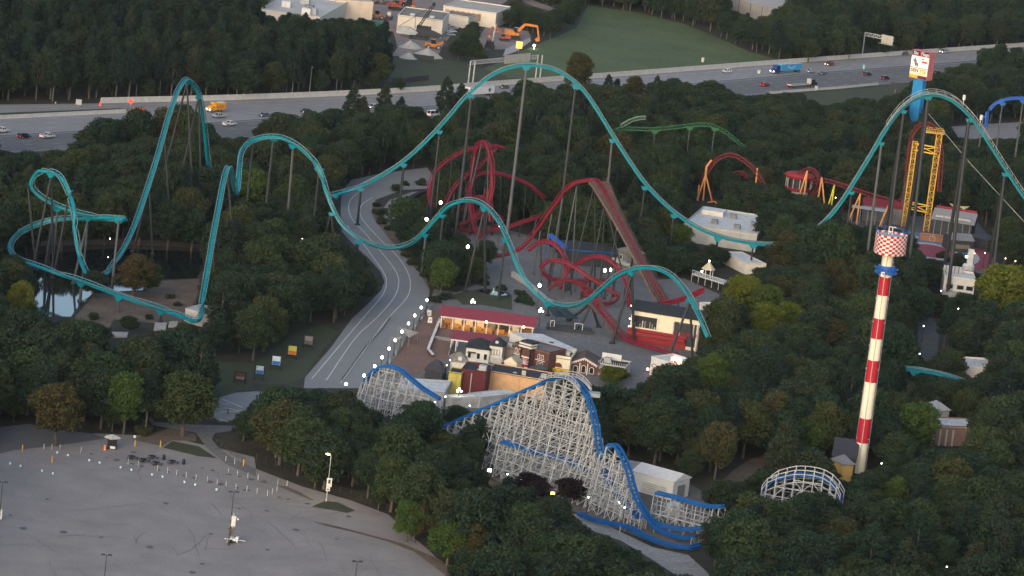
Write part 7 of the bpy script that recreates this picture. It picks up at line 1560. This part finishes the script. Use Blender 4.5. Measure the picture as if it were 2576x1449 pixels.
def leaf_mat(name, cols, tint=True):
    ma = bpy.data.materials.new(name); ma.use_nodes = True; N = ma.node_tree.nodes; L = ma.node_tree.links; b = N['Principled BSDF']
    b.inputs['Roughness'].default_value = 0.75; b.inputs['Specular IOR Level'].default_value = 0.15
    oi = N.new('ShaderNodeObjectInfo'); geo = N.new('ShaderNodeNewGeometry')
    nz = N.new('ShaderNodeTexNoise'); nz.inputs['Scale'].default_value = 0.35; nz.inputs['Detail'].default_value = 4
    L.new(geo.outputs['Position'], nz.inputs['Vector'])
    ad = N.new('ShaderNodeMath'); ad.operation = 'MULTIPLY_ADD'; ad.inputs[1].default_value = 0.55; L.new(oi.outputs['Random'], ad.inputs[0])
    ad2 = N.new('ShaderNodeMath'); ad2.operation = 'MULTIPLY_ADD'; ad2.inputs[1].default_value = 1.1; ad2.inputs[2].default_value = -0.32; L.new(nz.outputs[0], ad2.inputs[0]); L.new(ad2.outputs[0], ad.inputs[2])
    rp = N.new('ShaderNodeValToRGB'); cr_ = rp.color_ramp
    cr_.elements[0].color = (*cols[0], 1); cr_.elements[1].color = (*cols[-1], 1)
    for k, c in enumerate(cols[1:-1], 1): e_ = cr_.elements.new(k / (len(cols) - 1)); e_.color = (*c, 1)
    L.new(ad.outputs[0], rp.inputs[0]); out = rp.outputs[0]
    if tint:
        mm = N.new('ShaderNodeMix'); mm.data_type = 'RGBA'; mm.blend_type = 'MULTIPLY'; mm.inputs[0].default_value = 1
        L.new(out, mm.inputs[6]); L.new(oi.outputs['Color'], mm.inputs[7]); out = mm.outputs[2]
    L.new(out, b.inputs['Base Color'])
    tr = N.new('ShaderNodeBsdfTranslucent'); L.new(out, tr.inputs['Color']); ms = N.new('ShaderNodeMixShader'); ms.inputs[0].default_value = 0.38
    L.new(b.outputs[0], ms.inputs[1]); L.new(tr.outputs[0], ms.inputs[2]); L.new(ms.outputs[0], N['Material Output'].inputs[0])
    return ma
M_LEAF = leaf_mat('broad_leaves', [(0.024, 0.047, 0.034), (0.032, 0.057, 0.034), (0.047, 0.064, 0.031), (0.066, 0.066, 0.038)])
M_PINE = leaf_mat('pine_needles', [(0.017, 0.035, 0.031), (0.022, 0.043, 0.034), (0.032, 0.047, 0.031), (0.042, 0.046, 0.034)])
M_LEAFY = leaf_mat('yellow_green_leaves', [(0.079, 0.113, 0.019), (0.132, 0.159, 0.021), (0.171, 0.171, 0.027)], False)
M_LEAFB = leaf_mat('bright_green_leaves', [(0.050, 0.091, 0.025), (0.070, 0.119, 0.028), (0.099, 0.126, 0.028)], False)
M_LEAFO = leaf_mat('olive_brown_leaves', [(0.052, 0.052, 0.024), (0.072, 0.068, 0.026), (0.088, 0.068, 0.031)], False)
M_BARK = mat('bark', (.085, .075, .065), .9, .3, 1.5)

def crown_mesh(name, seed, kind='broad', n=8500):
    r = np.random.default_rng(seed); V = []; 
    if kind == 'broad':                                  # 14 m tall, crown radius about 5
        lob = []; tx, ty = r.uniform(-.14, .14, 2)
        for k in range(52):
            t = (k + .5) / 52; ph = k * 2.39996 + r.uniform(-.4, .4); zc = 4.2 + 8.6 * t + r.uniform(-.5, .5)
            prof = math.sin(math.pi * min(1, max(0.05, (zc - 2.2) / 11.6))) ** .7
            rr = 4.1 * prof * r.uniform(.45, 1.12); lob.append((rr * math.cos(ph) + tx * (zc - 7), rr * math.sin(ph) + ty * (zc - 7), zc, r.uniform(.75, 1.6)))
        lob += [(r.uniform(-1, 1), r.uniform(-1, 1), z, 2.1) for z in (6, 8, 10, 12)]
        size = (.16, .34)
    elif kind == 'pine':                                 # 20 m tall, crown radius about 3.4
        lob = []
        for k in range(36):
            t = (k + .5) / 36; zc = 7.0 + 12.2 * t; ph = k * 2.39996 + r.uniform(-.5, .5); rr = (3.4 * (1 - t) ** .65 * (.45 + .55 * min(1, t * 4)) + .2) * r.uniform(.6, 1.1)
            lob.append((rr * math.cos(ph), rr * math.sin(ph), zc, r.uniform(.8, 1.35) * (1.15 - .45 * t)))
        lob += [(0, 0, 18.9, .8), (0, 0, 19.6, .55)]; size = (.15, .32)
    else:                                                # bush 3 m tall
        lob = [(r.uniform(-1.3, 1.3), r.uniform(-1.3, 1.3), r.uniform(.6, 1.8), r.uniform(.6, 1.0)) for _ in range(12)]; size = (.14, .3)
    lob = np.array(lob); w = lob[:, 3] ** 2; idx = r.choice(len(lob), n * 2, p=w / w.sum())
    d = r.normal(size=(n * 2, 3)); d[:, 2] += .25; d /= np.linalg.norm(d, axis=1)[:, None]
    rad = lob[idx, 3] * r.uniform(.6, 1.3, n * 2); P = lob[idx, :3] + d * rad[:, None] * np.array([1, 1, .82])
    keep = np.ones(n * 2, bool)
    for j in range(len(lob)):
        q = (P - lob[j, :3]) / (lob[j, 3] * np.array([1, 1, .82])); ins = (q ** 2).sum(1) < .4
        keep &= ~(ins & (idx != j))
    P = P[keep][:n]; d = d[keep][:n]; m_ = len(P)
    nrm_ = d + r.normal(scale=.8, size=(m_, 3)); nrm_ /= np.linalg.norm(nrm_, axis=1)[:, None]
    a = np.cross(nrm_, r.normal(size=(m_, 3))); a /= np.linalg.norm(a, axis=1)[:, None]; b = np.cross(nrm_, a)
    s = r.uniform(*size, m_)[:, None]; k = r.uniform(.55, .95, m_)[:, None]
    quad = np.stack([P - a * s, P - b * s * k, P + a * s, P + b * s * k], 1).reshape(-1, 3)
    me = bpy.data.meshes.new(name); me.vertices.add(len(quad)); me.vertices.foreach_set('co', quad.astype(np.float32).ravel())
    me.loops.add(m_ * 4); me.loops.foreach_set('vertex_index', np.arange(m_ * 4, dtype=np.int32)); me.polygons.add(m_)
    me.polygons.foreach_set('loop_start', np.arange(0, m_ * 4, 4, dtype=np.int32)); me.polygons.foreach_set('loop_total', np.full(m_, 4, np.int32)); me.update(calc_edges=True); me.validate()
    me.materials.append(M_PINE if kind == 'pine' else M_LEAF)
    return me
def trunk_mesh(name, seed, kind='broad'):
    r = random.Random(seed); mb = MB()
    if kind == 'broad':
        mb.tube((0, 0, 0), (.1, 0, 3.2), .34, .25, 8).tube((.1, 0, 3.2), (0, .1, 9.5), .25, .10, 7)
        for k in range(7): a = k * 2.4; z = 3.0 + k * .8; mb.tube((.05, 0, z), (2.6 * math.cos(a), 2.6 * math.sin(a), z + 2.4), .13, .05, 5)
    elif kind == 'pine':
        mb.tube((0, 0, 0), (0, .1, 10), .30, .2, 8).tube((0, .1, 10), (0, 0, 19.3), .2, .05, 6)
        for k in range(9): a = k * 2.4; z = 6.5 + k * 1.2; mb.tube((0, 0, z), (2.0 * math.cos(a), 2.0 * math.sin(a), z + .5), .08, .03, 5)
    else:
        for k in range(5): a = k * 1.3; mb.tube((0, 0, 0), (.8 * math.cos(a), .8 * math.sin(a), 1.6), .06, .03, 5)
    return mb.mesh(name, M_BARK)
BROAD = [crown_mesh('broad_crown', 100 + k) for k in range(7)]; PINE = [crown_mesh('pine_crown', 200 + k, 'pine', 6000) for k in range(4)]; BUSH = [crown_mesh('bush_crown', 300 + k, 'bush', 1400) for k in range(3)]
TRB = [trunk_mesh('broad_trunk', 1)]; TRP = [trunk_mesh('pine_trunk', 2, 'pine')]; TRS = [trunk_mesh('bush_stem', 3, 'bush')]

TRACKPTS = np.array([(p.x, p.y, p.z) for L_ in TRK.values() for (P, T_, X_, Y_) in L_ for p in P[::2]])
NT = [(min(x for x, y in P), max(x for x, y in P), min(y for x, y in P), max(y for x, y in P), P) for P in NOTREE]
ROWC = {}
def row_fast(y):
    k = int(y); 
    if k not in ROWC: ROWC[k] = row_of(float(k))
    return ROWC[k]
def ellipse(b, h, R, kind):
    c = Vector((b.x, b.y, h * (.60 if kind != 'pine' else .66))); u, v = proj(c); s = pxm(c); return u, v, R * s, h * (.40 if kind != 'pine' else .33) * s
trees = []           # (x, y, h, R, kind, special)
SPEC = [(c02(415, 470), 15.0, 6.6, 'O', 'brownish shade tree standing alone at the lot access road'), (c02(930, 380), 15.5, 5.0, 'B', 'tall yellowish green tree behind the ticket kiosk'), (c02(1375, 395), 15.5, 7.6, None, 'broad dark shade tree between footpath and kiosk'),
        (c12(1130, 1190), 9.5, 4.0, 'B', 'young olive tree with slim trunks at the lot corner'), (c12(1190, 1195), 9.0, 3.4, 'O', 'slim grey green tree beside the young olive tree'), (c12(1440, 1370), 10.0, 5.4, 'B', 'low spreading yellowish tree at the lot lower corner'), (c12(1590, 1400), 10.5, 4.6, 'O', 'loose olive tree beside the low spreading tree'),
        (c11(1390, 775), 11.0, 4.6, 'B', 'bright green tree beside the road bend below the small teal hill'), (c11(1610, 700), 8.5, 4.2, None, 'dark round tree right of the bright green road tree'), (m2(1250, 1120), 5.2, 3.8, 'Y', 'bright yellow green small tree beside the lattice crest'), (m2(1420, 1075), 4.0, 2.6, 'Y', 'second small yellow tree beside the grey corner shop'),
        (c21(1740, 960), 13.5, 6.0, 'Y', 'yellow green tree right of the coaster station'), (c21(1900, 1010), 12.5, 5.5, 'B', 'light green tree beside the yellow green tree past the station'), (c01(1000, 800), 12.5, 6.0, 'O', 'olive tree standing at the pond inside the teal helix'), (c01(1110, 770), 9.0, 4.0, 'B', 'yellowish tree beside the pond olive tree'),
        (c01(140, 990), 11.5, 4.4, 'Y', 'bright yellow green tree at the left below the helix'), ((630, 560), 17.0, 6.6, 'B', 'tall yellowish green tree beside the steep teal climb'), (c31(1720, 1010), 19.0, 9.0, 'Y', 'large yellowish tree before the white restaurant'), ((1448, 236), 17.0, 6.8, 'O', 'ochre tree behind the teal hill crest by the field'), ((1590, 262), 11.5, 5.0, 'O', 'small ochre tree near the highway barrier gap'),
        ((1540, 432), 15.0, 7.0, 'O', 'olive tree behind the descending teal track'), (c31(480, 760), 11, 5, 'O', 'light olive tree left of the striped tower top'), (c31(560, 900), 12, 5, 'O', 'light olive tree beside the upper red band'), (c31(130, 1080), 10, 5.2, 'Y', 'yellow green tree in the wood right of the station'), (c32(1100, 560), 15, 6.4, 'B', 'green tree right of the striped tower foot'), (c32(330, 560), 11, 6, 'B', 'rounded green tree left of the striped tower foot'), (c32(960, 980), 9, 4, 'B', 'small light green tree in the dark wood below the tower'),
        ((1790, 1015), 13, 6.2, 'B', 'broad light green tree right of the funnel cake stand'), ((1915, 862), 12, 5.4, 'Y', 'yellow tinged tree in the wood past the station trees'), ((1955, 792), 12, 5.6, 'O', 'brownish olive tree below the white flat roofed store'), ((2085, 905), 12, 5.5, 'O', 'olive tree left of the third red tower band'), ((1700, 640), 10, 5.0, 'B', 'green tree between brown lift hill and white block'),
        ((250, 398), 14, 6, None, 'dark tree before the grass median barrier'), ((335, 392), 16.5, 6.5, None, 'tall dark tree rising over the near lanes left of the teal hill'), ((410, 388), 16, 6.5, 'O', 'brownish tree rising beside the left foot of the teal hill'), ((690, 368), 12, 6, None, 'dark tree at the highway edge above the second teal hill'),
        ((235, 748), 7.5, 4.4, None, 'small dark tree between the teal helix posts'), ((1800, 905), 11.5, 5.2, None, 'dark tree swallowing the end of the teal track'), ((2070, 718), 21, 7.5, None, 'very tall dark tree hiding the foot of the teal drop'), ((2020, 712), 19, 7.0, None, 'tall dark tree beside the foot of the teal drop'), ((1972, 702), 15.5, 6.5, 'O', 'brownish tree hiding the teal valley past the white block'), ((2108, 722), 20, 5.5, None, 'narrow tall tree right of the hidden teal valley')]
for px, h, R, tone, nm in SPEC:
    b = G(*px); trees.append((b.x, b.y, h, R, 'broad', (tone, nm)))
SPECP = [((880, 348), 20, 'tall dark pine against the highway left of the curved road'), ((958, 340), 19, 'tall pine with bare trunk beside the highway lanes'), ((1112, 326), 20, 'tall pine before the white van on the highway'), ((1150, 322), 17, 'pine next to the tall pine before the white van'), ((905, 352), 16, 'shorter pine beside the tall highway pine'), ((1000, 345), 15, 'dark pine right of the bare trunked pine')]
for px, h, nm in SPECP: b = G(*px); trees.append((b.x, b.y, h, h * .19, 'pine', (None, nm)))
MAROONS = [(c22(120, 830), 5.0), (c22(430, 900), 6.0), (c22(200, 900), 5.0)]
for px, h in MAROONS: b = G(*px); trees.append((b.x, b.y, h, 4.0, 'broad', ('M', 'dark purple leaved small tree at the lattice foot')))
for px, h, R, tone, nm in SPEC:
    b = G(*px); c = Vector((b.x, b.y, h * .62)); u, v = proj(c); k_ = pxm(c); e = row_fast(b.y)
    for a in range(8): CLEAR.append((u + R * k_ * .6 * math.cos(a * .785), v + h * k_ * .27 * math.sin(a * .785) - 6, e))
    CLEAR.append((u, v, e))
CLR = np.array(CLEAR)
rt = random.Random(5)
y = 690.0
HW = [(p.x, p.y) for p in (F(u, v, 0) for u, v in FAR)]
def far_side(b): u, v = proj(b); return v < lerp_line(FAR, max(-299, min(2899, u)))
while y < 2150:
    sp_ = 7.0 if y < 1250 else 7.6
    half = 0.5 * W / FPX * y * 1.12 + 75; x = -half
    while x < half:
        b = Vector((x + rt.uniform(-2.6, 2.6), y + rt.uniform(-2.6, 2.6), 0)); x += sp_
        u0, v0 = proj(b)
        if any(x0 <= b.x <= x1 and y0 <= b.y <= y1_ and in_poly(b.x, b.y, P) for x0, x1, y0, y1_, P in NT): continue
        far = far_side(b)
        kind = 'pine' if (far and ((u0 < 1020 and rt.random() < .6) or rt.random() < .12)) or (not far and rt.random() < .10) else 'broad'
        h = (rt.uniform(15, 21) if kind == 'pine' else rt.choice((rt.uniform(7, 12), rt.uniform(11, 16), rt.uniform(13, 18.5)))) * (1.0 if far or y < 1150 else .92)
        R = h * (rt.uniform(.17, .22) if kind == 'pine' else rt.uniform(.33, .46))
        if far and 1100 < u0 < 1500 and v0 < 200: kind = 'broad'; h = rt.uniform(8, 12); R = h * .4
        ok = False
        for shrink in (1.0, .72, .5):
            hh_, RR = h * shrink, R * (shrink * .5 + .5)
            if kind == 'pine' and shrink < .7: break
            u, v, rx, ry = ellipse(b, hh_, RR, kind)
            e = row_fast(b.y); dd_ = ((CLR[:, 0] - u) / (rx * .97)) ** 2 + ((CLR[:, 1] - v) / (ry * 1.02)) ** 2
            if not np.any((dd_ < 1) & (CLR[:, 2] < e - 2)): ok = True; break
        if not ok: continue
        dt = (TRACKPTS[:, 0] - b.x) ** 2 + (TRACKPTS[:, 1] - b.y) ** 2
        if np.any((dt < (RR * .7 + 1) ** 2) & (TRACKPTS[:, 2] < hh_ + 1)): continue
        trees.append((b.x, b.y, hh_, RR, kind, None))
    y += sp_
# which ones show, nearest first
order = sorted(range(len(trees)), key=lambda i: trees[i][1]); CW, CH = 644, 363; seen = np.zeros((CH, CW), bool); vis = {}
yy, xx = np.mgrid[0:CH, 0:CW]
for i in order:
    x, y_, h, R, kind, sp_ = trees[i]; u, v, rx, ry = ellipse(Vector((x, y_, 0)), h, R, kind); cx, cy, ra, rb_ = u / 4, v / 4, rx / 4, ry / 4
    x0, x1, y0, y1_ = int(max(0, cx - ra)), int(min(CW, cx + ra + 1)), int(max(0, cy - rb_)), int(min(CH, cy + rb_ + 1))
    if x1 <= x0 or y1_ <= y0: vis[i] = -1; continue
    msk = ((xx[y0:y1_, x0:x1] - cx) / ra) ** 2 + ((yy[y0:y1_, x0:x1] - cy) / rb_) ** 2 < 1
    sub = seen[y0:y1_, x0:x1]; vis[i] = int((msk & ~sub).sum()); sub |= msk
indiv = set(i for i in range(len(trees)) if trees[i][5])
for kd, lim in (('broad', 295), ('pine', 200)):
    c_ = sorted([i for i in range(len(trees)) if trees[i][4] == kd and not trees[i][5] and vis[i] > 3], key=lambda i: -vis[i]); indiv |= set(c_[:lim - (len(SPEC) + 3 if kd == 'broad' else 0)])
def zone(b):
    u, v = proj(b); e = row_fast(b.y)
    if far_side(b):
        if u < 1020: return 'in the pine wood beyond the highway'
        if u < 1500: return 'in the dark thicket beside the construction yard'
        return 'in the wood behind the highway past the mown field'
    if e < 612:
        for lim, t in ((620, 'between the highway and the tall left teal hill'), (1100, 'between the highway and the curved park road'), (1560, 'under the biggest teal hill'), (1990, 'around the green track'), (9999, 'between the entrance sign and yellow lift tower')):
            if u < lim: return t
    if e < 905:
        for lim, t in ((600, 'around the pond and teal helix'), (1010, 'on the left of the curved park road'), (1600, 'beside the red loops'), (2230, 'between coaster station and striped tower'), (9999, 'around the white restaurant')):
            if u < lim: return t
    for lim, t in ((560, 'behind the parking lot access road'), (1480, 'in the belt between parking lot and lattice coaster'), (1760, 'beside the white shed and service road'), (9999, 'in the dark wood below the striped tower')):
        if u < lim: return t
TINTS = [('dark green', (.80, .88, .95, 1)), ('deep green', (.95, 1.05, .95, 1)), ('olive green', (1.35, 1.2, .85, 1)), ('brownish', (1.35, 1.1, .95, 1)), ('mid green', (1.2, 1.25, 1.0, 1))]
SPECM = {'Y': M_LEAFY, 'B': M_LEAFB, 'O': M_LEAFO, 'M': leaf_mat('plum_leaves', [(.022, .014, .016), (.034, .020, .022)], False)}
protoC = {}
stuff_pts = []
for i, (x, y_, h, R, kind, sp_) in enumerate(trees):
    ms, tm, bh, br = (BROAD, TRB[0], 14.0, 5.0) if kind == 'broad' else (PINE, TRP[0], 20.0, 3.4)
    k = rt.randrange(len(ms)); sxy, sz_, rz = R / br, h / bh, rt.uniform(0, 6.28)
    if i in indiv:
        tn, tc = TINTS[rt.choices(range(5), (6, 4, 2, 1.3, 3))[0]]
        zn = zone(Vector((x, y_, 0)))
        lab, grp = (sp_[1], None) if sp_ else (tn + (' pine tree ' if kind == 'pine' else ' leafy tree ') + zn, ('pines ' if kind == 'pine' else 'trees ') + zn)
        if sp_ and sp_[0] == 'M': grp = 'purple leaved trees at the lattice foot'
        T = bpy.data.objects.new('pine_tree' if kind == 'pine' else 'leafy_tree', None); col.objects.link(T); T.location = (x, y_, 0); T.rotation_euler.z = rz; T.scale = (sxy, sxy, sz_); T.empty_display_size = .3; tag(T, lab, 'tree', grp)
        t_ = bpy.data.objects.new('trunk', tm); col.objects.link(t_); t_.parent = T
        c_ = bpy.data.objects.new('crown', ms[k]); col.objects.link(c_); c_.parent = T; c_.color = tc
        if sp_ and sp_[0]: c_.material_slots[0].link = 'OBJECT'; c_.material_slots[0].material = SPECM[sp_[0]]
        elif (kind, k) not in protoC: protoC[(kind, k)] = c_
        protoC.setdefault((kind, 'trunk'), t_)
    elif vis[i] != 0 or rt.random() < .35: stuff_pts.append((x, y_, kind, k, sxy, sz_, rz))
print('TREES', len(trees), 'individual', len(indiv), 'woodland', len(stuff_pts))
# the rest of the wood as one mass
me = bpy.data.meshes.new('woodland'); me.from_pydata([(p[0], p[1], 0) for p in stuff_pts], [], [])
def attr(nm, ty, vals, f):
    a = me.attributes.new(nm, ty, 'POINT'); a.data.foreach_set(f, vals)
attr('tscale', 'FLOAT_VECTOR', [c for p in stuff_pts for c in (p[4], p[4], p[5])], 'vector'); attr('trot', 'FLOAT_VECTOR', [c for p in stuff_pts for c in (0, 0, p[6])], 'vector')
keys = [kk for kk in protoC if kk[1] != 'trunk']
attr('tvar', 'INT', [keys.index((p[2], p[3])) if (p[2], p[3]) in keys else 0 for p in stuff_pts], 'value')
wood = bpy.data.objects.new('woodland', me); col.objects.link(wood); wood['kind'] = 'stuff'; wood['label'] = 'mass of further dark trees filling the woods behind the single trees'; wood['category'] = 'woodland'; wood.color = (1.0, 1.02, .95, 1)
ng = bpy.data.node_groups.new('woodland_trees', 'GeometryNodeTree'); ng.interface.new_socket('Geometry', in_out='INPUT', socket_type='NodeSocketGeometry'); ng.interface.new_socket('Geometry', in_out='OUTPUT', socket_type='NodeSocketGeometry')
N = ng.nodes; L = ng.links; gi = N.new('NodeGroupInput'); go = N.new('NodeGroupOutput'); jn = N.new('GeometryNodeJoinGeometry')
def named(nm, ty): a = N.new('GeometryNodeInputNamedAttribute'); a.data_type = ty; a.inputs[0].default_value = nm; return a
def branch(obj_, sel):
    ob = N.new('GeometryNodeObjectInfo'); ob.inputs['Object'].default_value = obj_; ob.inputs['As Instance'].default_value = True; ob.transform_space = 'ORIGINAL'
    ip = N.new('GeometryNodeInstanceOnPoints'); L.new(gi.outputs[0], ip.inputs['Points']); L.new(ob.outputs['Geometry'], ip.inputs['Instance'])
    if sel is not None: L.new(sel, ip.inputs['Selection'])
    L.new(named('trot', 'FLOAT_VECTOR').outputs[0], ip.inputs['Rotation']); L.new(named('tscale', 'FLOAT_VECTOR').outputs[0], ip.inputs['Scale']); L.new(ip.outputs[0], jn.inputs[0])
for k, kk in enumerate(keys):
    cm = N.new('FunctionNodeCompare'); cm.data_type = 'INT'; cm.operation = 'EQUAL'; L.new(named('tvar', 'INT').outputs[0], cm.inputs['A']); cm.inputs['B'].default_value = k
    branch(protoC[kk], cm.outputs[0])
branch(protoC[('broad', 'trunk')], None)
L.new(jn.outputs[0], go.inputs[0]); wood.modifiers.new('trees', 'NODES').node_group = ng
# shrubs along the planting strips and banks
SHR = [(c11, (905, 110)), (c11, (930, 170)), (c11, (955, 240)), (c11, (1000, 290)), (c11, (1100, 440)), (c11, (1140, 490)), (c11, (1190, 550)), (c11, (1240, 600)), (c11, (1270, 640)), (c11, (1290, 330)), (c11, (1340, 360)), (c11, (1400, 420)), (c11, (1500, 690)), (c11, (1560, 700)), (c11, (1640, 620)), (c11, (1700, 600)), (c11, (1340, 830)), (c11, (1400, 815)), (c11, (1440, 800)),
       (c11, (1720, 700)), (c11, (1850, 740)), (c21, (40, 830)), (c21, (110, 850)), (c21, (70, 790)), (c01, (1280, 800)), (c01, (1340, 860)), (c01, (1120, 960)), (c01, (980, 990)), (c01, (700, 960)), (c02, (1060, 385)), (c02, (1110, 375)), (c02, (1880, 330)), (c02, (1840, 420)), (q5, (650, 470)), (q5, (820, 560)), (q5, (1560, 760)), (q5, (1700, 800)), (c10, (1120, 1400)), (c10, (1235, 1395)), (c10, (1050, 1440))]
for z, p in SHR:
    b = G(*z(*p)); zn = zone(b); T = bpy.data.objects.new('shrub', None); col.objects.link(T); s = rt.uniform(.6, 1.1); T.location = b; T.scale = (s, s, s * rt.uniform(.6, 1.0)); T.rotation_euler.z = rt.uniform(0, 6); tag(T, 'low dark shrub ' + zn, 'shrub', 'shrubs ' + zn)
    t_ = bpy.data.objects.new('stem', TRS[0]); col.objects.link(t_); t_.parent = T; c_ = bpy.data.objects.new('foliage', rt.choice(BUSH)); col.objects.link(c_); c_.parent = T; c_.color = rt.choice(TINTS)[1]

# ================================================================== the air
hb = MB().hexa([(-1500, -150, -1), (1500, -150, -1), (1500, 3000, -1), (-1500, 3000, -1)], [(-1500, -150, 236), (1500, -150, 236), (1500, 3000, 236), (-1500, 3000, 236)])
hm = bpy.data.materials.new('pale_haze'); hm.use_nodes = True; N = hm.node_tree.nodes; N.remove(N['Principled BSDF']); pv = N.new('ShaderNodeVolumePrincipled'); pv.inputs['Color'].default_value = (.82, .88, .95, 1); pv.inputs['Density'].default_value = HAZE; pv.inputs['Anisotropy'].default_value = 0.2
hm.node_tree.links.new(pv.outputs[0], N['Material Output'].inputs['Volume'])
hz_ = hb.build('haze', hm, local=True); hz_['kind'] = 'stuff'; hz_['label'] = 'thin pale evening haze over the whole park'; hz_['category'] = 'haze'
